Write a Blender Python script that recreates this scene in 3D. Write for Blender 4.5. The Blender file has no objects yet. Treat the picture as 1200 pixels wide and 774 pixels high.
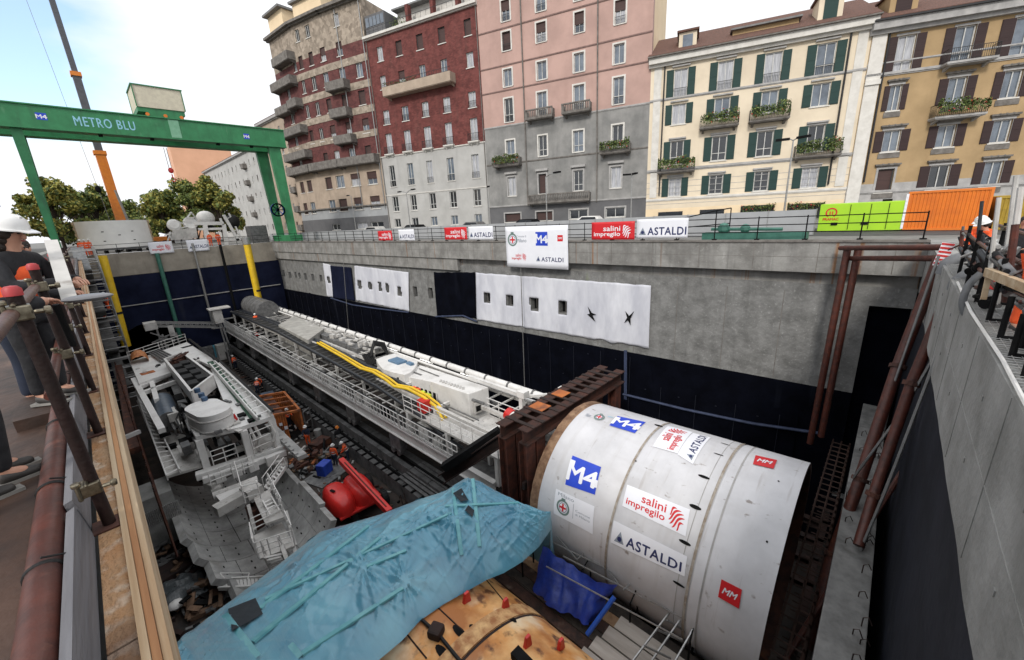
import bpy, bmesh, math, random
from mathutils import Vector, Matrix, noise
random.seed(7)
R_ = math.radians
sc = bpy.context.scene
COL = sc.collection
# ------------------------------------------------------------------ camera
YAW, PITCH, ROLL, FPX = .80384812, -.27757403, -.05367699, 467.0
CAM = Vector((0, 0, 1.8))
fw = Vector((math.sin(YAW)*math.cos(PITCH), math.cos(YAW)*math.cos(PITCH), math.sin(PITCH)))
rt0 = fw.cross(Vector((0, 0, 1))).normalized(); up0 = rt0.cross(fw)
rt = rt0*math.cos(ROLL) + up0*math.sin(ROLL)
up = -rt0*math.sin(ROLL) + up0*math.cos(ROLL)
cd = bpy.data.cameras.new('camera'); co = bpy.data.objects.new('camera', cd); COL.objects.link(co)
cd.sensor_width = 36; cd.lens = FPX/1200*36; cd.clip_end = 3000; cd.clip_start = .05
m = Matrix((rt, up, -fw)).transposed().to_4x4(); m.translation = CAM
co.matrix_world = m
sc.camera = co
# ------------------------------------------------------------------ world: overcast with one blue gap
SUN_EL, SUN_AZ = R_(36), R_(-113)      # azimuth from +y towards +x
wd = bpy.data.worlds.new('World'); sc.world = wd; wd.use_nodes = True
nt = wd.node_tree; nt.nodes.clear()
N = nt.nodes.new; Lk = nt.links.new
out = N('ShaderNodeOutputWorld'); bg = N('ShaderNodeBackground'); sky = N('ShaderNodeTexSky')
sky.sky_type = 'NISHITA'; sky.sun_disc = False; sky.sun_elevation = SUN_EL; sky.sun_rotation = SUN_AZ
sky.air_density = 1.3; sky.dust_density = .6
tc = N('ShaderNodeTexCoord'); mp = N('ShaderNodeMapping'); mp.inputs['Scale'].default_value = (1, 1, 2.6)
nz = N('ShaderNodeTexNoise'); nz.inputs['Scale'].default_value = 1.7; nz.inputs['Detail'].default_value = 6; nz.inputs['Roughness'].default_value = .55
Lk(tc.outputs['Generated'], mp.inputs['Vector']); Lk(mp.outputs['Vector'], nz.inputs['Vector'])
# blue gap in the clouds: around one direction of the sky
gapd = (fw*FPX + rt*(-640) + up*(400)).normalized()
dot = N('ShaderNodeVectorMath'); dot.operation = 'DOT_PRODUCT'; dot.inputs[1].default_value = gapd
nrm = N('ShaderNodeVectorMath'); nrm.operation = 'NORMALIZE'
Lk(tc.outputs['Generated'], nrm.inputs[0]); Lk(nrm.outputs[0], dot.inputs[0])
gr = N('ShaderNodeMapRange'); gr.inputs[1].default_value = .962; gr.inputs[2].default_value = 1.0; gr.inputs[3].default_value = 0; gr.inputs[4].default_value = .5
Lk(dot.outputs['Value'], gr.inputs[0])
sub = N('ShaderNodeMath'); sub.operation = 'ADD'; Lk(nz.outputs['Fac'], sub.inputs[0]); Lk(gr.outputs[0], sub.inputs[1])
ramp = N('ShaderNodeMapRange'); ramp.inputs[1].default_value = .80; ramp.inputs[2].default_value = 1.02; ramp.inputs[3].default_value = 1; ramp.inputs[4].default_value = .12
Lk(sub.outputs[0], ramp.inputs[0])
mix = N('ShaderNodeMix'); mix.data_type = 'RGBA'
skb = N('ShaderNodeVectorMath'); skb.operation = 'MULTIPLY'; skb.inputs[1].default_value = (2.0, 2.1, 2.2); Lk(sky.outputs[0], skb.inputs[0])
Lk(ramp.outputs[0], mix.inputs[0]); Lk(skb.outputs[0], mix.inputs[6]); 
sz = N('ShaderNodeSeparateXYZ'); Lk(nrm.outputs[0], sz.inputs[0])
cz = N('ShaderNodeMapRange'); cz.interpolation_type = 'SMOOTHSTEP'; cz.inputs[1].default_value = .12; cz.inputs[2].default_value = .9; cz.inputs[3].default_value = 9.0; cz.inputs[4].default_value = 11.0
Lk(sz.outputs['Z'], cz.inputs[0]); cc_ = N('ShaderNodeVectorMath'); cc_.operation = 'SCALE'; cc_.inputs[0].default_value = (.985, 1.0, 1.03); Lk(cz.outputs[0], cc_.inputs['Scale'])
Lk(cc_.outputs[0], mix.inputs[7])
Lk(mix.outputs[2], bg.inputs['Color']); bg.inputs['Strength'].default_value = .115
Lk(bg.outputs[0], out.inputs[0])
sl = bpy.data.lights.new('sun', 'SUN'); sl.energy = 2.0; sl.angle = R_(11); sl.color = (1, .95, .88)
so = bpy.data.objects.new('sun', sl); COL.objects.link(so)
sd = Vector((math.sin(SUN_AZ)*math.cos(SUN_EL), math.cos(SUN_AZ)*math.cos(SUN_EL), math.sin(SUN_EL)))
so.rotation_euler = sd.to_track_quat('Z', 'Y').to_euler(); so.location = (0, 0, 60)
sc.view_settings.view_transform = 'Standard'; sc.view_settings.look = 'None'
sc.view_settings.exposure = 0.1; sc.view_settings.gamma = 1
sc.render.engine = 'CYCLES'; sc.cycles.max_bounces = 5; sc.cycles.diffuse_bounces = 3

# ------------------------------------------------------------------ helpers
def ray(x, y): return (fw*FPX + rt*(x-600) - up*(y-387)).normalized()
AX = {'x': 0, 'y': 1, 'z': 2}
def W(x, y, ax, v):
    d = ray(x, y); i = AX[ax]; return CAM + d*((v-CAM[i])/d[i])
def V(*a): return Vector(a)

def nmat(name, c1, c2=None, rough=.7, metal=0, scale=3., detail=6, bump=0., bscale=None, streak=None, stretch=(1, 1, 1), lo=.35, hi=.65, spec=.5, emit=0, alpha=None):
    """procedural material: two colours mixed by noise, optional vertical stain streaks and bump"""
    mt = bpy.data.materials.new(name); mt.use_nodes = True; t = mt.node_tree; b = t.nodes['Principled BSDF']
    b.inputs['Roughness'].default_value = rough; b.inputs['Metallic'].default_value = metal
    b.inputs['Specular IOR Level'].default_value = spec
    c1 = tuple(c1)+(1,); c2 = (tuple(c2)+(1,)) if c2 else tuple(min(1, k*.72) for k in c1[:3])+(1,)
    g = t.nodes.new('ShaderNodeNewGeometry'); mp = t.nodes.new('ShaderNodeMapping'); mp.inputs['Scale'].default_value = stretch
    t.links.new(g.outputs['Position'], mp.inputs['Vector'])
    n = t.nodes.new('ShaderNodeTexNoise'); n.inputs['Scale'].default_value = scale; n.inputs['Detail'].default_value = detail; n.inputs['Roughness'].default_value = .62
    t.links.new(mp.outputs[0], n.inputs['Vector'])
    r = t.nodes.new('ShaderNodeMapRange'); r.inputs[1].default_value = lo; r.inputs[2].default_value = hi
    t.links.new(n.outputs['Fac'], r.inputs[0])
    x = t.nodes.new('ShaderNodeMix'); x.data_type = 'RGBA'; x.inputs[6].default_value = c1; x.inputs[7].default_value = c2
    t.links.new(r.outputs[0], x.inputs[0]); last = x.outputs[2]
    for s in (streak or []):
        # s = (colour, scale xyz, threshold low, high, strength)
        m2 = t.nodes.new('ShaderNodeMapping'); m2.inputs['Scale'].default_value = s[1]; m2.inputs['Location'].default_value = (len(name)*1.7, 3.1, s[2]*9)
        t.links.new(g.outputs['Position'], m2.inputs['Vector'])
        n2 = t.nodes.new('ShaderNodeTexNoise'); n2.inputs['Scale'].default_value = 1; n2.inputs['Detail'].default_value = 5
        t.links.new(m2.outputs[0], n2.inputs['Vector'])
        r2 = t.nodes.new('ShaderNodeMapRange'); r2.inputs[1].default_value = s[2]; r2.inputs[2].default_value = s[3]; r2.inputs[4].default_value = s[4]
        t.links.new(n2.outputs['Fac'], r2.inputs[0])
        x2 = t.nodes.new('ShaderNodeMix'); x2.data_type = 'RGBA'; x2.inputs[7].default_value = tuple(s[0])+(1,)
        t.links.new(r2.outputs[0], x2.inputs[0]); t.links.new(last, x2.inputs[6]); last = x2.outputs[2]
    t.links.new(last, b.inputs['Base Color'])
    # roughness variation
    rr = t.nodes.new('ShaderNodeMapRange'); rr.inputs[3].default_value = max(0.02, rough-.1); rr.inputs[4].default_value = min(1, rough+.12)
    t.links.new(n.outputs['Fac'], rr.inputs[0]); t.links.new(rr.outputs[0], b.inputs['Roughness'])
    if bump:
        n3 = t.nodes.new('ShaderNodeTexNoise'); n3.inputs['Scale'].default_value = bscale or scale*4; n3.inputs['Detail'].default_value = 5
        t.links.new(mp.outputs[0], n3.inputs['Vector'])
        bp = t.nodes.new('ShaderNodeBump'); bp.inputs['Strength'].default_value = bump; bp.inputs['Distance'].default_value = .05
        t.links.new(n3.outputs['Fac'], bp.inputs['Height']); t.links.new(bp.outputs[0], b.inputs['Normal'])
    if emit:
        b.inputs['Emission Color'].default_value = c1; b.inputs['Emission Strength'].default_value = emit
    return mt

def brick_mat(name, c1, c2, mortar, sc_=3.2):
    mt = nmat(name, c1, c2, .85, scale=1.2, streak=[((.12, .06, .05), (1.5, 1.5, .25), .52, .75, .45)])
    t = mt.node_tree; b = t.nodes['Principled BSDF']; src = b.inputs['Base Color'].links[0].from_socket
    g = t.nodes.new('ShaderNodeNewGeometry'); sp = t.nodes.new('ShaderNodeSeparateXYZ'); cb = t.nodes.new('ShaderNodeCombineXYZ')
    t.links.new(g.outputs['Position'], sp.inputs[0]); t.links.new(sp.outputs['Y'], cb.inputs[0]); t.links.new(sp.outputs['Z'], cb.inputs[1])
    br = t.nodes.new('ShaderNodeTexBrick'); br.inputs['Scale'].default_value = sc_; br.inputs['Mortar Size'].default_value = .02
    br.inputs['Color1'].default_value = (1, 1, 1, 1); br.inputs['Color2'].default_value = (.62, .6, .6, 1); br.inputs['Mortar'].default_value = tuple(mortar)+(1,)
    t.links.new(cb.outputs[0], br.inputs['Vector'])
    x = t.nodes.new('ShaderNodeMix'); x.data_type = 'RGBA'; x.blend_type = 'MULTIPLY'; x.inputs[0].default_value = .9
    t.links.new(src, x.inputs[6]); t.links.new(br.outputs['Color'], x.inputs[7]); t.links.new(x.outputs[2], b.inputs['Base Color'])
    return mt

def stone_mat(name, c1, c2, dark, sc_=2.2):
    mt = nmat(name, c1, c2, .9, scale=1.6)
    t = mt.node_tree; b = t.nodes['Principled BSDF']; src = b.inputs['Base Color'].links[0].from_socket
    g = t.nodes.new('ShaderNodeNewGeometry'); v = t.nodes.new('ShaderNodeTexVoronoi'); v.inputs['Scale'].default_value = sc_
    t.links.new(g.outputs['Position'], v.inputs['Vector'])
    x = t.nodes.new('ShaderNodeMix'); x.data_type = 'RGBA'; x.inputs[7].default_value = tuple(dark)+(1,)
    r = t.nodes.new('ShaderNodeMapRange'); r.inputs[1].default_value = .3; r.inputs[2].default_value = .8; r.inputs[4].default_value = .7
    t.links.new(v.outputs['Color'], r.inputs[0]); t.links.new(r.outputs[0], x.inputs[0]); t.links.new(src, x.inputs[6]); t.links.new(x.outputs[2], b.inputs['Base Color'])
    return mt

SPLIT = set('cross_bar pipe_run sleeper weld_line foot_post valve_pipe deck_machinery inner_machinery machinery valve_piece mesh_panel rebar_row hoses arm window_rail rust_stain timber_batten opening column portal_post walkway_post window_post lime_bag orange_jacket work_lamp brick_pier wheel tank_band cross_plate orange_plate pipe_support junction_box hose clamp deck_board grey_plank drum bag black_pipe steel_bars shop_window floodlight downpipe standard support_blocks lug flange block latch rail window_rails veranda_glazing leg bogie main_girder end_beam lifting_slot membrane_strap roof_fittings roof_beam inclined_beam motor stair_flight stiffener beam_grid boom_collar roof_rib head_box drive_beam sill_beam wheel_bogie roof_slope panel bar_row tunnel_bore upper_frame main_beam cabinet_row paper_notice red_stripe erector_arm crate strut latch exhaust marking panel_gap door_gate post rustication stone_band side_windows eyes eyebrows reflective_band wire_tie cable end_frame column_base tube_rail base hook_line floor_grating lifting_lug steelwork ledge duct_ring hose_bundle window_hood support silo_band weld_seam step_ring joint_ring cutting_edge'.split())
class MB:
    def __init__(s): s.v = []; s.f = []; s.mi = []; s.m = 0
    def add(s, vs, fs):
        o = len(s.v); s.v += [Vector(v) for v in vs]
        for f in fs: s.f.append([i+o for i in f]); s.mi.append(s.m)
        return s
    def hexa(s, p):   # 8 points: bottom 0-3 ccw, top 4-7
        return s.add(p, [(3, 2, 1, 0), (4, 5, 6, 7), (0, 1, 5, 4), (1, 2, 6, 5), (2, 3, 7, 6), (3, 0, 4, 7)])
    def box(s, a, b):
        x0, y0, z0 = a; x1, y1, z1 = b
        return s.hexa([(x0, y0, z0), (x1, y0, z0), (x1, y1, z0), (x0, y1, z0), (x0, y0, z1), (x1, y0, z1), (x1, y1, z1), (x0, y1, z1)])
    def cbox(s, c, sz, rz=0):
        c = Vector(c); a, b, d = [k/2 for k in sz]; M = Matrix.Rotation(rz, 3, 'Z')
        return s.hexa([c+M@Vector(q) for q in ((-a, -b, -d), (a, -b, -d), (a, b, -d), (-a, b, -d), (-a, -b, d), (a, -b, d), (a, b, d), (-a, b, d))])
    def beam(s, p, q, w, h=None, upv=(0, 0, 1)):
        p, q = Vector(p), Vector(q); d = (q-p).normalized(); h = h or w
        u = Vector(upv)
        if abs(d.dot(u)) > .97: u = Vector((1, 0, 0)) if abs(d.x) < .9 else Vector((0, 1, 0))
        sd_ = d.cross(u).normalized(); u = sd_.cross(d)
        a = sd_*w/2; b = u*h/2
        return s.hexa([p-a-b, p+a-b, q+a-b, q-a-b, p-a+b, p+a+b, q+a+b, q-a+b])
    def ibeam(s, p, q, w, h, t=.03, upv=(0, 0, 1)):
        p, q = Vector(p), Vector(q); d = (q-p).normalized(); u = Vector(upv)
        if abs(d.dot(u)) > .97: u = Vector((1, 0, 0))
        sd_ = d.cross(u).normalized(); u = sd_.cross(d)
        s.beam(p+u*(h/2-t/2), q+u*(h/2-t/2), w, t, upv); s.beam(p-u*(h/2-t/2), q-u*(h/2-t/2), w, t, upv); s.beam(p, q, t, h-2*t-.002, upv)
        return s
    def tube(s, p, q, r, n=8, r2=None, caps=True):
        return s.path([p, q], [r, r if r2 is None else r2], n, caps)
    def path(s, pts, r, n=8, caps=True):
        pts = [Vector(p) for p in pts]; k = len(pts)
        if not isinstance(r, (list, tuple)): r = [r]*k
        o = len(s.v); prev = None
        for i, p in enumerate(pts):
            d = (pts[min(i+1, k-1)]-pts[max(i-1, 0)]).normalized()
            if prev is None:
                u = Vector((0, 0, 1)) if abs(d.z) < .9 else Vector((1, 0, 0)); a = d.cross(u).normalized()
            else:
                a = (prev-d*prev.dot(d)).normalized()
            prev = a; b = d.cross(a)
            for j in range(n):
                t = 2*math.pi*j/n; s.v.append(p+(a*math.cos(t)+b*math.sin(t))*r[i])
        for i in range(k-1):
            for j in range(n):
                s.f.append([o+i*n+j, o+i*n+(j+1) % n, o+(i+1)*n+(j+1) % n, o+(i+1)*n+j]); s.mi.append(s.m)
        if caps:
            s.f.append([o+j for j in range(n)][::-1]); s.mi.append(s.m); s.f.append([o+(k-1)*n+j for j in range(n)]); s.mi.append(s.m)
        return s
    def lathe(s, prof, c, n=20, axis=(0, 0, 1)):
        c = Vector(c); ax = Vector(axis).normalized(); u = Vector((1, 0, 0)) if abs(ax.x) < .9 else Vector((0, 1, 0))
        a = ax.cross(u).normalized(); b = ax.cross(a); o = len(s.v)
        for r, h in prof:
            for j in range(n):
                t = 2*math.pi*j/n; s.v.append(c+ax*h+(a*math.cos(t)+b*math.sin(t))*r)
        for i in range(len(prof)-1):
            for j in range(n):
                s.f.append([o+i*n+j, o+i*n+(j+1) % n, o+(i+1)*n+(j+1) % n, o+(i+1)*n+j]); s.mi.append(s.m)
        return s
    def grid(s, fn, nu, nv):
        o = len(s.v)
        for j in range(nv+1):
            for i in range(nu+1): s.v.append(Vector(fn(i/nu, j/nv)))
        for j in range(nv):
            for i in range(nu):
                a = o+j*(nu+1)+i; s.f.append([a, a+1, a+nu+2, a+nu+1]); s.mi.append(s.m)
        return s
    def ball(s, c, r, n=8, k=5, sq=(1, 1, 1)):
        c = Vector(c); o = len(s.v)
        for i in range(k+1):
            ph = math.pi*i/k
            for j in range(n):
                t = 2*math.pi*j/n; s.v.append(c+Vector((math.sin(ph)*math.cos(t)*sq[0], math.sin(ph)*math.sin(t)*sq[1], math.cos(ph)*sq[2]))*r)
        for i in range(k):
            for j in range(n): s.f.append([o+i*n+j, o+(i+1)*n+j, o+(i+1)*n+(j+1) % n, o+i*n+(j+1) % n]); s.mi.append(s.m)
        return s
    def comps(s):
        par = list(range(len(s.v)))
        def fd(a):
            while par[a] != a: par[a] = par[par[a]]; a = par[a]
            return a
        for f in s.f:
            r0 = fd(f[0])
            for q in f[1:]: par[fd(q)] = r0
        g = {}
        for i, f in enumerate(s.f): g.setdefault(fd(f[0]), []).append(i)
        gs = []
        for fi in g.values():
            ps = [s.v[k] for i in fi for k in s.f[i]]; gs.append([[min(p[k] for p in ps)-.006 for k in range(3)], [max(p[k] for p in ps)+.006 for k in range(3)], fi])
        ch = True
        while ch and len(gs) < 1500:
            ch = False; i = 0
            while i < len(gs):
                j = i+1
                while j < len(gs):
                    a, b = gs[i], gs[j]
                    if all(a[0][k] <= b[1][k] and b[0][k] <= a[1][k] for k in range(3)):
                        gs[i] = [[min(a[0][k], b[0][k]) for k in range(3)], [max(a[1][k], b[1][k]) for k in range(3)], a[2]+b[2]]; gs.pop(j); ch = True
                    else: j += 1
                i += 1
        return [q[2] for q in gs]
    def build(s, name, mats, parent=None, smooth=False, local=False, bevel=0):
        if name in SPLIT and parent is not None:
            cs = s.comps()
            if 1 < len(cs) <= 100:
                o = None
                for fi in cs:
                    m2 = MB(); mp = {}
                    for i in fi:
                        nf = []
                        for k in s.f[i]:
                            if k not in mp: mp[k] = len(m2.v); m2.v.append(s.v[k])
                            nf.append(mp[k])
                        m2.f.append(nf); m2.mi.append(s.mi[i])
                    o = m2.build1(name, mats, parent, smooth, local, bevel)
                return o
        return s.build1(name, mats, parent, smooth, local, bevel)
    def build1(s, name, mats, parent=None, smooth=False, local=False, bevel=0):
        me = bpy.data.meshes.new(name)
        vs = s.v
        if parent is not None and not local:
            inv = WM(parent).inverted(); vs = [inv@v for v in s.v]
        me.from_pydata([tuple(v) for v in vs], [], s.f)
        if not isinstance(mats, (list, tuple)): mats = [mats]
        for q in mats: me.materials.append(q)
        if len(mats) > 1: me.polygons.foreach_set('material_index', s.mi)
        if smooth: me.polygons.foreach_set('use_smooth', [True]*len(me.polygons))
        me.update()
        o = bpy.data.objects.new(name, me); COL.objects.link(o)
        if parent is not None: o.parent = parent
        if bevel:
            bm = bmesh.new(); bm.from_mesh(me); bmesh.ops.remove_doubles(bm, verts=bm.verts, dist=.0005)
            bmesh.ops.bevel(bm, geom=[e for e in bm.edges if len(e.link_faces) == 2 and e.calc_face_angle(0) > .6], offset=bevel, segments=2, affect='EDGES', profile=.6)
            bm.to_mesh(me); bm.free()
        if smooth:
            try: me.set_sharp_from_angle(angle=R_(42))
            except Exception: pass
        return o
def WM(o):
    mt = Matrix.LocRotScale(o.location, o.rotation_euler, o.scale)
    return WM(o.parent)@mt if o.parent else mt
def thing(name, label, cat, loc=(0, 0, 0), rz=0, group=None, kind=None):
    o = bpy.data.objects.new(name, None); COL.objects.link(o); o.location = loc; o.rotation_euler = (0, 0, rz)
    o.empty_display_size = .2
    return tag(o, label, cat, group, kind)
def tag(o, label, cat, group=None, kind=None):
    if label: o['label'] = label
    if cat: o['category'] = cat
    if group: o['group'] = group
    if kind: o['kind'] = kind
    return o
def struct(name, mb, mt, label=None, smooth=False):
    o = mb.build(name, mt, smooth=smooth); o['kind'] = 'structure'; o['label'] = label or name.replace('_', ' '); o['category'] = name.replace('_', ' ')
    return o
def kids(o): return [c for c in bpy.data.objects if c.parent == o]
def copy_thing(o, loc, rz=None, label=None, parent=None):
    c = o.copy(); COL.objects.link(c); c.parent = parent
    if parent is None:
        c.location = loc
        if rz is not None: c.rotation_euler = (0, 0, rz)
        if label: c['label'] = label
    for ch in kids(o): copy_thing(ch, None, parent=c)
    return c

class Fr:
    """vertical plane frame: u along the ground direction, v = world z, off = towards the camera side"""
    def __init__(s, O, Q):
        s.O = Vector((O[0], O[1], 0)); s.U = (Vector((Q[0], Q[1], 0))-s.O); s.L = s.U.length; s.U.normalize()
        s.N = Vector((s.U.y, -s.U.x, 0))
        if s.N.dot(CAM-s.O) < 0: s.N = -s.N
    def hit(s, x, y):
        d = ray(x, y); t = (s.O-CAM).dot(s.N)/d.dot(s.N); p = CAM+d*t; return ((p-s.O).dot(s.U), p.z)
    def P(s, u, v, off=0): return s.O+s.U*u+Vector((0, 0, v))+s.N*off
    def box(s, mb, u0, u1, v0, v1, o0, o1):
        return mb.hexa([s.P(u0, v0, o0), s.P(u1, v0, o0), s.P(u1, v0, o1), s.P(u0, v0, o1), s.P(u0, v1, o0), s.P(u1, v1, o0), s.P(u1, v1, o1), s.P(u0, v1, o1)])
    def quad(s, mb, u0, u1, v0, v1, off):
        return mb.add([s.P(u0, v0, off), s.P(u1, v0, off), s.P(u1, v1, off), s.P(u0, v1, off)], [(0, 1, 2, 3)])
    def holed(s, mb, u0, u1, v0, v1, holes, depth, off=0, bottom=None, mfun=None):
        """sheet with rectangular openings and their reveals"""
        us = sorted({round(a, 3) for h in holes for a in (h[0], h[1])} | {u0, u1}); us = [a for a in us if u0 <= a <= u1]
        vs = sorted({round(a, 3) for h in holes for a in (h[2], h[3])} | {v0, v1} | ({b for b in (bottom or [])})); vs = [a for a in vs if v0 <= a <= v1]
        for j in range(len(vs)-1):
            vm = (vs[j]+vs[j+1])/2; run = None
            for i in range(len(us)):
                inside = True
                if i < len(us)-1:
                    um = (us[i]+us[i+1])/2; inside = any(h[0] < um < h[1] and h[2] < vm < h[3] for h in holes)
                if not inside and run is None: run = us[i]
                if inside and run is not None:
                    mb.m = mfun((run+us[i])/2, vm) if mfun else mb.m
                    s.quad(mb, run, us[i], vs[j], vs[j+1], off); run = None
        for h in holes:
            a, b, c, d = h[:4]
            if mfun: mb.m = mfun((a+b)/2, (c+d)/2)
            for q in (((a, c), (a, d)), ((b, d), (b, c)), ((a, d), (b, d)), ((b, c), (a, c))):
                mb.add([s.P(q[0][0], q[0][1], off), s.P(q[1][0], q[1][1], off), s.P(q[1][0], q[1][1], off-depth), s.P(q[0][0], q[0][1], off-depth)], [(0, 1, 2, 3)])
        return mb

# text and logo layouts: lists of (verts2d, faces, material slot)
def text2d(txt, size=1., bold=0., shear=0., align='LEFT', space=1.0):
    cu = bpy.data.curves.new('t', 'FONT'); cu.body = txt; cu.size = size; cu.offset = 0; cu.shear = shear; cu.align_x = align; cu.resolution_u = 3; cu.space_character = space
    ob = bpy.data.objects.new('t', cu); COL.objects.link(ob)
    bpy.context.view_layer.update()
    me = bpy.data.meshes.new_from_object(ob)
    vs = [(v.co.x, v.co.y) for v in me.vertices]; fs = [tuple(p.vertices) for p in me.polygons]
    bpy.data.objects.remove(ob); bpy.data.curves.remove(cu); bpy.data.meshes.remove(me)
    return vs, fs, bold
def fit(tx, x0, x1, y0, y1):
    vs, fs = tx[:2]; bd_ = tx[2] if len(tx) > 2 else 0; a = min(v[0] for v in vs); b = max(v[0] for v in vs); c = min(v[1] for v in vs); d = max(v[1] for v in vs)
    return [((x-a)/(b-a)*(x1-x0)+x0, (y-c)/(d-c)*(y1-y0)+y0) for x, y in vs], fs, bd_*(y1-y0)
def rect(x0, x1, y0, y1, n=1, k=1):
    vs = [(x0+(x1-x0)*i/n, y0+(y1-y0)*j/k) for j in range(k+1) for i in range(n+1)]
    return vs, [(j*(n+1)+i, j*(n+1)+i+1, (j+1)*(n+1)+i+1, (j+1)*(n+1)+i) for j in range(k) for i in range(n)]
def ring2(cx, cy, r0, r1, a0=0, a1=360, n=28, sy=1):
    vs = []; 
    for i in range(n+1):
        t = R_(a0+(a1-a0)*i/n)
        for r in (r0, r1): vs.append((cx+r*math.cos(t), cy+r*sy*math.sin(t)))
    return vs, [(2*i, 2*i+1, 2*i+3, 2*i+2) for i in range(n)]
# slots: 0 white 1 red 2 navy 3 blue 4 grey 5 green 6 pale blue
def L_m4(x0, x1, y0, y1):
    w = x1-x0; h = y1-y0
    return [(rect(x0, x1, y0, y1, 8, 8), 3, 0), (fit(text2d('M', bold=.04), x0+.0*w, x0+.52*w, y0+.2*h, y0+.74*h), 0, 1), (fit(text2d('4', bold=.04), x0+.55*w, x1, y0+.2*h, y0+.74*h), 0, 1),
            (rect(x0-.02*w, x0+.16*w, y0+.62*h, y0+.86*h), 0, 1), (rect(x1-.1*w, x1+.02*w, y0+.24*h, y0+.5*h), 0, 1)]
def L_astaldi(x0, x1, y0, y1):
    w = x1-x0; h = y1-y0; g = min(h*.9, w*.16)
    tri = ([(x0, y0), (x0+g, y0), (x0+.55*g, y0+g)], [(0, 1, 2)])
    drop = ring2(x0+.52*g, y0+.34*g, 0, .22*g, n=14)
    return [(tri, 4, 0), (drop, 2, 1), (fit(text2d('ASTALDI', bold=.03, space=1.1), x0+g*1.25, x1, y0, y0+.62*h), 2, 0)]
def L_stripes(cx, cy, r, c):
    o = []
    for i in range(5):
        # curved bars clipped by a circle
        vs = []; n = 10
        yb = (i-2)*.42*r; half = math.sqrt(max(0, r*r-(yb)**2))
        for k in range(n+1):
            t = -1+2*k/n; x = t*half; y = yb+.28*r*math.sin((t+.3)*2.2); th = .13*r*(1-.75*abs(t)**3)
            xr, yr = x*.8-y*.6, x*.6+y*.8
            ux, uy = -.6*th, .8*th
            vs += [(cx+xr-ux, cy+yr-uy), (cx+xr+ux, cy+yr+uy)]
        o.append(((vs, [(2*k, 2*k+1, 2*k+3, 2*k+2) for k in range(n)]), c, 0))
    return o
def L_salini(x0, x1, y0, y1, c=1):
    w = x1-x0; h = y1-y0; r = min(h*.46, w*.17)
    return [(fit(text2d('salini', bold=.02), x0+.26*w, x1-2.3*r, y0+.55*h, y1), c, 0), (fit(text2d('impregilo', bold=.02), x0, x1-2.3*r, y0, y0+.47*h), c, 0)] + L_stripes(x1-r, y0+h*.5, r, c)
def L_crest(cx, cy, r):
    o = [(ring2(cx, cy, .74*r, r, 0, 360), 5, 0), (ring2(cx, cy, 0, .55*r), 0, 0), (rect(cx-.13*r, cx+.13*r, cy-.5*r, cy+.5*r), 1, 1), (rect(cx-.5*r, cx+.5*r, cy-.13*r, cy+.13*r), 1, 2),
         (ring2(cx, cy, .55*r, .62*r), 2, 0), (rect(cx-.3*r, cx+.3*r, cy+.95*r, cy+1.2*r), 5, 3)]
    return o
def L_mm(x0, x1, y0, y1):
    w = x1-x0; h = y1-y0
    return [(rect(x0, x1, y0, y1, 8, 8), 1, 0), (fit(text2d('MM', bold=.035, shear=.3), x0+.14*w, x1-.14*w, y0+.34*h, y0+.66*h), 0, 1)]
def slice2(vs, fs, st=.1):
    bm = bmesh.new(); bv = [bm.verts.new((x, y, 0)) for x, y in vs]
    for f in fs:
        try: bm.faces.new([bv[i] for i in f])
        except ValueError: pass
    y0 = min(v[1] for v in vs); y1 = max(v[1] for v in vs); k = y0+st
    while k < y1:
        bmesh.ops.bisect_plane(bm, geom=bm.verts[:]+bm.edges[:]+bm.faces[:], plane_co=(0, k, 0), plane_no=(0, 1, 0)); k += st
    bm.verts.ensure_lookup_table(); bm.verts.index_update(); r = [(v.co.x, v.co.y) for v in bm.verts], [tuple(v.index for v in f.verts) for f in bm.faces]; bm.free(); return r
def lay(mb, items, fn, base=0.003, step=.003, cut=0):
    """fn(x,y,off)->3d point"""
    for geo, slot, lv in items:
        vs, fs = geo[:2]; bd_ = geo[2] if len(geo) > 2 else 0
        if cut: vs, fs = slice2(vs, fs, cut)
        mb.m = slot
        for k, (sx, sy) in enumerate([(0, 0)]+([(bd_, 0), (-bd_, 0), (0, bd_), (0, -bd_)] if bd_ else [])): mb.add([fn(x+sx, y+sy, base+step*lv+.0006*k) for x, y in vs], fs)
    return mb

# ------------------------------------------------------------------ materials
M = {}
M['conc'] = nmat('concrete', (.30, .295, .28), (.17, .165, .155), .9, scale=.9, bump=.35, bscale=9,
                 streak=[((.13, .125, .12), (1.6, 1.6, .12), .52, .72, .55), ((.27, .12, .04), (2.6, 2.6, .02), .63, .72, .75), ((.16, .09, .05), (2.6, 2.6, .05), .64, .72, .7), ((.10, .10, .095), (5, 5, .15), .60, .74, .5), ((.5, .5, .48), (6, 6, 5), .62, .8, .4)])
M['conc_rough'] = nmat('rough concrete', (.235, .235, .23), (.14, .14, .136), .95, scale=1.5, bump=.9, bscale=5,
                 streak=[((.1, .1, .095), (3, 3, .3), .55, .75, .5), ((.42, .42, .41), (9, 9, 9), .6, .75, .5), ((.16, .2, .08), (.7, .7, .35), .68, .78, .6)])
M['conc_light'] = nmat('pale concrete', (.30, .30, .29), (.19, .19, .18), .9, scale=1.2, bump=.3, bscale=12, streak=[((.2, .2, .19), (1, 1, .2), .55, .8, .5)])
M['conc_dark'] = nmat('damp concrete', (.09, .09, .086), (.04, .04, .04), .8, scale=1.4, bump=.4)
M['navy'] = nmat('navy membrane', (.0028, .0036, .008), (.0012, .0015, .0035), .85, spec=.06, scale=.8, bump=.25, bscale=2.5, streak=[((.03, .035, .05), (.8, .8, .1), .62, .8, .5)])
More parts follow.
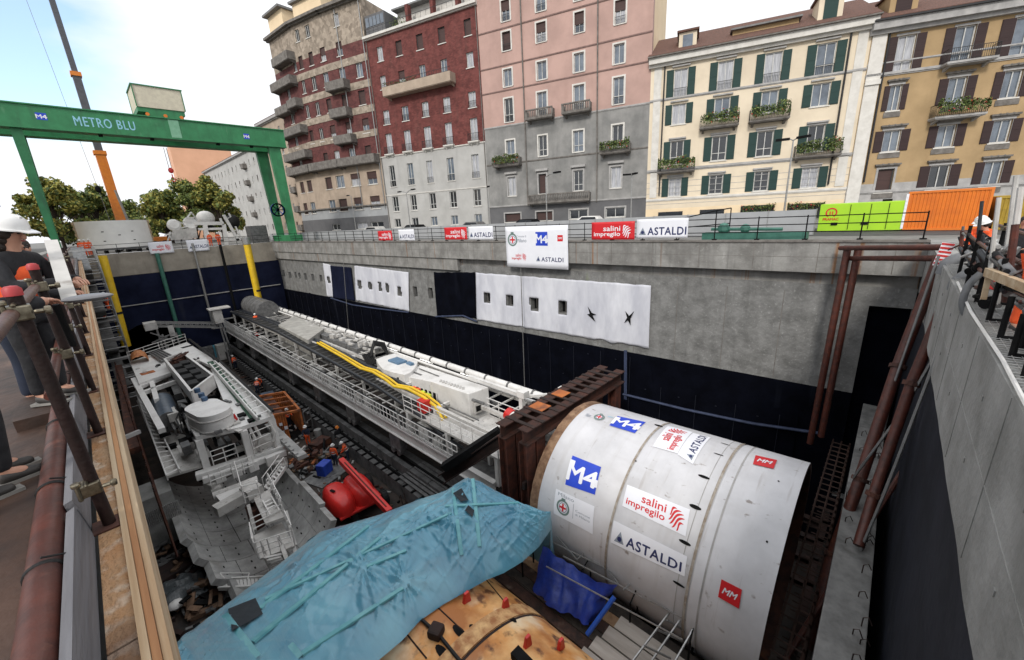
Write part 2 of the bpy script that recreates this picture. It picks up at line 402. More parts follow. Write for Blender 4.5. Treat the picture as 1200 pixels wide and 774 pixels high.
M['bluewall'] = nmat('blue membrane', (.011, .015, .038), (.005, .007, .02), .8, spec=.1, scale=.5, bump=.3, bscale=1.5, streak=[((.05, .055, .07), (.6, .6, .1), .6, .8, .5)])
M['geo'] = nmat('white geotextile', (.70, .71, .76), (.50, .51, .57), .9, scale=.8, bump=.4, bscale=2.2, stretch=(1, 1, .35), streak=[((.35, .35, .36), (3, 3, .4), .66, .8, .4)])
M['mud'] = nmat('muddy ground', (.05, .035, .027), (.018, .014, .012), .75, scale=.6, bump=.8, bscale=6, streak=[((.11, .08, .06), (.5, .5, 1), .58, .75, .6), ((.02, .018, .017), (.9, .9, 1), .55, .62, .8)])
M['asph'] = nmat('asphalt', (.07, .07, .07), (.045, .045, .045), .9, scale=2, bump=.3, bscale=20)
M['pave'] = nmat('pavement', (.2, .195, .185), (.13, .13, .12), .9, scale=2, bump=.2)
M['white'] = nmat('white painted steel', (.72, .71, .69), (.52, .51, .49), .45, scale=1.1, lo=.45, hi=.8, bump=.05, streak=[((.25, .2, .15), (4, 4, 2), .64, .8, .5), ((.1, .09, .08), (11, 11, 9), .68, .76, .5)])
M['white_dirty'] = nmat('dirty white steel', (.58, .565, .54), (.40, .39, .37), .6, scale=1.4, bump=.1, streak=[((.12, .09, .07), (6, 6, 3), .58, .74, .7)])
M['grey_steel'] = nmat('grey steel', (.20, .20, .20), (.10, .10, .10), .5, metal=.3, scale=3)
M['galv'] = nmat('galvanised steel', (.42, .42, .42), (.28, .28, .27), .4, metal=.7, scale=8)
M['dark'] = nmat('dark steel', (.011, .011, .012), (.006, .006, .006), .7, scale=4, spec=.08)
M['black'] = nmat('black rubber', (.012, .012, .013), (.018, .018, .018), .6, scale=3, spec=.25)
M['black_pipe'] = nmat('black hose', (.03, .034, .042), (.015, .017, .02), .35, scale=3)
M['rust'] = nmat('rusty steel', (.085, .028, .016), (.03, .013, .01), .8, scale=2.5, bump=.4, streak=[((.2, .065, .025), (2, 2, 2), .58, .72, .6)])
M['rustpipe'] = nmat('red brown pipe paint', (.095, .023, .013), (.045, .014, .010), .5, scale=5, bump=.1, streak=[((.2, .07, .04), (9, 9, 9), .62, .75, .5)])
M['rust_dark'] = nmat('dark rusty steel', (.035, .014, .01), (.012, .008, .007), .8, scale=2)
M['yellow'] = nmat('yellow paint', (.78, .52, .02), (.66, .42, .02), .45, scale=2, streak=[((.3, .2, .05), (3, 3, 1), .62, .8, .4)])
M['green'] = nmat('crane green paint', (.03, .22, .085), (.02, .16, .06), .5, scale=1, streak=[((.02, .07, .035), (1.2, 1.2, .25), .54, .74, .65), ((.12, .3, .16), (3, 3, .8), .62, .75, .4)])
M['greenpale'] = nmat('faded green paint', (.2, .42, .28), (.15, .35, .22), .6, scale=2)
M['teal'] = nmat('teal pipe', (.05, .17, .13), (.03, .12, .09), .5, scale=3)
M['redpaint'] = nmat('red machine paint', (.62, .025, .02), (.5, .02, .018), .35, scale=2, streak=[((.2, .03, .02), (4, 4, 3), .62, .8, .4)])
M['orange'] = nmat('orange container paint', (.72, .19, .015), (.6, .15, .015), .55, scale=1.5, streak=[((.3, .1, .03), (2, 2, .6), .6, .8, .5)])
M['orange_rust'] = nmat('rusty orange container', (.5, .15, .03), (.3, .09, .03), .75, scale=1.5, streak=[((.12, .05, .03), (2, 2, 1.2), .5, .66, .8)])
M['craneorange'] = nmat('boom orange', (.7, .22, .02), (.6, .17, .02), .45)
M['lime'] = nmat('lime paint', (.38, .66, .02), (.33, .6, .02), .5, scale=1)
M['wood'] = nmat('formwork timber', (.40, .27, .16), (.34, .17, .07), .9, scale=3.5, bump=.7, bscale=30, stretch=(1, .7, 1), streak=[((.55, .47, .38), (9, 9, 9), .52, .66, .7), ((.10, .05, .03), (2, 1.1, 2), .60, .72, .7), ((.42, .17, .05), (1.2, .8, 1), .55, .7, .7)])
M['plank'] = nmat('pale plank', (.50, .40, .27), (.34, .22, .12), .8, scale=6, stretch=(1, .05, 1), bump=.25, bscale=20)
M['brownply'] = nmat('brown site plank', (.075, .038, .024), (.028, .017, .013), .6, scale=1.6, bump=.3, streak=[((.32, .2, .13), (1, .6, 1), .58, .75, .6)])
M['tarp'] = None
M['bluetarp'] = nmat('dark blue tarpaulin', (.012, .04, .30), (.008, .025, .18), .4, scale=3, bump=.5, bscale=4)
M['hivis'] = nmat('hi-vis orange cloth', (.95, .13, .03), (.75, .09, .02), .8, scale=9)
M['hivis_y'] = nmat('hi-vis yellow', (.75, .9, .05), (.6, .75, .04), .8)
M['reflect'] = nmat('reflective tape', (.75, .75, .7), (.6, .6, .6), .4)
M['cloth_black'] = nmat('black coat cloth', (.014, .015, .019), (.008, .008, .01), .8, scale=5, bump=.4, bscale=9)
M['cloth_navy'] = nmat('navy cloth', (.02, .028, .055), (.012, .018, .035), .85)
M['jeans'] = nmat('blue jeans', (.05, .09, .19), (.03, .055, .12), .9, scale=9)
M['skin'] = nmat('skin', (.55, .30, .21), (.47, .24, .16), .55, scale=8)
M['hair'] = nmat('dark hair', (.025, .015, .01), (.012, .008, .006), .6, scale=30)
M['lips'] = nmat('lips', (.38, .1, .09), None, .5)
M['eye'] = nmat('dark eyes', (.01, .008, .007), None, .2)
M['helmet'] = nmat('white hard hat', (.78, .78, .77), (.7, .7, .69), .3)
M['helmet_o'] = nmat('orange hard hat', (.8, .25, .03), None, .3)
M['shoe'] = nmat('shoe leather', (.05, .045, .042), (.03, .028, .026), .6)
M['sole'] = nmat('shoe sole', (.28, .27, .25), None, .8)
M['ink'] = [nmat('sign white', (.80, .81, .86), (.74, .75, .8), .6, scale=1), nmat('sign red', (.62, .012, .02), (.56, .012, .018), .5), nmat('sign navy', (.02, .03, .12), None, .5), nmat('sign blue', (.015, .06, .55), (.012, .05, .48), .5), nmat('sign grey', (.28, .32, .38), None, .6), nmat('sign green grey', (.16, .24, .22), None, .6), nmat('sign pale blue', (.30, .62, .78), None, .6)]
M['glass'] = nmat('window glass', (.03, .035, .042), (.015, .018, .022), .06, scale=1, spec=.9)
M['glass_sky'] = nmat('bright window glass', (.17, .205, .25), (.08, .10, .13), .08, scale=.8, spec=.9)  # pale blue sky reflection put into the pane colour
M['curtain'] = nmat('net curtain behind glass', (.52, .53, .56), (.26, .27, .30), .3, scale=2.5, stretch=(4, 4, .3))
M['shutter_brown'] = nmat('brown roller shutter', (.07, .035, .03), (.045, .024, .022), .7, stretch=(.2, .2, 12), scale=2)
M['frame_w'] = nmat('white window frame', (.62, .62, .6), None, .6)
M['frame_d'] = nmat('dark window frame', (.05, .05, .05), None, .6)
M['shut_green'] = nmat('dark green shutter', (.008, .042, .036), (.006, .03, .026), .7, stretch=(.2, .2, 18), scale=2)
M['shut_dark'] = nmat('dark brown shutter', (.035, .014, .014), (.02, .009, .009), .7, stretch=(.2, .2, 18), scale=2)
M['iron'] = nmat('balcony iron', (.015, .015, .017), None, .6)
M['brick'] = brick_mat('red brick', (.205, .058, .05), (.125, .034, .03), (.75, .6, .55), 1.6)
M['brick2'] = brick_mat('dark red brick', (.17, .055, .05), (.10, .03, .03), (.7, .6, .55), 1.6)
M['beigestone'] = stone_mat('patchy beige stone', (.42, .35, .28), (.3, .25, .2), (.16, .13, .1))
M['beige'] = nmat('beige render', (.45, .36, .28), (.34, .27, .21), .9, scale=.6, streak=[((.2, .16, .13), (1, 1, .15), .55, .8, .5)])
M['palegrey'] = nmat('pale grey render', (.46, .455, .44), (.38, .375, .36), .9, scale=.5, bump=.1, streak=[((.25, .25, .24), (1, 1, .12), .58, .8, .5)])
M['pink'] = nmat('pink render', (.50, .33, .285), (.40, .265, .23), .9, scale=.35, bump=.1, streak=[((.36, .23, .19), (.9, .9, .1), .56, .8, .5)])
M['greyr'] = nmat('weathered grey render', (.29, .285, .275), (.18, .18, .175), .9, scale=.5, streak=[((.13, .13, .13), (1, 1, .14), .54, .76, .6)])
M['greybase'] = nmat('dark grey plinth', (.13, .13, .135), (.10, .10, .105), .85, scale=.6)
M['cream'] = nmat('cream render', (.75, .65, .50), (.64, .55, .42), .9, scale=.4, streak=[((.5, .42, .32), (1, 1, .12), .58, .82, .45)])
M['creamside'] = nmat('pale yellow render', (.80, .64, .43), (.72, .57, .38), .9, scale=.5)
M['ochre'] = nmat('ochre render', (.43, .30, .16), (.33, .23, .12), .9, scale=.4, streak=[((.3, .2, .1), (1, 1, .12), .56, .8, .5)])
M['trim'] = nmat('grey stone trim', (.42, .41, .40), (.30, .295, .29), .85, scale=1.5)
M['trimw'] = nmat('white stone trim', (.68, .66, .62), (.56, .54, .5), .85, scale=1.5)
M['trimd'] = nmat('weathered stone trim', (.20, .185, .17), (.11, .10, .09), .9, scale=2)
M['tiles'] = nmat('roof tiles', (.15, .07, .05), (.08, .045, .035), .9, scale=3, stretch=(.5, 3, 3), bump=.8, bscale=8)
M['roofm'] = nmat('grey roof', (.2, .2, .2), None, .7)
M['salmon'] = nmat('salmon render', (.74, .42, .27), (.66, .37, .235), .9, scale=.2)
M['leaf1'] = nmat('green leaves', (.19, .24, .06), (.11, .15, .04), .7, scale=2.5)
M['leaf2'] = nmat('yellowing leaves', (.38, .34, .07), (.24, .23, .05), .7, scale=2.5)
M['leaf3'] = nmat('dark green leaves', (.08, .12, .03), (.028, .05, .013), .7, scale=3)
M['bark'] = nmat('bark', (.06, .045, .035), (.035, .026, .02), .95, scale=6, bump=.5)
M['flower'] = nmat('red flowers', (.5, .05, .04), None, .8)
M['lamp'] = nmat('fluorescent tube', (1, .97, .9), (1, .97, .9), .4, emit=6)
M['lampw'] = nmat('warm work lamp', (1, .75, .4), (1, .75, .4), .4, emit=5)
M['cable'] = nmat('steel cable', (.25, .25, .25), None, .5)
M['hoard'] = nmat('grey hoarding', (.36, .37, .38), (.30, .31, .32), .6, scale=.8)
M['asphg'] = M['pave']
# ------------------------------------------------------------------ ground, pit floor, street
ZF = -15.2
LW = Fr((22.53, -1.0), (19.2, 66.0))
mb = MB()
G = 900
mb.add([(-G, -G, -.03), (G, -G, -.03), (G, -3.2, -.03), (-G, -3.2, -.03)], [(0, 1, 2, 3)])
mb.add([(-G, 69, -.03), (G, 69, -.03), (G, G, -.03), (-G, G, -.03)], [(0, 1, 2, 3)])
mb.add([(-G, -3.2, -.03), (-2.6, -3.2, -.03), (-2.6, 69, -.03), (-G, 69, -.03)], [(0, 1, 2, 3)])
mb.add([(23.9, -3.2, -.03), (G, -3.2, -.03), (G, 69, -.03), (20.4, 69, -.03)], [(0, 1, 2, 3)])
struct('ground', mb, M['pave'], 'paved site ground around the excavation')
mb = MB(); mb.add([(29.5, -60, -.02), (39, -60, -.02), (31, 40, -.02), (24, 150, -.02), (8, 300, -.02), (0, 300, -.02), (16, 150, -.02), (24, 60, -.02)], [(0, 1, 2, 3, 4, 5, 6, 7)])
struct('road', mb, M['asph'], 'asphalt street between the hoarding and the facades')
mb = MB(); mb.box((-4, -4, ZF-.4), (26, 120, ZF)); struct('pit_floor', mb, M['mud'], 'muddy floor of the excavation pit')

# long retaining wall on the street side
t = thing('retaining_wall', 'long concrete retaining wall of the pit below the row of facades', 'wall', LW.P(0, ZF))
mb = MB(); LW.box(mb, 0, LW.L, -1.35, 0, -.9, 0)
mb.build('cap_beam', M['conc'], t, bevel=.02)
mb = MB(); LW.box(mb, 0, LW.L, .002, .09, -.5, .07); mb.build('coping_strip', M['trimd'], t)
mb = MB(); LW.box(mb, 27.5, LW.L, -2.35, -1.352, -.9, -.14); LW.box(mb, 0, 27.498, -2.2, -1.352, -1.4, -.62)
mb.build('ledge', M['conc'], t)
mb = MB(); LW.quad(mb, -6, LW.L+6, ZF, -.06, -1.45); mb.add([(21, -1.6, ZF), (26, -1.6, ZF), (26, -1.6, -.1), (21, -1.6, -.1)], [(0, 1, 2, 3)]); mb.build('backing', M['dark'], t)
random.seed(3)
def lwu(x, y): return LW.hit(x, y)
mb = MB()
for k in range(27): LW.box(mb, .9+k*2.5, .93+k*2.5, -1.3, -.02, .0, .006)
LW.box(mb, 0.1, LW.L-.1, -.66, -.645, .0, .005)
for k in range(27): LW.box(mb, 2+k*2.5, 2.03+k*2.5, -6.8, -2.3, -.45, -.44)
mb.build('pour_joint', M['trimd'], t)
rustm = nmat('rust run-off stain', (.36, .15, .04), (.20, .10, .04), .9, scale=4, stretch=(3, 3, .4))
rgs = random.Random(5)
for px_ in ():
    u, _ = LW.hit(px_, 295); w_ = rgs.uniform(.05, .22); mb = MB(); v0 = -rgs.uniform(.7, 1.3); n = 8
    vs = [LW.P(u+(w_*(.5+.5*math.sin(k*1.3+px_))*(1-k/n*.5)+.03)*sg, -.01+(v0)*k/n, .006) for k in range(n+1) for sg in (-1, 1)]
    mb.add(vs, [(2*k, 2*k+1, 2*k+3, 2*k+2) for k in range(n)]); mb.build('rust_stain', rustm, t)
# pockets (openings) in the wall by their place in the photograph
PK = []
for (cx, cy, w, h) in [(321, 320, 3, 7), (328.5, 321, 3, 7), (336, 323, 3, 7), (342.5, 323, 2.5, 7), (347, 324, 2.5, 7), (354, 325, 3, 8), (362.5, 326, 3, 8), (372, 327, 3, 8), (382, 329, 3, 7), (392.5, 331, 4, 10), (405, 332, 3.5, 9), (418, 334, 4, 9), (430.5, 336, 4, 9), (442, 337, 3, 9), (450.5, 339, 3.5, 10), (464.5, 342, 4.5, 10),
                       (482, 343, 5, 12), (500, 345, 5.5, 13), (567, 350, 7, 12), (594, 354, 7.5, 12), (622.5, 358, 9, 14), (656, 361.5, 10, 15)]:
    u, v = LW.hit(cx, cy); u0, _ = LW.hit(cx-w/2, cy); u1, _ = LW.hit(cx+w/2, cy); _, v0 = LW.hit(cx, cy+h/2); _, v1 = LW.hit(cx, cy-h/2)
    PK.append((min(u0, u1), max(u0, u1), min(v0, v1), max(v0, v1)))
niche = (0.02, LW.hit(1003, 440)[0], -12.5, -2.75)
holes = PK+[niche]; SPL = (LW.hit(761, 400)[0]-.001, LW.hit(761, 400)[0]+.001, -2.0, -1.95)
VB = -6.9; VB2 = -8.5; UW = LW.hit(761, 400)[0]
mw = MB()
LW.holed(mw, 0, LW.L, ZF, -1.9, holes+[SPL], .45, off=-.45, bottom=[VB, VB2], mfun=lambda u, v: 1 if v < (VB if u > UW else VB2) else 0)
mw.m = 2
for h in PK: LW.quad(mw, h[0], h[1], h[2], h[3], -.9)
mw.m = 1; LW.quad(mw, niche[0], niche[1], niche[2], niche[3], -.9)
mw.build('wall_face', [M['conc_rough'], M['navy'], M['dark']], t)
# dark membrane hanging in front of the lower wall with an uneven upper edge
mb = MB()
mb.grid(lambda a, b: LW.P(3.2+a*(LW.L-3.2), ZF+b*((VB if 3.2+a*(LW.L-3.2) > UW else VB2)-.1-ZF+.35*noise.noise(Vector((a*40, 0, 0)))), -.38+.07*noise.noise(Vector((a*60, b*4, 1)))), 240, 16)
wm_ = tag(mb.build('waterproof_membrane', M['navy'], smooth=True), 'near-black waterproofing membrane along the foot of the long wall', 'membrane')
mb = MB(); sm_ = random.Random(4)
for k in range(31):
    u = 4+k*2.05; vt_ = (VB if u > UW else VB2)-.25; mb.tube(LW.P(u, ZF+.2, -.315), LW.P(u+sm_.uniform(-.05, .05), vt_, -.315), .018, 5)
    for j in range(3): v = vt_-.4-j*1.9; LW.box(mb, u+.9, u+.98, v, v+.05, -.33, -.30)
mb.build('seam', nmat('membrane seam', (.014, .017, .028), (.008, .009, .015), .6, spec=.3), wm_)

def sheet(name, label, cat, mt, pts, off, holes=[], amp=.03, step=.16, group=None, thick=0):
    """pts: four photo points TL TR BR BL on the long wall"""
    c = [LW.hit(*p) for p in pts]
    L = abs(c[0][0]-c[1][0]); H = abs(c[0][1]-c[3][1]); nu = max(2, int(L/step)); nv = max(2, int(H/step)); mb = MB(); idx = {}
    def P(a, b, k):
        u = (c[0][0]*(1-a)+c[1][0]*a)*(1-b)+(c[3][0]*(1-a)+c[2][0]*a)*b
        v = (c[0][1]*(1-a)+c[1][1]*a)*(1-b)+(c[3][1]*(1-a)+c[2][1]*a)*b
        if b > .98: v += .14*noise.noise(Vector((u*1.3, 5, 0)))
        if b < .02: v += .05*noise.noise(Vector((u*1.7, 2, 0)))
        w = amp*(noise.noise(Vector((u*1.1, v*.35, off*9)))+.5*noise.noise(Vector((u*3.3, v*.9, 7))))
        seam = abs(((u+.3) % 2.05)-1.0); w += -.03*max(0, 1-seam/.08)
        return u, v, LW.P(u, v, off+w-k)
    for k in (0,):
        for j in range(nv+1):
            for i in range(nu+1):
                u, v, p = P(i/nu, j/nv, k); mb.v.append(p); idx[i, j] = (u, v)
        for j in range(nv):
            for i in range(nu):
                um = (idx[i, j][0]+idx[i+1, j+1][0])/2; vm = (idx[i, j][1]+idx[i+1, j+1][1])/2
                if any(h[0]-.02 < um < h[1]+.02 and h[2]-.02 < vm < h[3]+.02 for h in holes): continue
                a = j*(nu+1)+i; mb.f.append([a, a+1, a+nu+2, a+nu+1]); mb.mi.append(0)
    o = mb.build(name, mt, smooth=True)
    so_ = o.modifiers.new('s', 'SOLIDIFY'); so_.thickness = .02
    return tag(o, label, cat, group)
# torn flaps at the two star-shaped rips
sheet('geotextile_sheet', 'long white geotextile sheet with square cut-outs and two star-shaped rips', 'geotextile', M['geo'], [(554, 320.5), (760, 336), (757.5, 410), (555.6, 376)], -.36, PK, .05, .14)
sheet('geotextile_sheet', 'white geotextile sheet between the narrow blue sheet and the bare concrete patch', 'geotextile', M['geo'], [(412, 312), (475, 320), (476, 366), (414, 353)], -.36, PK, .05, .16)
sheet('geotextile_sheet', 'narrow white geotextile strip left of the blue sheet', 'geotextile', M['geo'], [(375, 309), (384, 311), (387, 349), (380, 348)], -.37, PK, .03, .16)
sheet('membrane_sheet', 'narrow dark blue membrane sheet between white geotextile pieces', 'membrane', M['bluewall'], [(384, 312), (408, 314), (413, 353.5), (388, 350)], -.33, [], .04)
sheet('membrane_sheet', 'tall black membrane sheet left of the longest white geotextile', 'membrane', M['navy'], [(505, 320), (553, 320), (555, 374), (509, 371)], -.33, [], .04)
for (cx, cy, s) in [(690.5, 370, 1), (735, 373, 1)]:
    mb = MB(); u, v = LW.hit(cx, cy); pts = []
    arms = [(-.42, -.55), (-.12, -.05), (-.5, .05), (-.05, .15), (.36, .62), (.16, .05), (.42, -.02), (.12, -.2)] if cx < 700 else [(-.15, -.62), (-.12, -.1), (-.42, .5), (0, .1), (.36, .42), (.18, -.05), (.42, -.5), (.1, -.25)]
    vs = [LW.P(u, v, -.30)]+[LW.P(u+a*.75, v+b*.85, -.27) for a, b in arms]
    mb.add(vs, [(0, i+1, (i+1) % 8+1) for i in range(8)])
    tag(mb.build('torn_opening', M['dark']), 'star-shaped dark rip in the white sheet, the %s one' % ('left' if cx < 700 else 'right'), 'rip')
# light strip line and drips on the rough panel, blue membrane strips
mb = MB()
for (a, b, w) in [((731, 412), (731, 470), .2)]:
    p, q = LW.hit(*a), LW.hit(*b); mb.beam(LW.P(p[0], p[1], -.25), LW.P(q[0], q[1], -.25), .03, w, LW.U)
mem = nmat('faded blue membrane edge', (.04, .055, .11), (.02, .03, .065), .7)
tag(mb.build('membrane_strap', mem), 'faded blue vertical membrane strip below the right end of the long white sheet', 'membrane strip')
for path, lb_ in [([(508, 372), (540, 371), (556, 378)], 'faded blue strip under the tall black membrane sheet'), ([(385, 350), (410, 358), (435, 362), (476, 367)], 'faded blue strip along the foot of the small white sheets'), ([(728, 464), (800, 482), (880, 499), (960, 511)], 'faded blue strip along the wall foot right of the long white sheet')]:
    mb = MB(); mb.path([LW.P(*LW.hit(*p), -.28) for p in path], .08, 6); tag(mb.build('membrane_strap', mem), lb_, 'membrane strip')
# hanging cable / dewatering line in front of the white sheet
for (a, b, lab) in [((611, 318), (616, 455), 'thin steel cable hanging in front of the long white sheet'), ((404, 310), (410, 392), 'thin cable hanging over the narrow blue sheet')]:
    p, q = LW.hit(*a), LW.hit(*b); mb = MB(); mb.tube(LW.P(p[0], -1.35, .05), LW.P(q[0], q[1], .12), .035, 6)
    tag(mb.build('hanging_cable', M['galv']), lab, 'cable')

# far wall
t = thing('end_wall', 'far end wall of the pit with blue membrane below a concrete beam', 'wall', (9, 66, ZF))
mb = MB(); mb.box((-3, 66, -2.6), (21.6, 67.2, -.0)); mb.build('cap_beam', nmat('tan concrete', (.33, .30, .25), (.24, .215, .18), .9, scale=.8, bump=.3, streak=[((.14, .12, .1), (1.2, 1.2, .15), .55, .75, .5)]), t)
def arch(cx, cz, r, n=18): return [(cx+r*math.cos(math.pi*i/n), cz+r*math.sin(math.pi*i/n)) for i in range(n+1)]
mb = MB()
# membrane face with two round tunnel openings: build per column
def face_cols(cxs, r, cz, x0, x1, ztop, y):
    n = 160; prev = None
    for i in range(n):
        a = x0+(x1-x0)*i/n; b = x0+(x1-x0)*(i+1)/n; xm = (a+b)/2; lo = ZF
        for cx in cxs:
            if abs(xm-cx) < r: lo = cz+math.sqrt(r*r-(xm-cx)**2)
        mb.add([(a, y, lo), (b, y, lo), (b, y, ztop), (a, y, ztop)], [(0, 1, 2, 3)])
face_cols([3.6, 14.6], 3.35, -11.9, -3, 21.6, -2.6, 66.05)
mb.build('membrane_face', M['bluewall'], t)
mb = MB()
for cx in (3.6, 14.6):
    for k in range(24):
        a0, a1 = 2*math.pi*k/24, 2*math.pi*(k+1)/24
        mb.add([(cx+3.35*math.cos(a0), 66.05, -11.9+3.35*math.sin(a0)), (cx+3.35*math.cos(a1), 66.05, -11.9+3.35*math.sin(a1)), (cx+3.35*math.cos(a1), 100, -11.9+3.35*math.sin(a1)), (cx+3.35*math.cos(a0), 100, -11.9+3.35*math.sin(a0))], [(0, 1, 2, 3)])
    mb.add([(cx-4, 99.9, -16), (cx+4, 99.9, -16), (cx+4, 99.9, -8), (cx-4, 99.9, -8)], [(0, 1, 2, 3)])
mb.build('tunnel_bore', M['dark'], t)
mb = MB(); mb.beam((-1, 65.95, -6.15), (19.2, 65.95, -6.15), .12, .10); mb.build('seam_line', M['trim'], t)
for (x, r, z1, mt, nm, lab) in [(1.2, .42, 0, 'yellow', 'yellow_pipe', 'tall yellow dewatering pipe at the left end of the far wall'), (15.6, .42, 0, 'yellow', 'yellow_pipe', 'tall yellow dewatering pipe at the right end of the far wall'), (6.3, .22, -.3, 'teal', 'teal_pipe', 'thin teal pipe running down the blue far wall'),
                               (10.0, .13, .6, 'galv', 'vertical_rod', 'thin pale rod on the far wall below the white signs'), (12.9, .16, .2, 'dark', 'drain_pipe', 'dark drain pipe on the far wall right of the pale rod')]:
    ym = {1.2: 62.3, 15.6: 64}.get(x, 65.6)
    zb = {1.2: -10.2, 15.6: -9.0, 6.3: -11, 10.0: -10.8, 12.9: -11}[x]
    g = mb = MB(); mb.tube((x+(.25 if x == 1.2 else 0), ym, z1), (x-(.15 if x == 1.2 else .1), ym, zb), r, 14)
    o = tag(mb.build(nm, M[mt], smooth=True), lab, 'pipe')
    if mt == 'yellow':
        mb = MB(); mb.tube((x, ym, -6.2), (x, ym, -6.45), r+.04, 14); mb.build('pipe_band', M['black'], o)
    if x == 15.6:
        mb = MB(); mb.tube((x, ym, 0), (x, ym, .9), .5, 12); mb.build('pipe_head', M['galv'], o)

# near end wall on the right and its apron
t = thing('right_end_wall', 'right end wall of the pit, pale concrete above a dark membrane', 'wall', (12, -1.2, ZF))
mb = MB()
n = 60
for i in range(n):
    a = -.3+22.83*i/n; b = -.3+22.83*(i+1)/n
    za = -1.95+.10*noise.noise(Vector((a*.9, 0, 0))); zb = -1.95+.10*noise.noise(Vector((b*.9, 0, 0)))
    mb.add([(a, -1, za), (b, -1, zb), (b, -1, 0), (a, -1, 0), (a, -1.12, za), (b, -1.12, zb)], [(0, 1, 2, 3), (0, 4, 5, 1)])
for k in range(9):
    x = 3.2+k*2.3; mb.box((x, -1.0, -1.85), (x+.02, -.992, -.03))
    for z in (-.5, -1.3): mb.box((x+1.1, -1.0, z), (x+1.16, -.990, z+.06))
mb.box((3, -1.0, -.98), (22, -.993, -.965))
mb.add([(-.3, -1, 0), (22.53, -1, 0), (22.53, -1.5, 0), (-.3, -1.5, 0)], [(0, 1, 2, 3)])
mb.box((22.5, -3, -2), (24.5, -1.001, -.01)); mb.build('concrete_beam', M['conc_light'], t)
mb = MB(); mb.grid(lambda a, b: (-.3+24.5*a, -1.1+.02*noise.noise(Vector((a*30, b*9, 0))), ZF+(-1.6-ZF)*b), 80, 20); mb.build('membrane_face', nmat('slate blue membrane', (.010, .012, .020), (.005, .0065, .011), .75, spec=.2, scale=.7, bump=.3, streak=[((.08, .08, .09), (2, 2, .2), .66, .75, .4)]), t, smooth=True)
mb = MB(); mb.box((-2.6, -6, -1.2), (14.5, -1.5, -.002)); mb.box((14.502, -3.25, -1.2), (24, -1.5, -.62)); mb.build('apron', M['conc_light'], t)
mb = MB(); mb.box((6, -.82, ZF), (22.2, -.06, -7.0)); w = tag(mb.build('inner_wall', nmat('dirty inner concrete', (.19, .19, .185), (.09, .09, .088), .9, scale=1.6, bump=.4, streak=[((.06, .055, .05), (2, 2, 2), .55, .7, .6)]), bevel=.02), 'low inner concrete wall with bent rebar along the right end wall', 'wall')
random.seed(12)
for k in range(40):
    x = 7+15*random.random(); y = -.70 if k % 5 else -.2
    mb = MB(); h = random.uniform(.06, .25); a = random.uniform(-.35, .35)*h*2; y += random.uniform(-.05, .12)
    mb.path([(x, y, -7.1), (x, y, -7+h), (x+a*.4, y-.08, -7+h+.08), (x+a, y-.15, -7+h-.06)], .013, 5)
    mb.build('rebar', M['rust_dark'], w)
# pipes standing on the end wall
for (x, lab) in [(17.0, 'thicker rusty standpipe at the corner of the right end wall'), (14.6, 'nearer rusty standpipe in front of the right end wall')]:
    o = thing('standpipe', lab, 'pipe', (x, -.5, ZF)); mb = MB()
    p0 = W(1102, 302, 'x', x) if x == 17.0 else W(1118, 330, 'x', x)
    pp_ = [p0, W(1052, 430, 'x', x-.6), W(1008, 562, 'z', -6.2), W(976, 650, 'z', -8.3), W(946, 760, 'z', -10.2)] if x == 17.0 else [p0, W(1068, 450, 'x', x-.5), W(1024, 580, 'z', -5.9), W(1006, 640, 'z', -6.85)]
    p1 = pp_[-1]; mb.path(pp_, .15 if x == 17 else .12, 12); mb.build('pipe', M['rustpipe'], o, smooth=True)
    mb = MB()
    for q in pp_[1:-1]: d = (p1-p0).normalized(); mb.tube(q-d*.06, q+d*.06, .21 if x == 17 else .18, 12)
    mb.build('clamp', M['rust'], o)
for (a, b, lab) in [((994, 288), (949, 520), 'left rusty pole leaning at the corner of the long wall'), ((1006, 292), (962, 512), 'right rusty pole leaning at the corner of the long wall')]:
    mb = MB(); mb.tube(W(*a, 'x', 21.7), W(*b, 'x', 21.3), .13, 10); tag(mb.build('leaning_pole', M['rustpipe'], smooth=True), lab, 'pole')
# horizontal brace pipes across the corner
for (a, b, lab) in [((985, 291), (1110, 290), 'upper horizontal rusty tube across the corner'), ((995, 303), (1108, 303), 'lower horizontal rusty tube across the corner')]:
    mb = MB(); mb.tube(W(*a, 'x', 21.9), W(*b, 'x', 17.5), .1, 10); tag(mb.build('brace_tube', M['rustpipe'], smooth=True), lab, 'tube')
# cables and thin rods hanging down beside the standpipes
for i, (a, b, xx) in enumerate([((1100, 300), (960, 690), 16), ((1130, 330), (1010, 640), 13), ((1120, 360), (985, 700), 12), ((1140, 340), (1000, 560), 14)]):
    p, q = W(*a, 'x', xx), W(*b, 'x', xx); mb = MB(); mb.path([p, p.lerp(q, .5)+V(0, 0, -.5), q], .035, 5)
    tag(mb.build('slack_cable', M['galv' if i % 2 else 'cable']), ['pale cable hanging close to the thick standpipe', 'grey cable hanging below the hose bends', 'slack cable nearest the inner wall', 'thin cable ending above the rebar'][i], 'cable')
mb = MB(); mb.tube(W(1062, 545, 'x', 15), W(920, 774, 'x', 10.5), .07, 8); tag(mb.build('prop_tube', M['rustpipe'], smooth=True), 'slanting thin brown prop tube below the standpipes', 'prop')
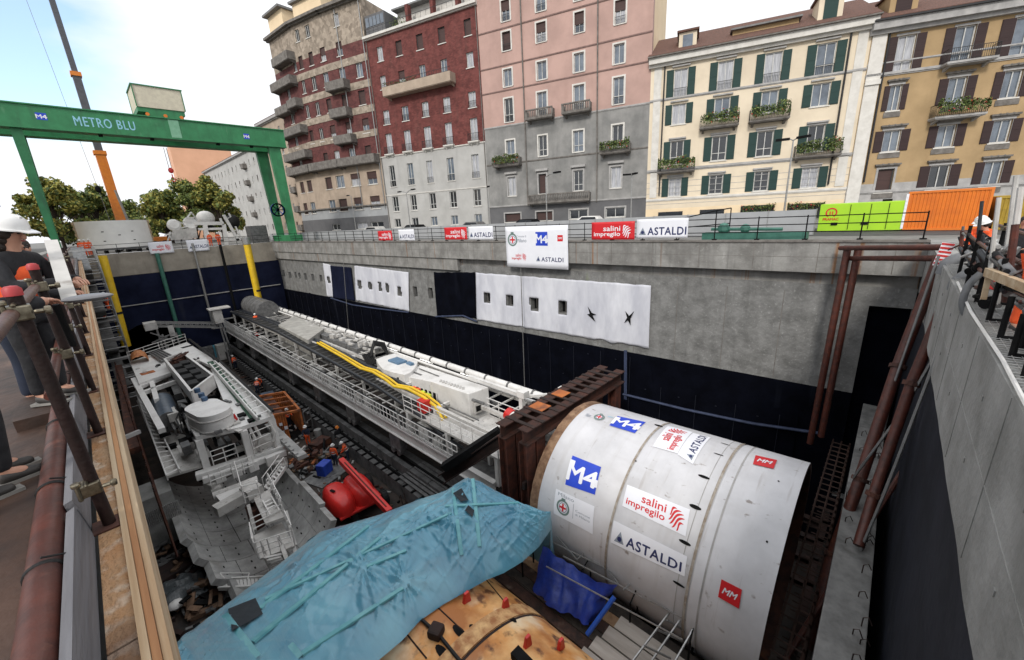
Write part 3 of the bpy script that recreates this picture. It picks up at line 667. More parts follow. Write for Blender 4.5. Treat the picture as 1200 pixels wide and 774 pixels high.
# rebar cage between shield and inner wall
DR = nmat('dark rust bars', (.045, .018, .011), (.018, .009, .006), .8)
t = thing('rebar_cage', 'dark rusty rebar mesh cage behind the right rim of the white shield', 'rebar cage', (16, .9, ZF))
mb = MB()
for j in range(14):
    z = -14.6+j*.42; mb.tube((9.5, .12, z), (22, .12, z), .035, 4, caps=False)
for i in range(30):
    x = 9.5+i*.42; mb.tube((x, .1, ZF), (x, .1, -8.9), .035, 4, caps=False)
mb.build('mesh_panel', DR, t)
mb = MB()
for j in range(3):
    y = .1+j*.3; mb.tube((9.5, y, -9), (22, y, -9), .03, 4, caps=False)
for i in range(30):
    x = 9.5+i*.42; mb.tube((x, .1, -9), (x, .75, -9), .03, 4, caps=False); mb.tube((x, .1, -12), (x, .75, -12), .03, 4, caps=False)
mb.build('mesh_panel', DR, t)
mb = MB()
mb.ibeam((9.5, .45, -12.9), (22, .45, -12.9), .3, .3)
for i in range(4): mb.ibeam((16.6+i*1.4, .3, -12.9), (16.6+i*1.4, 5, -12.9), .3, .3)
mb.build('beam_grid', M['rust_dark'], t)

# left side of the pit: wall under the coping
t = thing('left_wall', 'left side wall of the pit below the timber-edged coping', 'wall', (-1.5, 30, ZF))
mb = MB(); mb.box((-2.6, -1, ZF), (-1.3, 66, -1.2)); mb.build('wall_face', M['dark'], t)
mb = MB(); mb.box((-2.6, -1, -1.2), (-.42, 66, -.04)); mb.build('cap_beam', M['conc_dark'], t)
mb = MB(); mb.box((-1.2, 27.2, ZF), (.35, 29.2, -11.8)); tag(mb.build('abutment', M['conc_light'], bevel=.03), 'pale concrete abutment block on the left pit floor below the rebar rows', 'concrete block')
t = thing('rebar_rows', 'rows of red brown starter bars along the left side of the pit', 'rebar', (-.5, 35, ZF))
mb = MB()
for k in range(60):
    y = 22+k*.48; mb.tube((-.25, y, -12.5), (-.25, y, -8.9-.1*(k % 3)), .045, 4)
mb.build('bar_row', M['rust'], t)
mb = MB()
for k in range(22): mb.tube((-1.1+k*.07, 24.1, -11.7), (-1.1+k*.07, 24.1, -10.9), .025, 4)
mb.build('bar_row', M['galv'], t)
mb = MB(); mb.beam((-.55, 30, -10), (-.1, 52, -10), .5, .35); mb.build('waler', M['rust'], t)
mb = MB(); mb.beam((-1.3, 28.5, -8.6), (-.1, 29, -8.6), .2); tag(mb.build('strut', M['trim']), 'short pale strut at the left wall above the rebar rows', 'strut')
# ------------------------------------------------------------------ facades across the street
class Path:
    def __init__(s, pts): s.fr = [Fr(a, b) for a, b in zip(pts, pts[1:])]
    def hit(s, x, y):
        best = None
        for i, f in enumerate(s.fr):
            u, v = f.hit(x, y)
            e = max(0, -u, u-f.L)
            if best is None or e < best[0]: best = (e, i, u, v)
        return best[1:]
def winlist(path, o, s, rows):
    """rows of (cx, top, bottom, width, kind, ...) in crop pixels -> per facet (u0,u1,v0,v1,extra); heights levelled per row"""
    outp = []
    for row in rows:
        tmp = []
        for w in row:
            cx, t, b, wd = w[:4]; X = o[0]+cx*s; i, u, v1 = path.hit(X, o[1]+t*s); _, _, v0 = path.hit(X, o[1]+b*s)
            f = path.fr[i]; ym = o[1]+(t+b)/2*s; ua = f.hit(X-wd*s/2, ym)[0]; ub = f.hit(X+wd*s/2, ym)[0]
            tmp.append([i, (ua+ub)/2, abs(ub-ua), v0, v1]+list(w[4:]))
        k = len(tmp); m0 = sorted(t_[3] for t_ in tmp)[k//2]; m1 = sorted(t_[4] for t_ in tmp)[k//2]
        for t_ in tmp:
            if not (len(t_) > 5 and 'free' in str(t_[-1])):
                if abs(t_[3]-m0) < .8: t_[3] = m0
                if abs(t_[4]-m1) < .8: t_[4] = m1
            outp.append(t_)
    return outp
def add_window(b, f, u, w, v0, v1, kind, shut=None, sh_mat=None, surround=None, depth=.22, label=None):
    u0, u1 = u-w/2, u+w/2; fw_ = min(.09, w*.09)
    mb = MB(); o0, o1 = -depth, -depth+.07
    for a in ((u0, u0+fw_, v0, v1), (u1-fw_, u1, v0, v1), (u0+fw_, u1-fw_, v0, v0+fw_), (u0+fw_, u1-fw_, v1-fw_, v1)): f.box(mb, *a, o0, o1)
    if kind != 'shutter' and w > .65: f.box(mb, u-.035, u+.035, v0+fw_, v1-fw_, o0, o1+.01)
    if v1-v0 > 2.2 and kind in ('glass', 'sky'): f.box(mb, u0+fw_, u1-fw_, v0+(v1-v0)*.3, v0+(v1-v0)*.3+.06, o0, o1-.002)
    dark = kind in ('dark', 'shutter')
    fr = mb.build('window', M['frame_d' if dark else 'frame_w'], b)
    mb = MB()
    if kind == 'curtain':   # net curtain visible in most of the window
        f.quad(mb, u0, u1, v0, v1, -depth-.01); mb.build('pane', M['curtain'], fr)
    elif kind == 'shutter':
        f.quad(mb, u0, u1, v0, v1, -depth+.02)
        mb.build('roller_shutter', M['shutter_brown'], fr)
    elif kind == 'half':
        vm = v0+(v1-v0)*random.uniform(.4, .65)
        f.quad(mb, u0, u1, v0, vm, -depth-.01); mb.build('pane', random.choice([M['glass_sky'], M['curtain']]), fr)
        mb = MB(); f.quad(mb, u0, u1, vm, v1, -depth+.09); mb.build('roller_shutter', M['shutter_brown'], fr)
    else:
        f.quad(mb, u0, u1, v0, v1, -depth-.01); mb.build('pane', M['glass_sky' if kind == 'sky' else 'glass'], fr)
    mb = MB(); f.box(mb, u0-.12, u1+.12, v0-.1, v0-.003, -depth, .09); mb.build('sill', M['trimw'] if surround != 'trimd' else M['trimd'], fr)
    if surround:
        mb = MB()
        for a in ((u0-.17, u0-.002, v0, v1+.17), (u1+.002, u1+.17, v0, v1+.17), (u0-.002, u1+.002, v1+.002, v1+.17)): f.box(mb, *a, -.02, .05)
        mb.build('surround', M[surround], fr)
    if shut:
        sw = shut
        for sg in (-1, 1):
            mb = MB(); a = u0-sw-.02 if sg < 0 else u1+.02
            f.box(mb, a, a+sw, v0+.02, v1-.01, .01, .06)
            f.box(mb, a+.04, a+sw-.04, v0+.08, (v0+v1)/2-.03, .06, .075); f.box(mb, a+.04, a+sw-.04, (v0+v1)/2+.03, v1-.07, .06, .075)
            mb.build('shutter', M[sh_mat], fr)
    return fr
def bars(mb, f, u0, u1, v0, v1, o, step=.13, r=.012, ends=True, depth=None):
    f.box(mb, u0, u1, v1-.04, v1, o-.03, o); f.box(mb, u0, u1, v0, v0+.03, o-.03, o)
    n = max(2, int((u1-u0)/step))
    for i in range(n+1):
        a = u0+(u1-u0)*i/n; f.box(mb, a-r, a+r, v0+.03, v1-.04, o-.026, o-.004)
    if depth:
        for a in (u0, u1-.03):
            f.box(mb, a, a+.03, v1-.04, v1, o-depth, o-.03)
            k = max(1, int(depth/.15))
            for i in range(k): f.box(mb, a, a+.02, v0, v1-.04, o-.03-i*depth/k-.02, o-.03-i*depth/k)
def balcony(b, f, u0, u1, v, d=.9, h=1.0, kind='iron', plants=False, slab='trimd'):
    mb = MB(); f.box(mb, u0, u1, v-.16, v, .002, d); f.box(mb, u0+.06, u1-.06, v-.24, v-.162, .002, d-.08)
    for a in (u0+.25, u1-.45):
        mb.hexa([f.P(a, v-.55, .002), f.P(a+.2, v-.55, .002), f.P(a+.2, v-.5, .12), f.P(a, v-.5, .12), f.P(a, v-.242, .002), f.P(a+.2, v-.242, .002), f.P(a+.2, v-.242, d-.15), f.P(a, v-.242, d-.15)])
    o = mb.build('balcony', M[slab], b)
    mb = MB()
    if kind == 'iron': bars(mb, f, u0+.02, u1-.02, v+.03, v+h, d-.03, depth=d-.05)
    elif kind == 'stone':
        f.box(mb, u0, u1, v+h-.14, v+h, d-.22, d); f.box(mb, u0, u1, v+.001, v+.1, d-.2, d-.02)
        n = max(3, int((u1-u0)/.22))
        for i in range(n+1):
            a = u0+(u1-u0-.14)*i/n; f.box(mb, a, a+(.2 if i in (0, n) else .1), v+.1, v+h-.142, d-.17, d-.05)
        for a in (u0, u1-.16): f.box(mb, a, a+.16, v+.001, v+h-.142, .002, d-.22)
    else:   # solid parapet
        f.box(mb, u0, u1, v+.001, v+h, d-.12, d); f.box(mb, u0, u0+.12, v+.001, v+h, .002, d-.121); f.box(mb, u1-.12, u1, v+.001, v+h, .002, d-.121)
    mb.build('railing', M['iron'] if kind == 'iron' else M[slab], o)
    if plants: shrub('balcony_plants', f, u0+.1, u1-.1, v+h-.35, v+h+.55, d-.15, d+.25, b, int(260*(u1-u0)))
    return o
def shrub(name, f, u0, u1, v0, v1, o0, o1, parent, n, flower=.03, mats=None):
    mb = MB(); rg = random.Random(int(u0*100+v0*7))
    k = max(2, int((u1-u0)/.5)); cs = [(u0+(u1-u0)*(i+.5)/k+rg.uniform(-.2, .2), rg.uniform(.45, 1)) for i in range(k)]
    for i in range(n):
        c, h = rg.choice(cs); u = c+rg.gauss(0, .28); u = min(max(u, u0), u1); v = v0+(v1-v0)*h*rg.random()**1.2; o = rg.uniform(o0, o1)
        if rg.random() < .25: v = v0-rg.random()*.45; o = o1+.05
        p = f.P(u, v, o); s = rg.uniform(.06, .13); a = V(rg.gauss(0, 1), rg.gauss(0, 1), rg.gauss(0, 1)).normalized(); b_ = a.cross(V(rg.gauss(0, 1), rg.gauss(0, 1), rg.gauss(0, 1))).normalized()
        mb.m = 2 if rg.random() < flower else (0 if rg.random() < .65 else 1)
        mb.add([p-a*s, p+b_*s*.6, p+a*s, p-b_*s*.6], [(0, 1, 2, 3)])
    return mb.build(name, mats or [M['leaf3'], M['leaf1'], M['flower']], parent)

def building(name, label, path, H, zones, wins, cats='building', depth=12, zbase=-.03, backmat='roofm', holes_extra=[], endcaps=True):
    """zones: [(v_top, material)] from the ground up"""
    c = path.fr[len(path.fr)//2]; b = thing(name, label, cats, path.fr[0].P(0, 0))
    mats = [M[z[1]] for z in zones]
    for i, f in enumerate(path.fr):
        hs = [(w[1]-w[2]/2, w[1]+w[2]/2, w[3], w[4]) for w in wins if w[0] == i]
        hs = [h for h in hs if h[0] > .02 and h[1] < f.L-.02]
        def mf(u, v):
            for k, z in enumerate(zones):
                if v < z[0]: return k
            return len(zones)-1
        mb = MB(); f.holed(mb, 0, f.L, zbase, H, hs, .3, bottom=[z[0] for z in zones[:-1]], mfun=mf)
        mb.m = 0
        mb.build('wall', mats, b)
    # body behind the front wall: sides, back and flat roof
    fs, fe = path.fr[0], path.fr[-1]; mb = MB(); k = len(mats)-1
    A, B_ = fs.P(0, 0), fe.P(fe.L, 0); nA, nB = -fs.N*depth, -fe.N*depth
    ring = [f.P(0, 0, -.32) for f in path.fr]+[fe.P(fe.L, 0, -.32)]
    far = [A+nA, B_+nB]
    def wall(p, q):
        for z0, z1, mi in [(zbase if j == 0 else zones[j-1][0], z[0] if j < len(zones)-1 else H, j) for j, z in enumerate(zones)]:
            mb.m = mi; mb.add([(p.x, p.y, z0), (q.x, q.y, z0), (q.x, q.y, z1), (p.x, p.y, z1)], [(0, 1, 2, 3)])
    wall(A, far[0]); wall(far[0], far[1]); wall(far[1], B_)
    mb.build('side_walls', mats, b)
    mb = MB(); pts = [f.P(0, 0) for f in path.fr]+[fe.P(fe.L, 0)]+[far[1], far[0]]
    mb.add([(p.x, p.y, H-.01) for p in pts], [tuple(range(len(pts)))])
    for i, f in enumerate(path.fr): f.quad(mb, 0, f.L, zbase, H-.02, -.34)
    mb.build('roof', M[backmat], b)
    return b
def cornice(b, f, u0, u1, v, h, d, mt, name='cornice'):
    mb = MB(); f.box(mb, u0, u1, v, v+h, .002, d); f.box(mb, u0, u1, v-h*.5, v-.002, .002, d*.5); return mb.build(name, M[mt], b)

PA, PB, PC, PD = (34.7, 59.4), (40.0, 41.6), (46.4, 21.9), (52.9, 4.3)
kinds = ['sky', 'glass', 'curtain', 'sky', 'half']
# ---- dark grey stone-and-brick building on the corner, slightly curved
cp = Path([PA, (32.3, 67), (30.6, 74), (29.9, 82)])
o, s = (300, 0), .2584
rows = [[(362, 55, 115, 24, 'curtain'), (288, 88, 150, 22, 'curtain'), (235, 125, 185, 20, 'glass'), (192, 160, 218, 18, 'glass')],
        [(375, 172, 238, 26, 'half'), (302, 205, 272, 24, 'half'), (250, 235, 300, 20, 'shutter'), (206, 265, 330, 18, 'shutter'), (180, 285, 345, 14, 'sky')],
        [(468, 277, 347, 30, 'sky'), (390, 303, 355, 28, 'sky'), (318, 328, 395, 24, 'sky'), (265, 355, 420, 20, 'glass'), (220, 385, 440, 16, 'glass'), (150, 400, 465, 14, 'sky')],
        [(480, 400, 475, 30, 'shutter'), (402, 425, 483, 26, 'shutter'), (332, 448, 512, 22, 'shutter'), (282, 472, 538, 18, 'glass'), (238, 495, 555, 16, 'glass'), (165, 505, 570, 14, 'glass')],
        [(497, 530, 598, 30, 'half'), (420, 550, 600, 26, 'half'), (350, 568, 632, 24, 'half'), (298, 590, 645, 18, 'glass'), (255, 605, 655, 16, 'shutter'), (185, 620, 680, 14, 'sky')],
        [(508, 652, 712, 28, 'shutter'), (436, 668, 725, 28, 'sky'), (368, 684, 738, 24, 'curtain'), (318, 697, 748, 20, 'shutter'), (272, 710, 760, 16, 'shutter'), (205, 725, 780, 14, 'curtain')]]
wc = winlist(cp, o, s, rows)
wc += winlist(cp, (300, 180), .2842, [
    [(478, 68, 122, 40, 'half'), (410, 78, 130, 38, 'half'), (347, 88, 140, 34, 'sky'), (300, 98, 148, 26, 'shutter'), (262, 107, 157, 24, 'half'), (222, 116, 165, 20, 'shutter'), (192, 125, 170, 16, 'shutter')],
    [(492, 172, 228, 40, 'half'), (423, 180, 232, 36, 'half'), (360, 186, 237, 34, 'shutter'), (315, 192, 240, 26, 'sky'), (273, 198, 248, 22, 'shutter'), (236, 205, 250, 20, 'sky'), (206, 210, 253, 16, 'shutter')],
    [(500, 280, 305, 52, 'glass'), (438, 285, 312, 44, 'curtain'), (382, 290, 315, 36, 'sky'), (332, 292, 316, 32, 'glass'), (288, 296, 318, 28, 'sky')]])
ws = [w for w in wc if .1 < w[1]-w[2]/2 and w[1]+w[2]/2 < cp.fr[w[0]].L-.1]
bz = building('apartment_building', 'dark brick and stone apartment block with curved balconies, leftmost of the row', cp, 32.3,
              [(3.2, 'greybase'), (5.1, 'teal_band'), (12.2, 'beige'), (27.4, 'brick2'), (32.3, 'beigestone')] if False else [(3.0, 'greybase'), (4.6, 'hoard'), (11.4, 'beige'), (27.2, 'brick2'), (40, 'beigestone')], ws, depth=14)
for w in ws: add_window(bz, cp.fr[w[0]], w[1], w[2], w[3], w[4], w[5])
for f in cp.fr:
    for v in (11.2, 14.6, 17.9, 21.2, 24.5):
        mb = MB(); f.box(mb, 0, f.L, v, v+.95, .003, .06); mb.build('stone_band', M['beigestone'], bz)
    cornice(bz, f, -.2, f.L+.2, 32.1, .35, .8, 'trimd')
    cornice(bz, f, 0, f.L, 4.6, .2, .3, 'trimd')
for (x0, x1, y, k) in [(335, 432, 410, 0), (350, 442, 532, 0), (370, 462, 650, 0), (175, 250, 480, 0), (130, 270, 610, 0), (150, 282, 720, 0), (98, 195, 400, 0), (105, 185, 290, 0), (110, 180, 520, 0)]:
    i, ua, v = cp.hit(300+(x0+x1)/2*s, y*s); f = cp.fr[i]; ua = f.hit(300+x0*s, y*s)[0]; ub = f.hit(300+x1*s, y*s)[0]
    ua, ub = max(min(ua, ub), .1), min(max(ua, ub), f.L-.05)
    if ub-ua > .8: balcony(bz, f, ua, ub, v, 1.3, 1.0, 'solid')
for f, a, b_ in [(cp.fr[0], .1, cp.fr[0].L), (cp.fr[1], 0, cp.fr[1].L), (cp.fr[2], 0, cp.fr[2].L)]:
    balcony(bz, f, a, b_-.02, 11.0, 1.3, 1.0, 'solid')
f = cp.fr[0]
for x in (5.0, .3):
    mb = MB(); mb.tube(f.P(x, 4, .1), f.P(x, 31.8, .1), .07, 8); mb.build('downpipe', M['galv'], bz)
# attic pieces
mb = MB(); g = cp.fr[1]; g.box(mb, .5, g.L, 32.45, 35.2, -6, -.9); mb.build('attic', M['creamside'], bz)
mb = MB(); g.box(mb, .2, g.L+.3, 35.2, 35.5, -6.3, -.4); mb.build('attic_roof', M['roofm'], bz)
mb = MB(); g = cp.fr[2]; g.box(mb, 3, g.L, 32.45, 35.6, -5, -.5); mb.build('attic', M['creamside'], bz)
mb = MB(); g.box(mb, 2.6, g.L+.4, 35.6, 35.9, -5.3, .2); mb.build('attic_roof', M['roofm'], bz)
mb = MB(); g = cp.fr[0]; g.box(mb, .3, 4.5, 29.6, 32.6, .02, .3); 
mb = MB(); bars(mb, g, .2, 5, 32.5, 33.6, .3); mb.build('roof_railing', M['iron'], bz)
shrub('roof_plants', g, .5, 5.2, 32.4, 34.6, -1.5, -.3, bz, 900, 0)

# ---- red brick building
rp = Path([PA, PB]); f = rp.fr[0]
rows = [[(563, 218, 285, 26, 'curtain'), (648, 186, 255, 28, 'shutter'), (742, 154, 228, 30, 'shutter'), (841, 120, 195, 32, 'shutter'), (959, 80, 160, 32, 'shutter')],
        [(577, 348, 414, 26, 'curtain'), (662, 322, 388, 28, 'half'), (755, 295, 358, 28, 'sky'), (852, 265, 335, 30, 'sky'), (970, 233, 308, 32, 'curtain')],
        [(592, 504, 570, 28, 'curtain'), (677, 484, 550, 30, 'sky'), (768, 462, 530, 30, 'curtain'), (865, 440, 512, 32, 'curtain'), (980, 415, 488, 34, 'curtain')],
        [(605, 610, 700, 28, 'curtain'), (688, 593, 688, 30, 'curtain'), (779, 574, 673, 32, 'curtain'), (874, 556, 656, 32, 'curtain'), (988, 534, 637, 34, 'curtain')]]
wr = winlist(rp, (300, 0), .2584, rows)
wr += winlist(rp, (300, 180), .2842, [
    [(563, 52, 135, 22, 'glass'), (638, 40, 128, 24, 'sky'), (717, 30, 122, 24, 'curtain'), (803, 15, 115, 28, 'sky'), (905, 0, 103, 30, 'curtain')],
    [(576, 178, 240, 24, 'glass'), (650, 168, 235, 24, 'glass'), (729, 165, 232, 26, 'glass'), (813, 156, 222, 28, 'glass'), (912, 148, 218, 30, 'glass')],
    [(585, 270, 305, 24, 'glass'), (657, 265, 302, 26, 'glass'), (735, 261, 298, 26, 'sky'), (819, 256, 294, 28, 'sky'), (917, 250, 290, 30, 'sky')]])
VG = f.hit(508, 175)[1]; HR = f.hit(500, 24)[1]
br_ = building('apartment_building', 'red brick apartment building with pale grey lower floors and one long balcony', rp, HR, [(VG, 'palegrey'), (60, 'brick')], wr, depth=13)
for w in wr: add_window(br_, f, w[1], w[2], w[3], w[4], w[5])
cornice(br_, f, -.1, f.L+.1, HR, .3, .5, 'trimw', 'roof_edge')
cornice(br_, f, 0, f.L, VG-.12, .12, .12, 'trimw', 'string_course')
cornice(br_, f, 0, f.L, f.hit(508, 225)[1], .1, .08, 'trimw', 'string_course')
a = f.hit(455, 105); b_ = f.hit(534, 92); balcony(br_, f, min(a[0], b_[0]), max(a[0], b_[0]), (a[1]+b_[1])/2-.7, 1.3, .95, 'solid', plants=False, slab='beige')
a0, a1 = min(a[0], b_[0]), max(a[0], b_[0]); mb = MB(); bars(mb, f, a0, a1, (a[1]+b_[1])/2+.26, (a[1]+b_[1])/2+.75, 1.28, step=.4); mb.build('railing', M['iron'], br_)
shrub('balcony_plants', f, a0+(0), a0+(a1-a0)*.5, (a[1]+b_[1])/2+.2, (a[1]+b_[1])/2+.9, .9, 1.2, br_, 400, .02)
for w in wr[15:20]: balcony(br_, f, w[1]-w[2]/2-.25, w[1]+w[2]/2+.25, w[3]-.02, .45, .95, 'iron', slab='trimw')
mb = MB()
for w in wr[10:15]+wr[20:25]: bars(mb, f, w[1]-w[2]/2, w[1]+w[2]/2, w[3]+.02, w[3]+.8, .06, step=.16)
mb.build('window_rails', M['iron'], br_)
mb = MB(); mb.tube(f.P(f.L-.15, 0, .08), f.P(f.L-.15, HR, .08), .06, 8); mb.tube(f.P(.2, 0, .08), f.P(.2, HR, .08), .06, 8); mb.build('downpipe', M['trimd'], br_)
# roof terrace: white penthouse and brick piers
mb = MB(); f.box(mb, 4.5, f.L, HR+.0, HR+3.0, -6, -2.2); mb.build('penthouse', M['trimw'], br_)
mb = MB(); f.box(mb, 4.3, f.L, HR+3.0, HR+3.2, -6.2, -1.2); mb.build('penthouse_roof', M['roofm'], br_)
mb = MB()
for u in (7.2, 11.3, 15.2): f.box(mb, u, u+.5, HR+.3, HR+2.8, -1.2, -.5)
mb.build('brick_pier', M['brick'], br_)
mb = MB(); bars(mb, f, .2, f.L-.1, HR+.32, HR+1.2, .1, step=.8); mb.build('roof_railing', M['iron'], br_)
mb = MB(); f.box(mb, .2, 3.8, HR+.3, HR+2.9, -3, -.2); mb.build('veranda', M['greybase'], br_)
mb = MB()
for k in range(5): f.box(mb, .4+k*.68, .95+k*.68, HR+1.5, HR+2.6, -.19, -.14)
mb.build('veranda_glazing', M['glass_sky'], br_)
shrub('roof_plants', f, 4, 7, HR+.3, HR+2.0, -1.2, -.3, br_, 500, 0)

M['pinkd'] = nmat('dark pink band', (.26, .17, .15), None, .9)
# ---- pink and grey building
pp = Path([PB, PC]); f = pp.fr[0]; o, s = (540, 0), .3488
rows = [[(150, 0, 72, 28, 'shutter2'), (268, -42, 38, 32, 'sky'), (397, -75, -8, 32, 'sky'), (536, 0, 80, 36, 'half')],
        [(154, 110, 192, 28, 'shutter'), (270, 78, 155, 32, 'half'), (398, 40, 110, 32, 'half'), (534, -110, -40, 36, 'sky')],
        [(158, 236, 294, 28, 'sky'), (272, 208, 268, 32, 'sky'), (397, 178, 242, 34, 'sky'), (532, 142, 212, 36, 'sky')],
        [(162, 335, 420, 28, 'glass'), (273, 312, 392, 32, 'sky'), (397, 280, 365, 36, 'sky'), (530, 260, 355, 36, 'sky')],
        [(167, 474, 525, 28, 'sky'), (276, 458, 545, 28, 'glass'), (395, 438, 525, 34, 'sky'), (527, 420, 495, 36, 'glass')],
        [(172, 597, 660, 26, 'curtain'), (275, 588, 660, 26, 'shutter'), (395, 573, 642, 32, 'glass'), (521, 558, 632, 36, 'curtain')],
        [(175, 718, 748, 52, 'shutter'), (281, 710, 742, 54, 'shutter'), (396, 706, 736, 60, 'glass'), (519, 698, 730, 64, 'glass')]]
for r_ in rows:
    for i, w in enumerate(r_):
        if w[4] == 'shutter2': r_[i] = w[:4]+('half',)
wp = winlist(pp, o, s, rows)
VGp = f.hit(665, 136)[1]; VD = f.hit(665, 237)[1]; HP = 36
bp_ = building('apartment_building', 'tall pink apartment building with weathered grey lower storeys and small stone balconies', pp, HP, [(VD, 'greybase'), (VGp, 'greyr'), (60, 'pink')], wp, depth=1.0)
for k, w in enumerate(wp): add_window(bp_, f, w[1], w[2], w[3], w[4], w[5], surround='trimw' if k < 20 else 'trim')
for (x, y) in [(640, 42), (640, 85), (640, 192)]:
    v = f.hit(x, {42: 66, 85: 97, 192: 187}[y])[1]; cornice(bp_, f, 0, f.L, v, .12, .07, 'trimd' if y > 90 else 'pinkd', 'string_course')
cornice(bp_, f, 0, f.L, f.hit(640, 20)[1], .12, .07, 'pinkd', 'string_course')
cornice(bp_, f, 0, f.L, VGp-.07, .14, .09, 'trim', 'string_course'); cornice(bp_, f, 0, f.L, VD-.07, .14, .12, 'trim', 'string_course')
for (x0, x1, y, pl) in [(226, 316, 398, 0), (346, 440, 378, 0), (118, 206, 556, 1), (472, 572, 512, 1)]:
    ym = y; ua, va = f.hit(o[0]+x0*s, ym*s); ub, vb = f.hit(o[0]+x1*s, ym*s); balcony(bp_, f, min(ua, ub), max(ua, ub), (va+vb)/2, 1.0, .95, 'stone', plants=pl, slab='trimd')
ua, va = f.hit(o[0]+232*s, 680*s); ub, vb = f.hit(o[0]+437*s, 672*s); balcony(bp_, f, min(ua, ub), max(ua, ub), (va+vb)/2, .9, .95, 'stone', slab='trimd')
for w in wp[20:24]:
    mb = MB(); f.box(mb, w[1]-w[2]/2-.3, w[1]+w[2]/2+.3, w[4]+.35, w[4]+.6, .002, .3); mb.build('window_hood', M['trim'], bp_)
for x in ((205+222)/2, 459):
    u = f.hit(o[0]+x*s, 120)[0]; mb = MB(); mb.tube(f.P(u, 3, .1), f.P(u, HP, .1), .08, 8); mb.build('downpipe', M['trimd'], bp_)
mb = MB()
for w in wp[12:16]+wp[0:8]: bars(mb, f, w[1]-w[2]/2, w[1]+w[2]/2, w[3]+.02, w[3]+.7, .04, step=.14)
mb.build('window_rails', M['iron'], bp_)
# its pale yellow flank rises above the cream house
mb = MB(); f.box(mb, .02, f.L-.03, -.03, HP-.05, -13, -1.02); mb.build('flank_wall', M['creamside'], bp_)

# ---- cream building with green shutters
kp = Path([PC, PD]); f = kp.fr[0]; o = (740, 0)
rows = [[(165, 235, 328, 46, 'curtain', 24), (315, 207, 303, 52, 'curtain', 26), (475, 176, 278, 58, 'curtain', 28), (652, 143, 250, 64, 'sky', 32)],
        [(159, 350, 418, 46, 'curtain', 22), (304, 330, 400, 52, 'sky', 26), (463, 305, 385, 56, 'sky', 28), (636, 278, 357, 60, 'sky', 30)],
        [(152, 474, 545, 44, 'glass', 22), (293, 458, 560, 50, 'glass', 26), (446, 440, 548, 54, 'glass', 28), (618, 422, 510, 56, 'glass', 30)],
        [(145, 600, 661, 42, 'curtain', 22), (283, 588, 655, 46, 'glass', 25), (436, 574, 642, 50, 'glass', 27), (598, 563, 635, 56, 'curtain', 29)]]
wk = winlist(kp, o, s, rows)
HK = f.hit(895, 52)[1]
bk = building('town_house', 'cream town house with dark green shutters and plant-filled iron balconies', kp, HK, [(f.hit(870, 240)[1], 'creamside'), (60, 'cream')], wk, depth=12)
for k, w in enumerate(wk): add_window(bk, f, w[1], w[2], w[3], w[4], w[5], shut=w[6]*s*w[2]/(rows[k//4][k % 4][3]*s), sh_mat='shut_green', surround='trim' if k > 7 else None)
for w in wk[:4]:
    mb = MB(); bars(mb, f, w[1]-w[2]/2, w[1]+w[2]/2, w[3]+.02, w[3]+.85, .05, step=.13); mb.build('window_rail', M['iron'], bk)
for w in wk:
    mb = MB(); f.box(mb, w[1]-w[2]/2-.2, w[1]+w[2]/2+.2, w[4]+.18, w[4]+.32, .002, .2); mb.build('window_hood', M['trim'], bk)
cornice(bk, f, -.2, f.L+.2, HK-.15, .55, .7, 'trimw'); cornice(bk, f, -.3, f.L+.3, HK+.4, .12, .95, 'trimd', 'gutter')
for y in ((113+97)/2, ): cornice(bk, f, 0, f.L, f.hit(889, 101)[1], .16, .12, 'trim', 'string_course')
cornice(bk, f, 0, f.L, f.hit(880, 192)[1], .22, .14, 'trim', 'string_course'); cornice(bk, f, 0, f.L, f.hit(875, 229)[1], .2, .12, 'trimw', 'string_course')
for y in (206, 213, 220, 234): cornice(bk, f, 0, f.L, f.hit(878, y)[1], .03, .012, 'trim', 'rustication')
for (x0, x1, y) in [(228, 357, 440), (392, 525, 418), (88, 212, 588), (540, 695, 538)]:
    ua, va = f.hit(o[0]+x0*s, y*s); ub, vb = f.hit(o[0]+x1*s, (y-10)*s); balcony(bk, f, min(ua, ub), max(ua, ub), (va+vb)/2+.25, .95, 1.0, 'iron', plants=True)
for u in (f.hit(776, 150)[0], f.hit(985, 120)[0]):
    mb = MB(); mb.tube(f.P(u, 3.2, .12), f.P(u, HK, .12), .08, 8); mb.build('downpipe', M['iron'], bk)
for u in (.35, f.L-1.0):
    mb = MB(); f.box(mb, u, u+.75, 3, HK-.3, .002, .07); mb.build('pilaster', M['trimw'], bk)
# openings at street level
mb = MB()
for (x0, x1, y0, y1) in [(90, 172, 712, 735), (230, 312, 704, 730), (368, 480, 690, 720), (525, 645, 684, 712)]:
    ua, va = f.hit(o[0]+x0*s, y0*s); ub, vb = f.hit(o[0]+x1*s, y0*s); f.box(mb, min(ua, ub), max(ua, ub), .0, (va+vb)/2, .01, .05)
mb.build('shop_window', M['glass'], bk)
for (x0, x1, y0) in [(368, 480, 700), (525, 645, 694)]:
    ua, va = f.hit(o[0]+x0*s, y0*s); ub, vb = f.hit(o[0]+x1*s, y0*s); shrub('window_box_plants', f, min(ua, ub), max(ua, ub), va-.1, va+.45, .1, .4, bk, 300, .1)
def roof(b, f, u0, u1, v, rise, run, mt='tiles', d0=.6):
    mb = MB(); mb.hexa([f.P(u0, v, d0), f.P(u1, v, d0), f.P(u1, v, -run), f.P(u0, v, -run), f.P(u0, v+.15, d0), f.P(u1, v+.15, d0), f.P(u1, v+rise, -run), f.P(u0, v+rise, -run)]); return mb.build('roof_slope', M[mt], b)
roof(bk, f, -.3, f.L+.3, HK+.53, 3.6, 6)
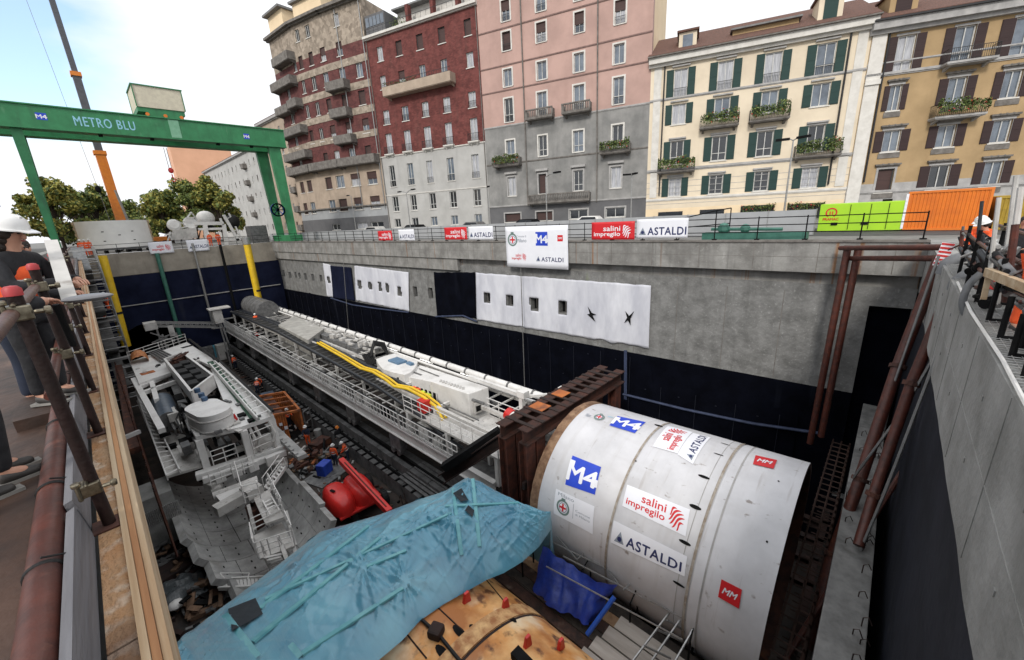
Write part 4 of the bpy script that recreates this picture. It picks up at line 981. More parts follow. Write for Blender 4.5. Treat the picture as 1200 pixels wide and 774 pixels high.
def dormer(b, f, u, w, v, h, d=-.6, mt='cream', shut=None):
    mb = MB(); f.box(mb, u-w/2, u+w/2, v, v+h, -3, d); o_ = mb.build('dormer', M[mt], b)
    mb = MB(); f.box(mb, u-w/2-.2, u+w/2+.2, v+h+.002, v+h+.18, -3.2, d+.25); mb.build('dormer_roof', M['tiles'], o_)
    mb = MB(); f.box(mb, u-w*.28, u+w*.28, v+.35, v+h-.25, d+.01, d+.05); mb.build('dormer_window', M[shut or 'glass_sky'], o_)
dormer(bk, f, f.hit(806, 45)[0], 1.7, HK+.6, 2.0); dormer(bk, f, f.hit(976, 8)[0], 1.9, HK+.6, 2.6, shut='shut_green')
mb = MB(); u0, u1 = sorted((f.hit(860, 35)[0], f.hit(940, 20)[0])); f.box(mb, u0, u1, HK+.9, HK+2.0, -4, -1.2); mb.build('roof_studio', M['ochre'], bk)
mb = MB(); f.box(mb, u0-.2, u1+.2, HK+2.0, HK+2.15, -4.2, -.8); mb.build('studio_roof', M['roofm'], bk)

# ---- ochre building with dark shutters on the right
PE = (PD[0]+9.9, PD[1]-22.5)
op = Path([PD, PE]); f = op.fr[0]; o = (960, 0)
rows = [[(287, 120, 240, 60, 'curtain', 36), (484, 88, 210, 66, 'sky', 34), (700, 45, 165, 90, 'sky', 50)],
        [(253, 287, 372, 38, 'sky', 34), (460, 258, 345, 60, 'sky', 34), (645, 240, 330, 60, 'sky', 40)],
        [(242, 436, 508, 56, 'sky', 30), (425, 422, 495, 60, 'sky', 32), (610, 403, 482, 62, 'sky', 36)],
        [(220, 565, 643, 54, 'shutter', 0), (400, 556, 637, 66, 'glass', 30), (580, 543, 626, 62, 'sky', 34)]]
wo = winlist(op, o, s, rows)
for k in range(4):   # columns beyond the picture edge
    ref = wo[k*3+2]; sp_ = abs(wo[k*3+2][1]-wo[k*3+1][1])
    wo.append([0, min(ref[1]+sp_, f.L-2), ref[2], ref[3], ref[4], 'sky', 36])
HO = f.hit(1085, 21)[1]
bo = building('town_house', 'ochre town house with dark brown shutters and carved stone window hoods', op, HO, [(3, 'trim'), (60, 'ochre')], wo, depth=12)
for k, w in enumerate(wo):
    add_window(bo, f, w[1], w[2], w[3], w[4], w[5], shut=(w[2]*.52 if w[6] else None), sh_mat='shut_dark', surround='trim')
    if 3 <= k: 
        mb = MB(); f.box(mb, w[1]-w[2]/2-.35, w[1]+w[2]/2+.35, w[4]+.3, w[4]+.45, .002, .25); f.box(mb, w[1]-w[2]/2-.25, w[1]+w[2]/2+.25, w[4]+.18, w[4]+.298, .002, .12)
        for q in range(3): mb.ball(f.P(w[1]+(q-1)*w[2]*.35, w[4]+.4, .2), .10, 7, 5)
        f.box(mb, w[1]-w[2]/2-.2, w[1]+w[2]/2+.2, w[3]-.55, w[3]-.12, .002, .06)
        mb.build('window_hood', M['trimd'], bo)
cornice(bo, f, -.2, f.L, HO-.5, .6, .75, 'trim'); cornice(bo, f, -.2, f.L, HO+.1, .14, .95, 'iron', 'gutter')
cornice(bo, f, 0, f.L, f.hit(1085, 82)[1], .2, .16, 'trim', 'string_course'); cornice(bo, f, 0, f.L, f.hit(1085, 68)[1], .1, .08, 'trim', 'string_course'); cornice(bo, f, 0, f.L, f.hit(1060, 224)[1], .2, .14, 'trim', 'string_course')
mb = MB(); f.box(mb, .05, 1.1, 0, HO-.5, .002, .16)
f.box(mb, 0, 1.15, f.hit(1015, 97)[1]-.3, f.hit(1015, 97)[1]+.1, .16, .3); mb.build('pilaster', M['trimw'], bo)
for (x0, x1, y, pl) in [(405, 572, 218, 0), (365, 535, 400, 1)]:
    ua, va = f.hit(o[0]+x0*s, y*s); ub, vb = f.hit(o[0]+x1*s, (y-14)*s); balcony(bo, f, min(ua, ub), max(ua, ub), (va+vb)/2, 1.1, 1.0, 'iron', plants=pl, slab='trim')
u = f.hit(1030, 110)[0]; mb = MB(); mb.tube(f.P(u, 3.2, .12), f.P(u, HO, .12), .08, 8); mb.build('downpipe', M['iron'], bo)
roof(bo, f, -.1, f.L, HO+.25, 3.6, 6); dormer(bo, f, f.hit(1063, 6)[0], 2.0, HO+.3, 2.2, mt='ochre', shut='shut_dark'); dormer(bo, f, f.L-4, 2.0, HO+.3, 2.2, mt='ochre', shut='glass_sky')

# ---- farther buildings up the street
def simple_building(label, P0, P1, H, mt, nfl, ncol, depth=12, w=.9, h=1.5, ms='trim', name='apartment_building', kindf=None, bal=0):
    p = Path([P0, P1]); f = p.fr[0]; wins = []
    for j in range(nfl):
        for i in range(ncol): wins.append([0, f.L*(i+.5)/ncol, w, 1.2+j*(H-1)/nfl+.4, 1.2+j*(H-1)/nfl+.4+h, random.choice(['glass', 'glass', 'half', 'shutter', 'sky'])])
    b = building(name, label, p, H, [(60, mt)], wins, depth=depth)
    for q in wins: add_window(b, f, q[1], q[2], q[3], q[4], q[5], depth=.18)
    cornice(b, f, -.2, f.L+.2, H-.1, .4, .6, ms)
    for k in range(bal):
        j = k % nfl; balcony(b, f, f.L*(.3+.35*(k//nfl)), f.L*(.3+.35*(k//nfl))+2.2, 1.4+j*(H-1)/nfl, 1, 1, 'solid')
    roof(b, f, -.2, f.L+.2, H+.3, 1.6, 5)
    return b
random.seed(21)
simple_building('beige apartment block behind the right leg of the green gantry', (34.6, 86), (33.6, 108), 24, 'beige', 6, 7, bal=4)
simple_building('pale grey apartment block far up the street behind the white machinery', (37, 112), (37, 186), 22.5, 'palegrey', 5, 17, bal=8)
b = simple_building('tall block with a blank salmon gable far behind the trees', (30, 192), (48, 190), 33.5, 'salmon', 1, 1, depth=20)
simple_building('pale yellow house at the left edge beyond the workers', (-5.6, 58), (-7.5, 92), 13.5, 'creamside', 5, 8, depth=10)
simple_building('low grey building far down the street on the left', (-10, 110), (-12, 170), 11, 'palegrey', 3, 12, depth=10)
# ------------------------------------------------------------------ street furniture behind the pit edge
def face_fr(x0, y0, x1, y1): return Fr((x0, y0), (x1, y1))
t = thing('hoarding', 'long low grey site hoarding running along the street', 'fence', (26.5, -2, 0))
mb = MB(); HF = Fr((27.3, 3.3), (23.2, 82))
k = int(HF.L/2.2)
for i in range(k):
    u = i*2.2; HF.box(mb, u+.01, u+2.18, 0, 1.32-.3*i/k+ .01*(i % 2), -.05, 0)
mb.build('panel', M['hoard'], t)
mb = MB()
for i in range(k): HF.box(mb, i*2.2-.02, i*2.2+.01, 0, 1.36-.3*i/k, -.06, .03)
mb.build('post', M['galv'], t)
# railing on the coping of the long wall
t = thing('site_railing', 'thin dark tube railing on top of the long retaining wall', 'railing', LW.P(0, 0))
mb = MB(); off = -.25
for v in (.45, .78, 1.12): mb.tube(LW.P(.2, v, off), LW.P(LW.L, v, off), .024, 6)
mb.build('rail', M['dark'], t)
n = int(LW.L/1.9)
for i in range(n+1):
    mb = MB(); mb.tube(LW.P(.2+i*1.9, .05, off), LW.P(.2+i*1.9, 1.18, off), .026, 6); LW.box(mb, .1+i*1.9, .3+i*1.9, .091, .14, off-.1, off+.1)
    mb.build('post', M['dark'], t)
# second railing set back from the edge, rising ramp rail
t = thing('ramp_railing', 'dark handrail rising along the grey hoarding in front of the cream house', 'railing', (24.5, 3, 0))
mb = MB()
P_ = [W(797, 257, 'x', 24.2), W(840, 247, 'x', 24.6), W(857, 244, 'x', 24.6)]
mb.path(P_, .035, 6)
for p in (P_[0], P_[1], P_[2]): mb.tube(p, V(p.x, p.y, 0), .03, 6)
mb.tube(P_[0]-V(0, 0, .5), P_[2]-V(0, 0, .8), .03, 6)
mb.build('rail', M['dark'], t)
mb = MB(); mb.box((22.9, 3.0, .0), (23.6, 7.6, .42)); o = tag(mb.build('green_skid', M['teal'], bevel=.03), 'low dark green equipment skid behind the railing beside the white sign', 'equipment')
mb = MB(); mb.ball((23.1, 6.6, .62), .3, 8, 5); mb.ball((23.1, 5.6, .6), .24, 8, 5); mb.tube((23.1, 7.2, .6), (23.1, 4, .55), .08); mb.build('valve', M['teal'], o)

# banners on the railing
def banner(name, label, px, plane, items, mt, back=True, off=.06, fr=LW, sag=.01, group=None):
    """px: TL, BR photo points in the frame; items built in a unit (aspect) space"""
    (ua, va), (ub, vb) = fr.hit(*px[0]), fr.hit(*px[1])
    flip = (ub-ua); Lw = abs(flip); Hh = va-vb
    def fn(x, y, o_): # x 0..Lw left to right as seen
        u = ua+(x if flip > 0 else -x)
        return fr.P(u, vb+y, off+o_+sag*math.sin(x*3.1)*math.sin(y*2.3))
    mb = MB(); mb.grid(lambda a, b: fn(a*Lw, b*Hh, 0), max(4, int(Lw/.25)), 8)
    o = mb.build(name, mt, smooth=True); so_ = o.modifiers.new('s', 'SOLIDIFY'); so_.thickness = .004; so_.offset = 0
    tag(o, label, 'banner', group)
    if items:
        mb = MB(); lay(mb, items(Lw, Hh), fn, .008); 
        mb.build('printed_logo', M['ink'], o)
    return o
banner('banner', 'red banner with white salini impregilo lettering, largest of the red ones on the railing', [(694, 261), (744, 281)], 0, lambda w, h: L_salini(.12*w*.5, w*.93, .14*h, .78*h, 0), M['ink'][1])
banner('banner', 'white ASTALDI banner in front of the cream house, right of the largest red banner', [(747, 257.5), (806, 279)], 0, lambda w, h: L_astaldi(.05*w, .97*w, .17*h, .8*h), M['ink'][0])
banner('banner', 'small red banner far left on the railing beside a small white one', [(443, 271), (461, 282)], 0, lambda w, h: L_salini(.06*w, w*.95, .14*h, .8*h, 0), M['ink'][1])
banner('banner', 'small white ASTALDI banner far left on the railing', [(467, 269.5), (487, 282)], 0, lambda w, h: L_astaldi(.05*w, .97*w, .2*h, .75*h), M['ink'][0])
banner('banner', 'middle red banner on the railing in front of the grey lower facade', [(521, 267), (548.5, 281)], 0, lambda w, h: L_salini(.06*w, w*.95, .14*h, .8*h, 0), M['ink'][1])
banner('banner', 'middle white ASTALDI banner beside the middle red banner', [(549, 266), (579, 281)], 0, lambda w, h: L_astaldi(.05*w, .97*w, .2*h, .75*h), M['ink'][0])
def bigp(w, h):
    return L_crest(.12*w, .68*h, .085*w)+[(fit(text2d('Comune di'), .2*w, .36*w, .74*h, .79*h), 4, 0), (fit(text2d('Milano', bold=.01), .2*w, .36*w, .62*h, .71*h), 4, 0)]+L_m4(.51*w, .70*w, .54*h, .86*h)+L_mm(.845*w, .925*w, .64*h, .78*h)+L_salini(.1*w, .35*w, .18*h, .34*h)+L_astaldi(.51*w, .93*w, .17*h, .33*h)
banner('banner', 'big square white sponsor banner with five logos hanging over the wall edge', [(594, 266), (668, 316)], 0, bigp, M['ink'][0], off=.2, sag=.02)
# signs on the far wall railing
FW = Fr((-2, 66), (19.2, 66))
banner('banner', 'white sign with small red print on the far wall, left of the two', [(172, 284.5), (204, 296)], 0, lambda w, h: L_salini(.12*w, .93*w, .2*h, .75*h), M['ink'][0], off=.3, fr=FW)
banner('banner', 'white ASTALDI sign on the far wall below the white machinery', [(217, 282), (245.5, 293.5)], 0, lambda w, h: L_astaldi(.08*w, .96*w, .28*h, .72*h), M['ink'][0], off=.3, fr=FW)
t = thing('far_railing', 'thin railing along the top of the far end wall', 'railing', (9, 66.3, 0)); mb = MB()
for v in (.5, 1.05): mb.tube((-1, 66.2, v), (19, 66.2, v), .025, 5)
for i in range(11): mb.tube((-1+i*2, 66.2, 0), (-1+i*2, 66.2, 1.1), .025, 5)
mb.build('rail', M['dark'], t)

# generator and containers on the street side
GF = Fr((30, 4), (30, -12))
def gpx(a, b): # photo x to y coordinate on x=30
    return W(a, b, 'x', 30)
p0, p1 = gpx(962, 240), gpx(1063, 238)
t = thing('generator_box', 'lime green generator box with a red logo on the street edge', 'generator', (31, (p0.y+p1.y)/2, 0))
mb = MB(); mb.box((30, p1.y, 0), (32.4, p0.y, p0.z)); mb.build('housing', M['lime'], t, bevel=.03)
mb = MB()
for f_ in (.38, .62, .82):
    y = p0.y+(p1.y-p0.y)*f_; mb.box((29.97, y-.012, .1), (29.999, y+.012, p0.z-.08))
mb.box((29.95, p0.y-.9, .35), (29.998, p0.y-.6, .5)); mb.box((29.95, p1.y+1.7, .35), (29.998, p1.y+1.4, .5)); mb.build('panel_gap', M['dark'], t)
gfn = lambda x, y, o_: V(29.985-o_, p0.y-x, y)
mb = MB(); lay(mb, [(ring2(.55, 1.05, .2, .27, -60, 240), 1, 0), (rect(.47, .52, .9, 1.12), 1, 0), (rect(.58, .63, .9, 1.12), 1, 0), (fit(text2d('PRAMAC', bold=.03), .2, .92, .62, .76), 1, 0)], gfn); mb.build('logo', M['ink'], t)
mb = MB(); mb.box((31, p1.y+.6, p0.z), (31.4, p1.y+1, p0.z+.12)); mb.build('exhaust', M['dark'], t)
def container(label, pa, pb, mt, x=30, depth=6, H=None):
    y0, y1 = pa.y, pb.y; H = H or pa.z; t = thing('shipping_container', label, 'container', (x+depth/2, (y0+y1)/2, 0)); mb = MB(); n = int((y0-y1)/.14); pts = []
    for i in range(n*4+1):
        yy = y0-.1-(y0-y1-.2)*i/(n*4); pts.append((x+(.05 if (i % 4) in (1, 2) else .02), yy))
    for a, b in zip(pts, pts[1:]): mb.add([(a[0], a[1], .12), (b[0], b[1], .12), (b[0], b[1], H-.1), (a[0], a[1], H-.1)], [(0, 1, 2, 3)])
    mb.box((x+.08, y1, .1), (x+depth, y0, H-.03)); mb.build('corrugated_wall', mt, t)
    mb = MB()
    for yy in (y0, y1+.1): mb.box((x-.01, yy-.1, 0), (x+.1, yy, H))
    mb.box((x-.01, y1+.1, H-.11), (x+.1, y0-.1, H)); mb.box((x-.01, y1+.1, 0), (x+.1, y0-.1, .12)); mb.build('frame', mt, t)
    return t
p2, p3 = gpx(1066, 225), gpx(1166, 223)
oc = container('bright orange container on the street edge right of the lime generator', p2, p3, M['orange'])
mb = MB(); mb.box((29.97, p2.y-.02, .1), (29.985, p2.y+.08, p2.z-.1)); 
for k in range(9): mb.box((29.96, p2.y+.0, .15+k*.19), (29.975, p2.y+.06, .24+k*.19))
mb.build('marking', M['ink'][0], oc)
p4, p5 = gpx(1172, 230), gpx(1240, 228)
container('ochre yellow container at the right edge behind the man in black', p4, V(30, p4.y-4, 1.7), nmat('ochre container', (.42, .28, .03), None, .6), H=p4.z)

def lamp_post(label, base, H, arms, r=.06, head='street'):
    t = thing('street_lamp', label, 'street lamp', base); x, y, z = base
    mb = MB(); mb.tube((x, y, z), (x, y, z+H), r, 8, r*.6); mb.tube((x, y, z), (x, y, z+.5), r*1.5, 8); mb.build('pole', M['galv'], t)
    for (dx, dy, ln) in arms:
        mb = MB(); e = V(x+dx*ln, y+dy*ln, z+H+.15*ln); mb.path([V(x, y, z+H-.05), V(x+dx*ln*.5, y+dy*ln*.5, z+H+.12*ln), e], r*.5, 6); mb.build('arm', M['galv'], t)
        mb = MB(); mb.hexa([e+V(dx*a-dy*b, dy*a+dx*b, c) for c in (-.05, .07) for a, b in ((-.1, -.12), (.6, -.1), (.6, .1), (-.1, .12))]); mb.build('lamp_head', M['dark'], t)
    return t
def P2(x, y, d): p = W(x, y, 'x', d); return p
q = P2(641, 262, 27.2); lamp_post('thin lamp post with one arm behind the big sponsor banner', (q.x, q.y, 0), W(641, 207, 'x', 27.2).z, [(-.2, -1, 1.1)])
q = W(920, 240, 'x', 29); lp = lamp_post('tall lamp post with floodlights in front of the cream house', (q.x, q.y, 0), W(922, 165, 'x', 29).z, [(-.3, -.9, .3), (-.3, .9, .3)])
q = W(740, 230, 'x', 30); lamp_post('slim lamp post with a small floodlight in front of the pink building', (q.x, q.y, 0), W(742, 205, 'x', 30).z, [(-.5, -.7, .25), (-.5, .7, .2)])
q = W(479, 250, 'x', 26.5); lamp_post('double-armed street lamp in front of the red brick building', (q.x, q.y, 0), W(477, 226, 'x', 26.5).z, [(.1, 1, 1.4), (-.1, -1, 1.4)])
q = W(415, 255, 'x', 27); lamp_post('street lamp in front of the curved-balcony building', (q.x, q.y, 0), W(411, 230, 'x', 27).z, [(.1, 1, .8)])
q = W(573, 250, 'x', 29); lamp_post('short lamp post at the joint of the red and pink buildings', (q.x, q.y, 0), W(571, 220, 'x', 29).z, [(-.4, -.7, .3)])
lamp_post('distant street lamp among the buildings at the left edge', (-7, 75, 0), 9, [(1, .2, 1.8)])

# parked cars glimpsed along the street
def car(label, x, y, rz, mt):
    t = thing('parked_car', label, 'car', (x, y, 0), rz, 'cars parked along the facades'); mb = MB()
    prof = [(-2.1, .35), (-2.15, .75), (-1.5, .9), (-1.0, 1.38), (.55, 1.42), (1.25, .95), (2.05, .8), (2.15, .4)]
    for sx in (0,):
        a = [V(-.85, px_, pz) for px_, pz in prof]; b = [V(.85, px_, pz) for px_, pz in prof]; n_ = len(prof)
        mb.add(a+b, [(i, i+1, n_+i+1, n_+i) for i in range(n_-1)]+[tuple(range(n_))[::-1], tuple(range(n_, 2*n_)), (n_-1, 0, n_, 2*n_-1)])
    mb.build('body', mt, t, local=True, bevel=.06)
    mb = MB()
    for sx in (-.856, .836): mb.hexa([V(sx, -1.05, .92), V(sx+.02, -1.05, .92), V(sx+.02, .95, .95), V(sx, .95, .95), V(sx, -.9, 1.3), V(sx+.02, -.9, 1.3), V(sx+.02, .5, 1.34), V(sx, .5, 1.34)])
    mb.build('side_windows', M['glass'], t, local=True)
    for wx in (-.8, .62):
        for wy in (-1.3, 1.35): mb = MB(); mb.tube((wx, wy, .32), (wx+.18, wy, .32), .32, 14); mb.build('wheel', M['black'], t, local=True)
for i, (y, mt, lb) in enumerate([(24, 'white', 'white car parked in front of the pink building'), (31, 'dark', 'black car parked left of the white car'), (38, 'grey_steel', 'grey car parked near the joint of the red and pink buildings'), (47, 'dark', 'dark car parked in front of the red brick building'), (54, 'white_dirty', 'pale car parked by the curved-balcony building')]):
    car(lb, 37.5-(y-24)*.28, y, R_(17), M[mt])

# ------------------------------------------------------------------ green gantry crane across the pit
t = thing('gantry_crane', 'green gantry crane reading METRO BLU spanning the pit', 'gantry crane', (-1.5, 60, 0))
GY = 60.0; xl, xr = -6.5, 21.6
mb = MB()
for gy in (60.0, 64.3):
    mb.box((xl, gy, 12.05), (xr, gy+1.1, 13.95)); mb.box((xl, gy-.12, 11.92), (xr, gy+1.22, 12.048)); mb.box((xl, gy-.12, 13.952), (xr, gy+1.22, 14.08))
mb.build('main_girder', M['green'], t, bevel=.02)
mb = MB()
for x in (xl+.1, xr-.9): mb.box((x, 61.12, 12.2), (x+.8, 64.28, 13.8))
mb.build('end_beam', M['green'], t)
mb = MB()
for gy, gx in ((60.2, 0), (64.6, -.2)):
    mb.hexa([V(20.1+gx, gy, 0), V(20.9+gx, gy, 0), V(20.9+gx, gy+.6, 0), V(20.1+gx, gy+.6, 0), V(19.5+gx, gy, 11.9), V(20.9+gx, gy, 11.9), V(20.9+gx, gy+.6, 11.9), V(19.5+gx, gy+.6, 11.9)])
mb.build('leg', M['green'], t, bevel=.02)
mb = MB()
for gy in (60.3, 64.7): mb.hexa([V(-1.7, gy, 0), V(-1.3, gy, 0), V(-1.3, gy+.4, 0), V(-1.7, gy+.4, 0), V(-1.8, gy, 11.9), V(-1.05, gy, 11.9), V(-1.05, gy+.4, 11.9), V(-1.8, gy+.4, 11.9)])
mb.build('leg', M['green'], t)
mb = MB(); mb.box((19.6, 59.2, .1), (21.2, 66.2, .9)); mb.box((-2.1, 59.2, .1), (-1, 66.2, .8)); mb.build('bogie', M['green'], t, bevel=.03)
mb = MB()
for k in range(12):
    a = 2*math.pi*k/12
mb.lathe([(0.7, -.15), (.85, -.15), (.85, .15), (.7, .15), (.7, -.15)], (19.0, 59.9, 4.2), 24, (0, 1, 0))
mb.lathe([(0.0, -.12), (.2, -.12), (.2, .12), (.0, .12)], (19.0, 59.9, 4.2), 12, (0, 1, 0))
for k in range(8): a = 2*math.pi*k/8; mb.beam((19.0, 59.9, 4.2), (19.0+.72*math.cos(a), 59.9, 4.2+.72*math.sin(a)), .09, .1); mb.build('cable_reel', M['bluewall'] if 0 else nmat('blue reel', (.02, .1, .42), None, .5), t)
mb = MB(); mb.beam((10.3, 59.98, 12.1), (10.3, 59.98, 13.9), .9, .04, (0, 1, 0)); mb.build('pale_plate', M['greenpale'], t)
gfn = lambda x, y, o_: V(x, 59.995-o_, y)
ga, gb = W(85, 137, 'y', 60), W(158, 148, 'y', 60)
LX = W(41, 134, 'y', 60).x; RXX = W(285, 157, 'y', 60).x
its = [(fit(text2d('METRO BLU', bold=.015, space=1.15), ga.x, gb.x, 12.5, 13.35), 6, 0)]
mb = MB(); lay(mb, its+L_m4(LX, LX+.7, 12.75, 13.35)[:3]+L_m4(RXX, RXX+.6, 12.6, 13.2)[:3], gfn)
mb.build('lettering', M['ink'], t)
mb = MB()
for x in (4, 8, 14, 17.5): mb.box((x, 60.3, 11.72), (x+.3, 60.7, 11.91))
mb.build('floodlight', M['dark'], t)
tr = thing('crane_trolley', 'boxy pale trolley housing on a green base riding on the gantry girder', 'crane trolley', (9.5, 62, 14.1))
mb = MB(); mb.box((7.6, 60.2, 14.95), (11.7, 64.2, 17.0)); mb.build('housing', nmat('cream panel', (.62, .58, .45), (.52, .48, .38), .7), tr)
mb = MB(); mb.box((7.5, 60.1, 17.0), (11.8, 64.3, 17.1)); 
for x in (7.55, 11.65): mb.box((x, 60.12, 14.95), (x+.08, 60.19, 17)); mb.box((x, 64.2, 14.95), (x+.08, 64.28, 17))
mb.build('housing_frame', M['green'], tr)
mb = MB(); mb.box((7.6, 60.3, 14.5), (11.6, 64.1, 14.94)); mb.box((8.4, 60.25, 14.1), (11.4, 60.7, 14.5)); mb.box((8.4, 63.5, 14.1), (11.4, 63.9, 14.5)); mb.build('base', M['green'], tr)
mb = MB()
for x in (8.3, 9.8, 11.2): mb.tube((x, 60.15, 14.28), (x, 60.3, 14.28), .17, 10)
mb.build('wheel', M['orange'], tr)
hk = thing('crane_hook', 'red hook block hanging from the gantry crane in front of the trees', 'hook', (12.6, 62, 3))
mb = MB(); 
for dx in (-.1, .1): mb.tube((12.6+dx, 62, 14), (12.6+dx, 62, 9.6), .02, 5)
hp = W(200, 199, 'y', 62); 
mb = MB()
for dx in (-.12, .12): mb.tube((hp.x+dx, 62, 11.3), (hp.x+dx, 62, hp.z), .025, 5)
mb.build('cable', M['dark'], hk)
mb = MB(); mb.ball((hp.x, 62, hp.z-.1), .26, 10, 6, (1, .6, 1.2)); mb.build('block', M['redpaint'], hk, smooth=True)
mb = MB(); mb.path([(hp.x, 62, hp.z-.5), (hp.x, 62, hp.z-.85), (hp.x+.22, 62, hp.z-1.1), (hp.x+.05, 62, hp.z-1.32), (hp.x-.2, 62, hp.z-1.15)], .06, 6); mb.build('hook', M['redpaint'], hk)

# mobile crane with its boom up behind the white ring
t = thing('mobile_crane', 'mobile crane with a steep grey telescopic boom and orange lower section', 'mobile crane', (5, 75, 0))
bt = [W(x, y, 'y', yy) for x, y, yy in ((150, 285, 75), (117, 180, 75), (89, 88, 75), (60, -2, 75))]; top = bt[3]+(bt[3]-bt[2])*.4
mb = MB(); mb.beam(bt[0], bt[1], .95, 1.2, (0, 1, 0)); mb.build('boom_base', M['craneorange'], t)
mb = MB(); mb.beam(bt[1], bt[2], .72, .9, (0, 1, 0)); mb.beam(bt[2], top, .52, .7, (0, 1, 0)); mb.build('boom_section', nmat('dark grey boom paint', (.09, .095, .11), None, .5), t)
mb = MB()
for q, w in ((bt[1], 1.2), (bt[2], .95)): mb.beam(q-V(0, 0, .2), q+V(0, 0, .25), w, w+.2, (0, 1, 0))
mb.build('boom_collar', M['craneorange'], t)
mb = MB(); mb.tube(bt[0]+V(.9, -.5, -.5), bt[0].lerp(bt[1], .6)+V(.3, -.5, 0), .16, 8); mb.build('lift_cylinder', M['galv'], t)
mb = MB(); mb.box((3, 74.5, .9), (9, 78, 1.6)); mb.box((3.2, 75, 1.6), (5.4, 77.5, 3)); mb.build('carrier', M['craneorange'], t, bevel=.05)
for x in (3.6, 4.9, 7.2, 8.4): mb = MB(); mb.tube((x, 74.3, .55), (x, 74.7, .55), .55, 14); mb.build('wheel', M['black'], t)
# small hanging block on its line
hb = thing('hook_block', 'small dark hook block hanging left of the orange boom', 'hook', W(116, 222, 'y', 72)); mb = MB(); p = W(115, 222, 'y', 72)
mb.ball(p, .28, 8, 5, (1, .6, 1.5)); mb.build('block', M['dark'], hb); mb = MB(); mb.tube(p, V(p.x+.3, 72, 0.2), .03, 5); mb.tube(p, V(p.x-1.5, 72, 40), .02, 5); mb.build('line', M['cable'], hb)

# white ring segment standing on the bank
t = thing('shield_ring', 'white curved steel shield ring standing on the bank behind the far wall', 'shield ring', (3.5, 70.9, .6))
RC, RR = V(3.45, 71.2, 0), 3.35
def rg(a, z, r): return (RC.x+r*math.sin(a), RC.y-r*math.cos(a), z)
mb = MB(); mb.grid(lambda a, b: rg(R_(-78+156*a), .62+3.15*b, RR), 40, 4); mb.grid(lambda a, b: rg(R_(78-156*a), .62+3.15*b, RR-.12), 40, 4); mb.grid(lambda a, b: rg(R_(-78+156*a), 3.77, RR-.12*b), 40, 1); mb.build('shell', nmat('clean white ring paint', (.86, .86, .84), (.78, .78, .76), .45, scale=.8), t, smooth=True)
mb = MB()
for a in (-78, 78):
    for z in (.9, 1.6, 2.3, 3.0, 3.6): p = V(*rg(R_(a*1.01), z, RR+.02)); mb.cbox(p, (.25, .3, .3), R_(a))
    mb.beam(V(*rg(R_(a), .62, RR-.02)), V(*rg(R_(a), 3.77, RR-.02)), .2, .25)
mb.build('flange', nmat('tan flange', (.5, .38, .25), None, .7), t)
mb = MB(); mb.grid(lambda a, b: rg(R_(-80+160*a), .38+.22*b, RR+.15-.3*b), 40, 1); mb.build('lower_rim', M['grey_steel'], t)
mb = MB()
for (px_, py_) in [(120, 272), (155, 271), (123, 283), (158, 281), (140, 275.5)]:
    p = W(px_, py_, 'y', 68); a = math.asin(max(-1, min(1, (p.x-RC.x)/RR))); q = V(*rg(a, p.z, RR+.01)); mb.cbox(q, (.22, .03, .09), a+.0)
mb.build('lifting_slot', M['dark'], t)
mb = MB()
for k in range(6): mb.box((1.0+k, 68.2, .0), (1.3+k, 72, .36))
mb.build('support_blocks', M['dark'], t)

# white machine frame on the bank
def pole3(mb, pts, w, y=None):
    q = [W(x, z, 'y', yy) for x, z, yy in pts]
    for a, b in zip(q, q[1:]): mb.beam(a, b, w, w, (0, 1, 0))
t = thing('erector_frame', 'white tunnelling machine frame standing on the bank beyond the far wall', 'machine frame', (13, 70, 0))
mb = MB()
for y in (69.5, 72):
    pole3(mb, [(228, 262, y), (262, 262, y)], .45); pole3(mb, [(240, 263, y), (243, 286, y)], .5); pole3(mb, [(262, 263, y), (266, 290, y)], .45); pole3(mb, [(232, 269, y), (264, 268, y)], .3)
    pole3(mb, [(262, 252, y), (279, 282, y)], .35); pole3(mb, [(268, 250, y), (283, 280, y)], .2); pole3(mb, [(264, 282, y), (282, 281, y)], .35); pole3(mb, [(258, 256, y), (268, 284, y)], .25)
    for q in range(4): pole3(mb, [(264+q*4.2, 257+q*7, y), (270+q*3.4, 255+q*7.5, y)], .12)
mb.build('frame', M['white'], t)
mb = MB(); mb.hexa([W(x, z, 'y', y) for z1 in (0,) for y in (0,) for x, z, y in ((200, 282, 69), (232, 279, 69), (232, 279, 72.5), (200, 282, 72.5), (202, 270, 69), (230, 267, 69), (230, 267, 72.5), (202, 270, 72.5))]); mb.build('housing', M['white_dirty'], t, bevel=.05)
mb = MB(); p = W(204, 264, 'y', 69.5); mb.lathe([(.1, -.3), (.75, -.3), (.75, .1), (.5, .3), (0, .3)], p, 16, (0, -1, .2)); p = W(223, 262, 'y', 70); mb.lathe([(.0, -.3), (.8, -.3), (.8, .3), (.0, .3)], p, 16, (0, -1, .4)); mb.build('drum', M['white'], t)
p = W(241, 256, 'y', 71); mb = MB(); mb.ball(p, 1.0, 12, 8, (1.1, 1, 1)); mb.build('drive_dome', M['white'], t, smooth=True)
mb = MB(); p = W(273, 260, 'y', 70); mb.ball(p, .9, 10, 6, (1, 1, 1.1)); p = W(248, 268, 'y', 71); mb.ball(p, .5, 8, 5)
for k in range(14): 
    a = W(198+k*5, 283-(k % 3)*3, 'y', 71); mb.tube(a, a+V(random.uniform(-.8, .8), 0, random.uniform(.3, 1.4)), .07, 5)
mb.build('hoses', M['black'], t, smooth=True)
mb = MB()
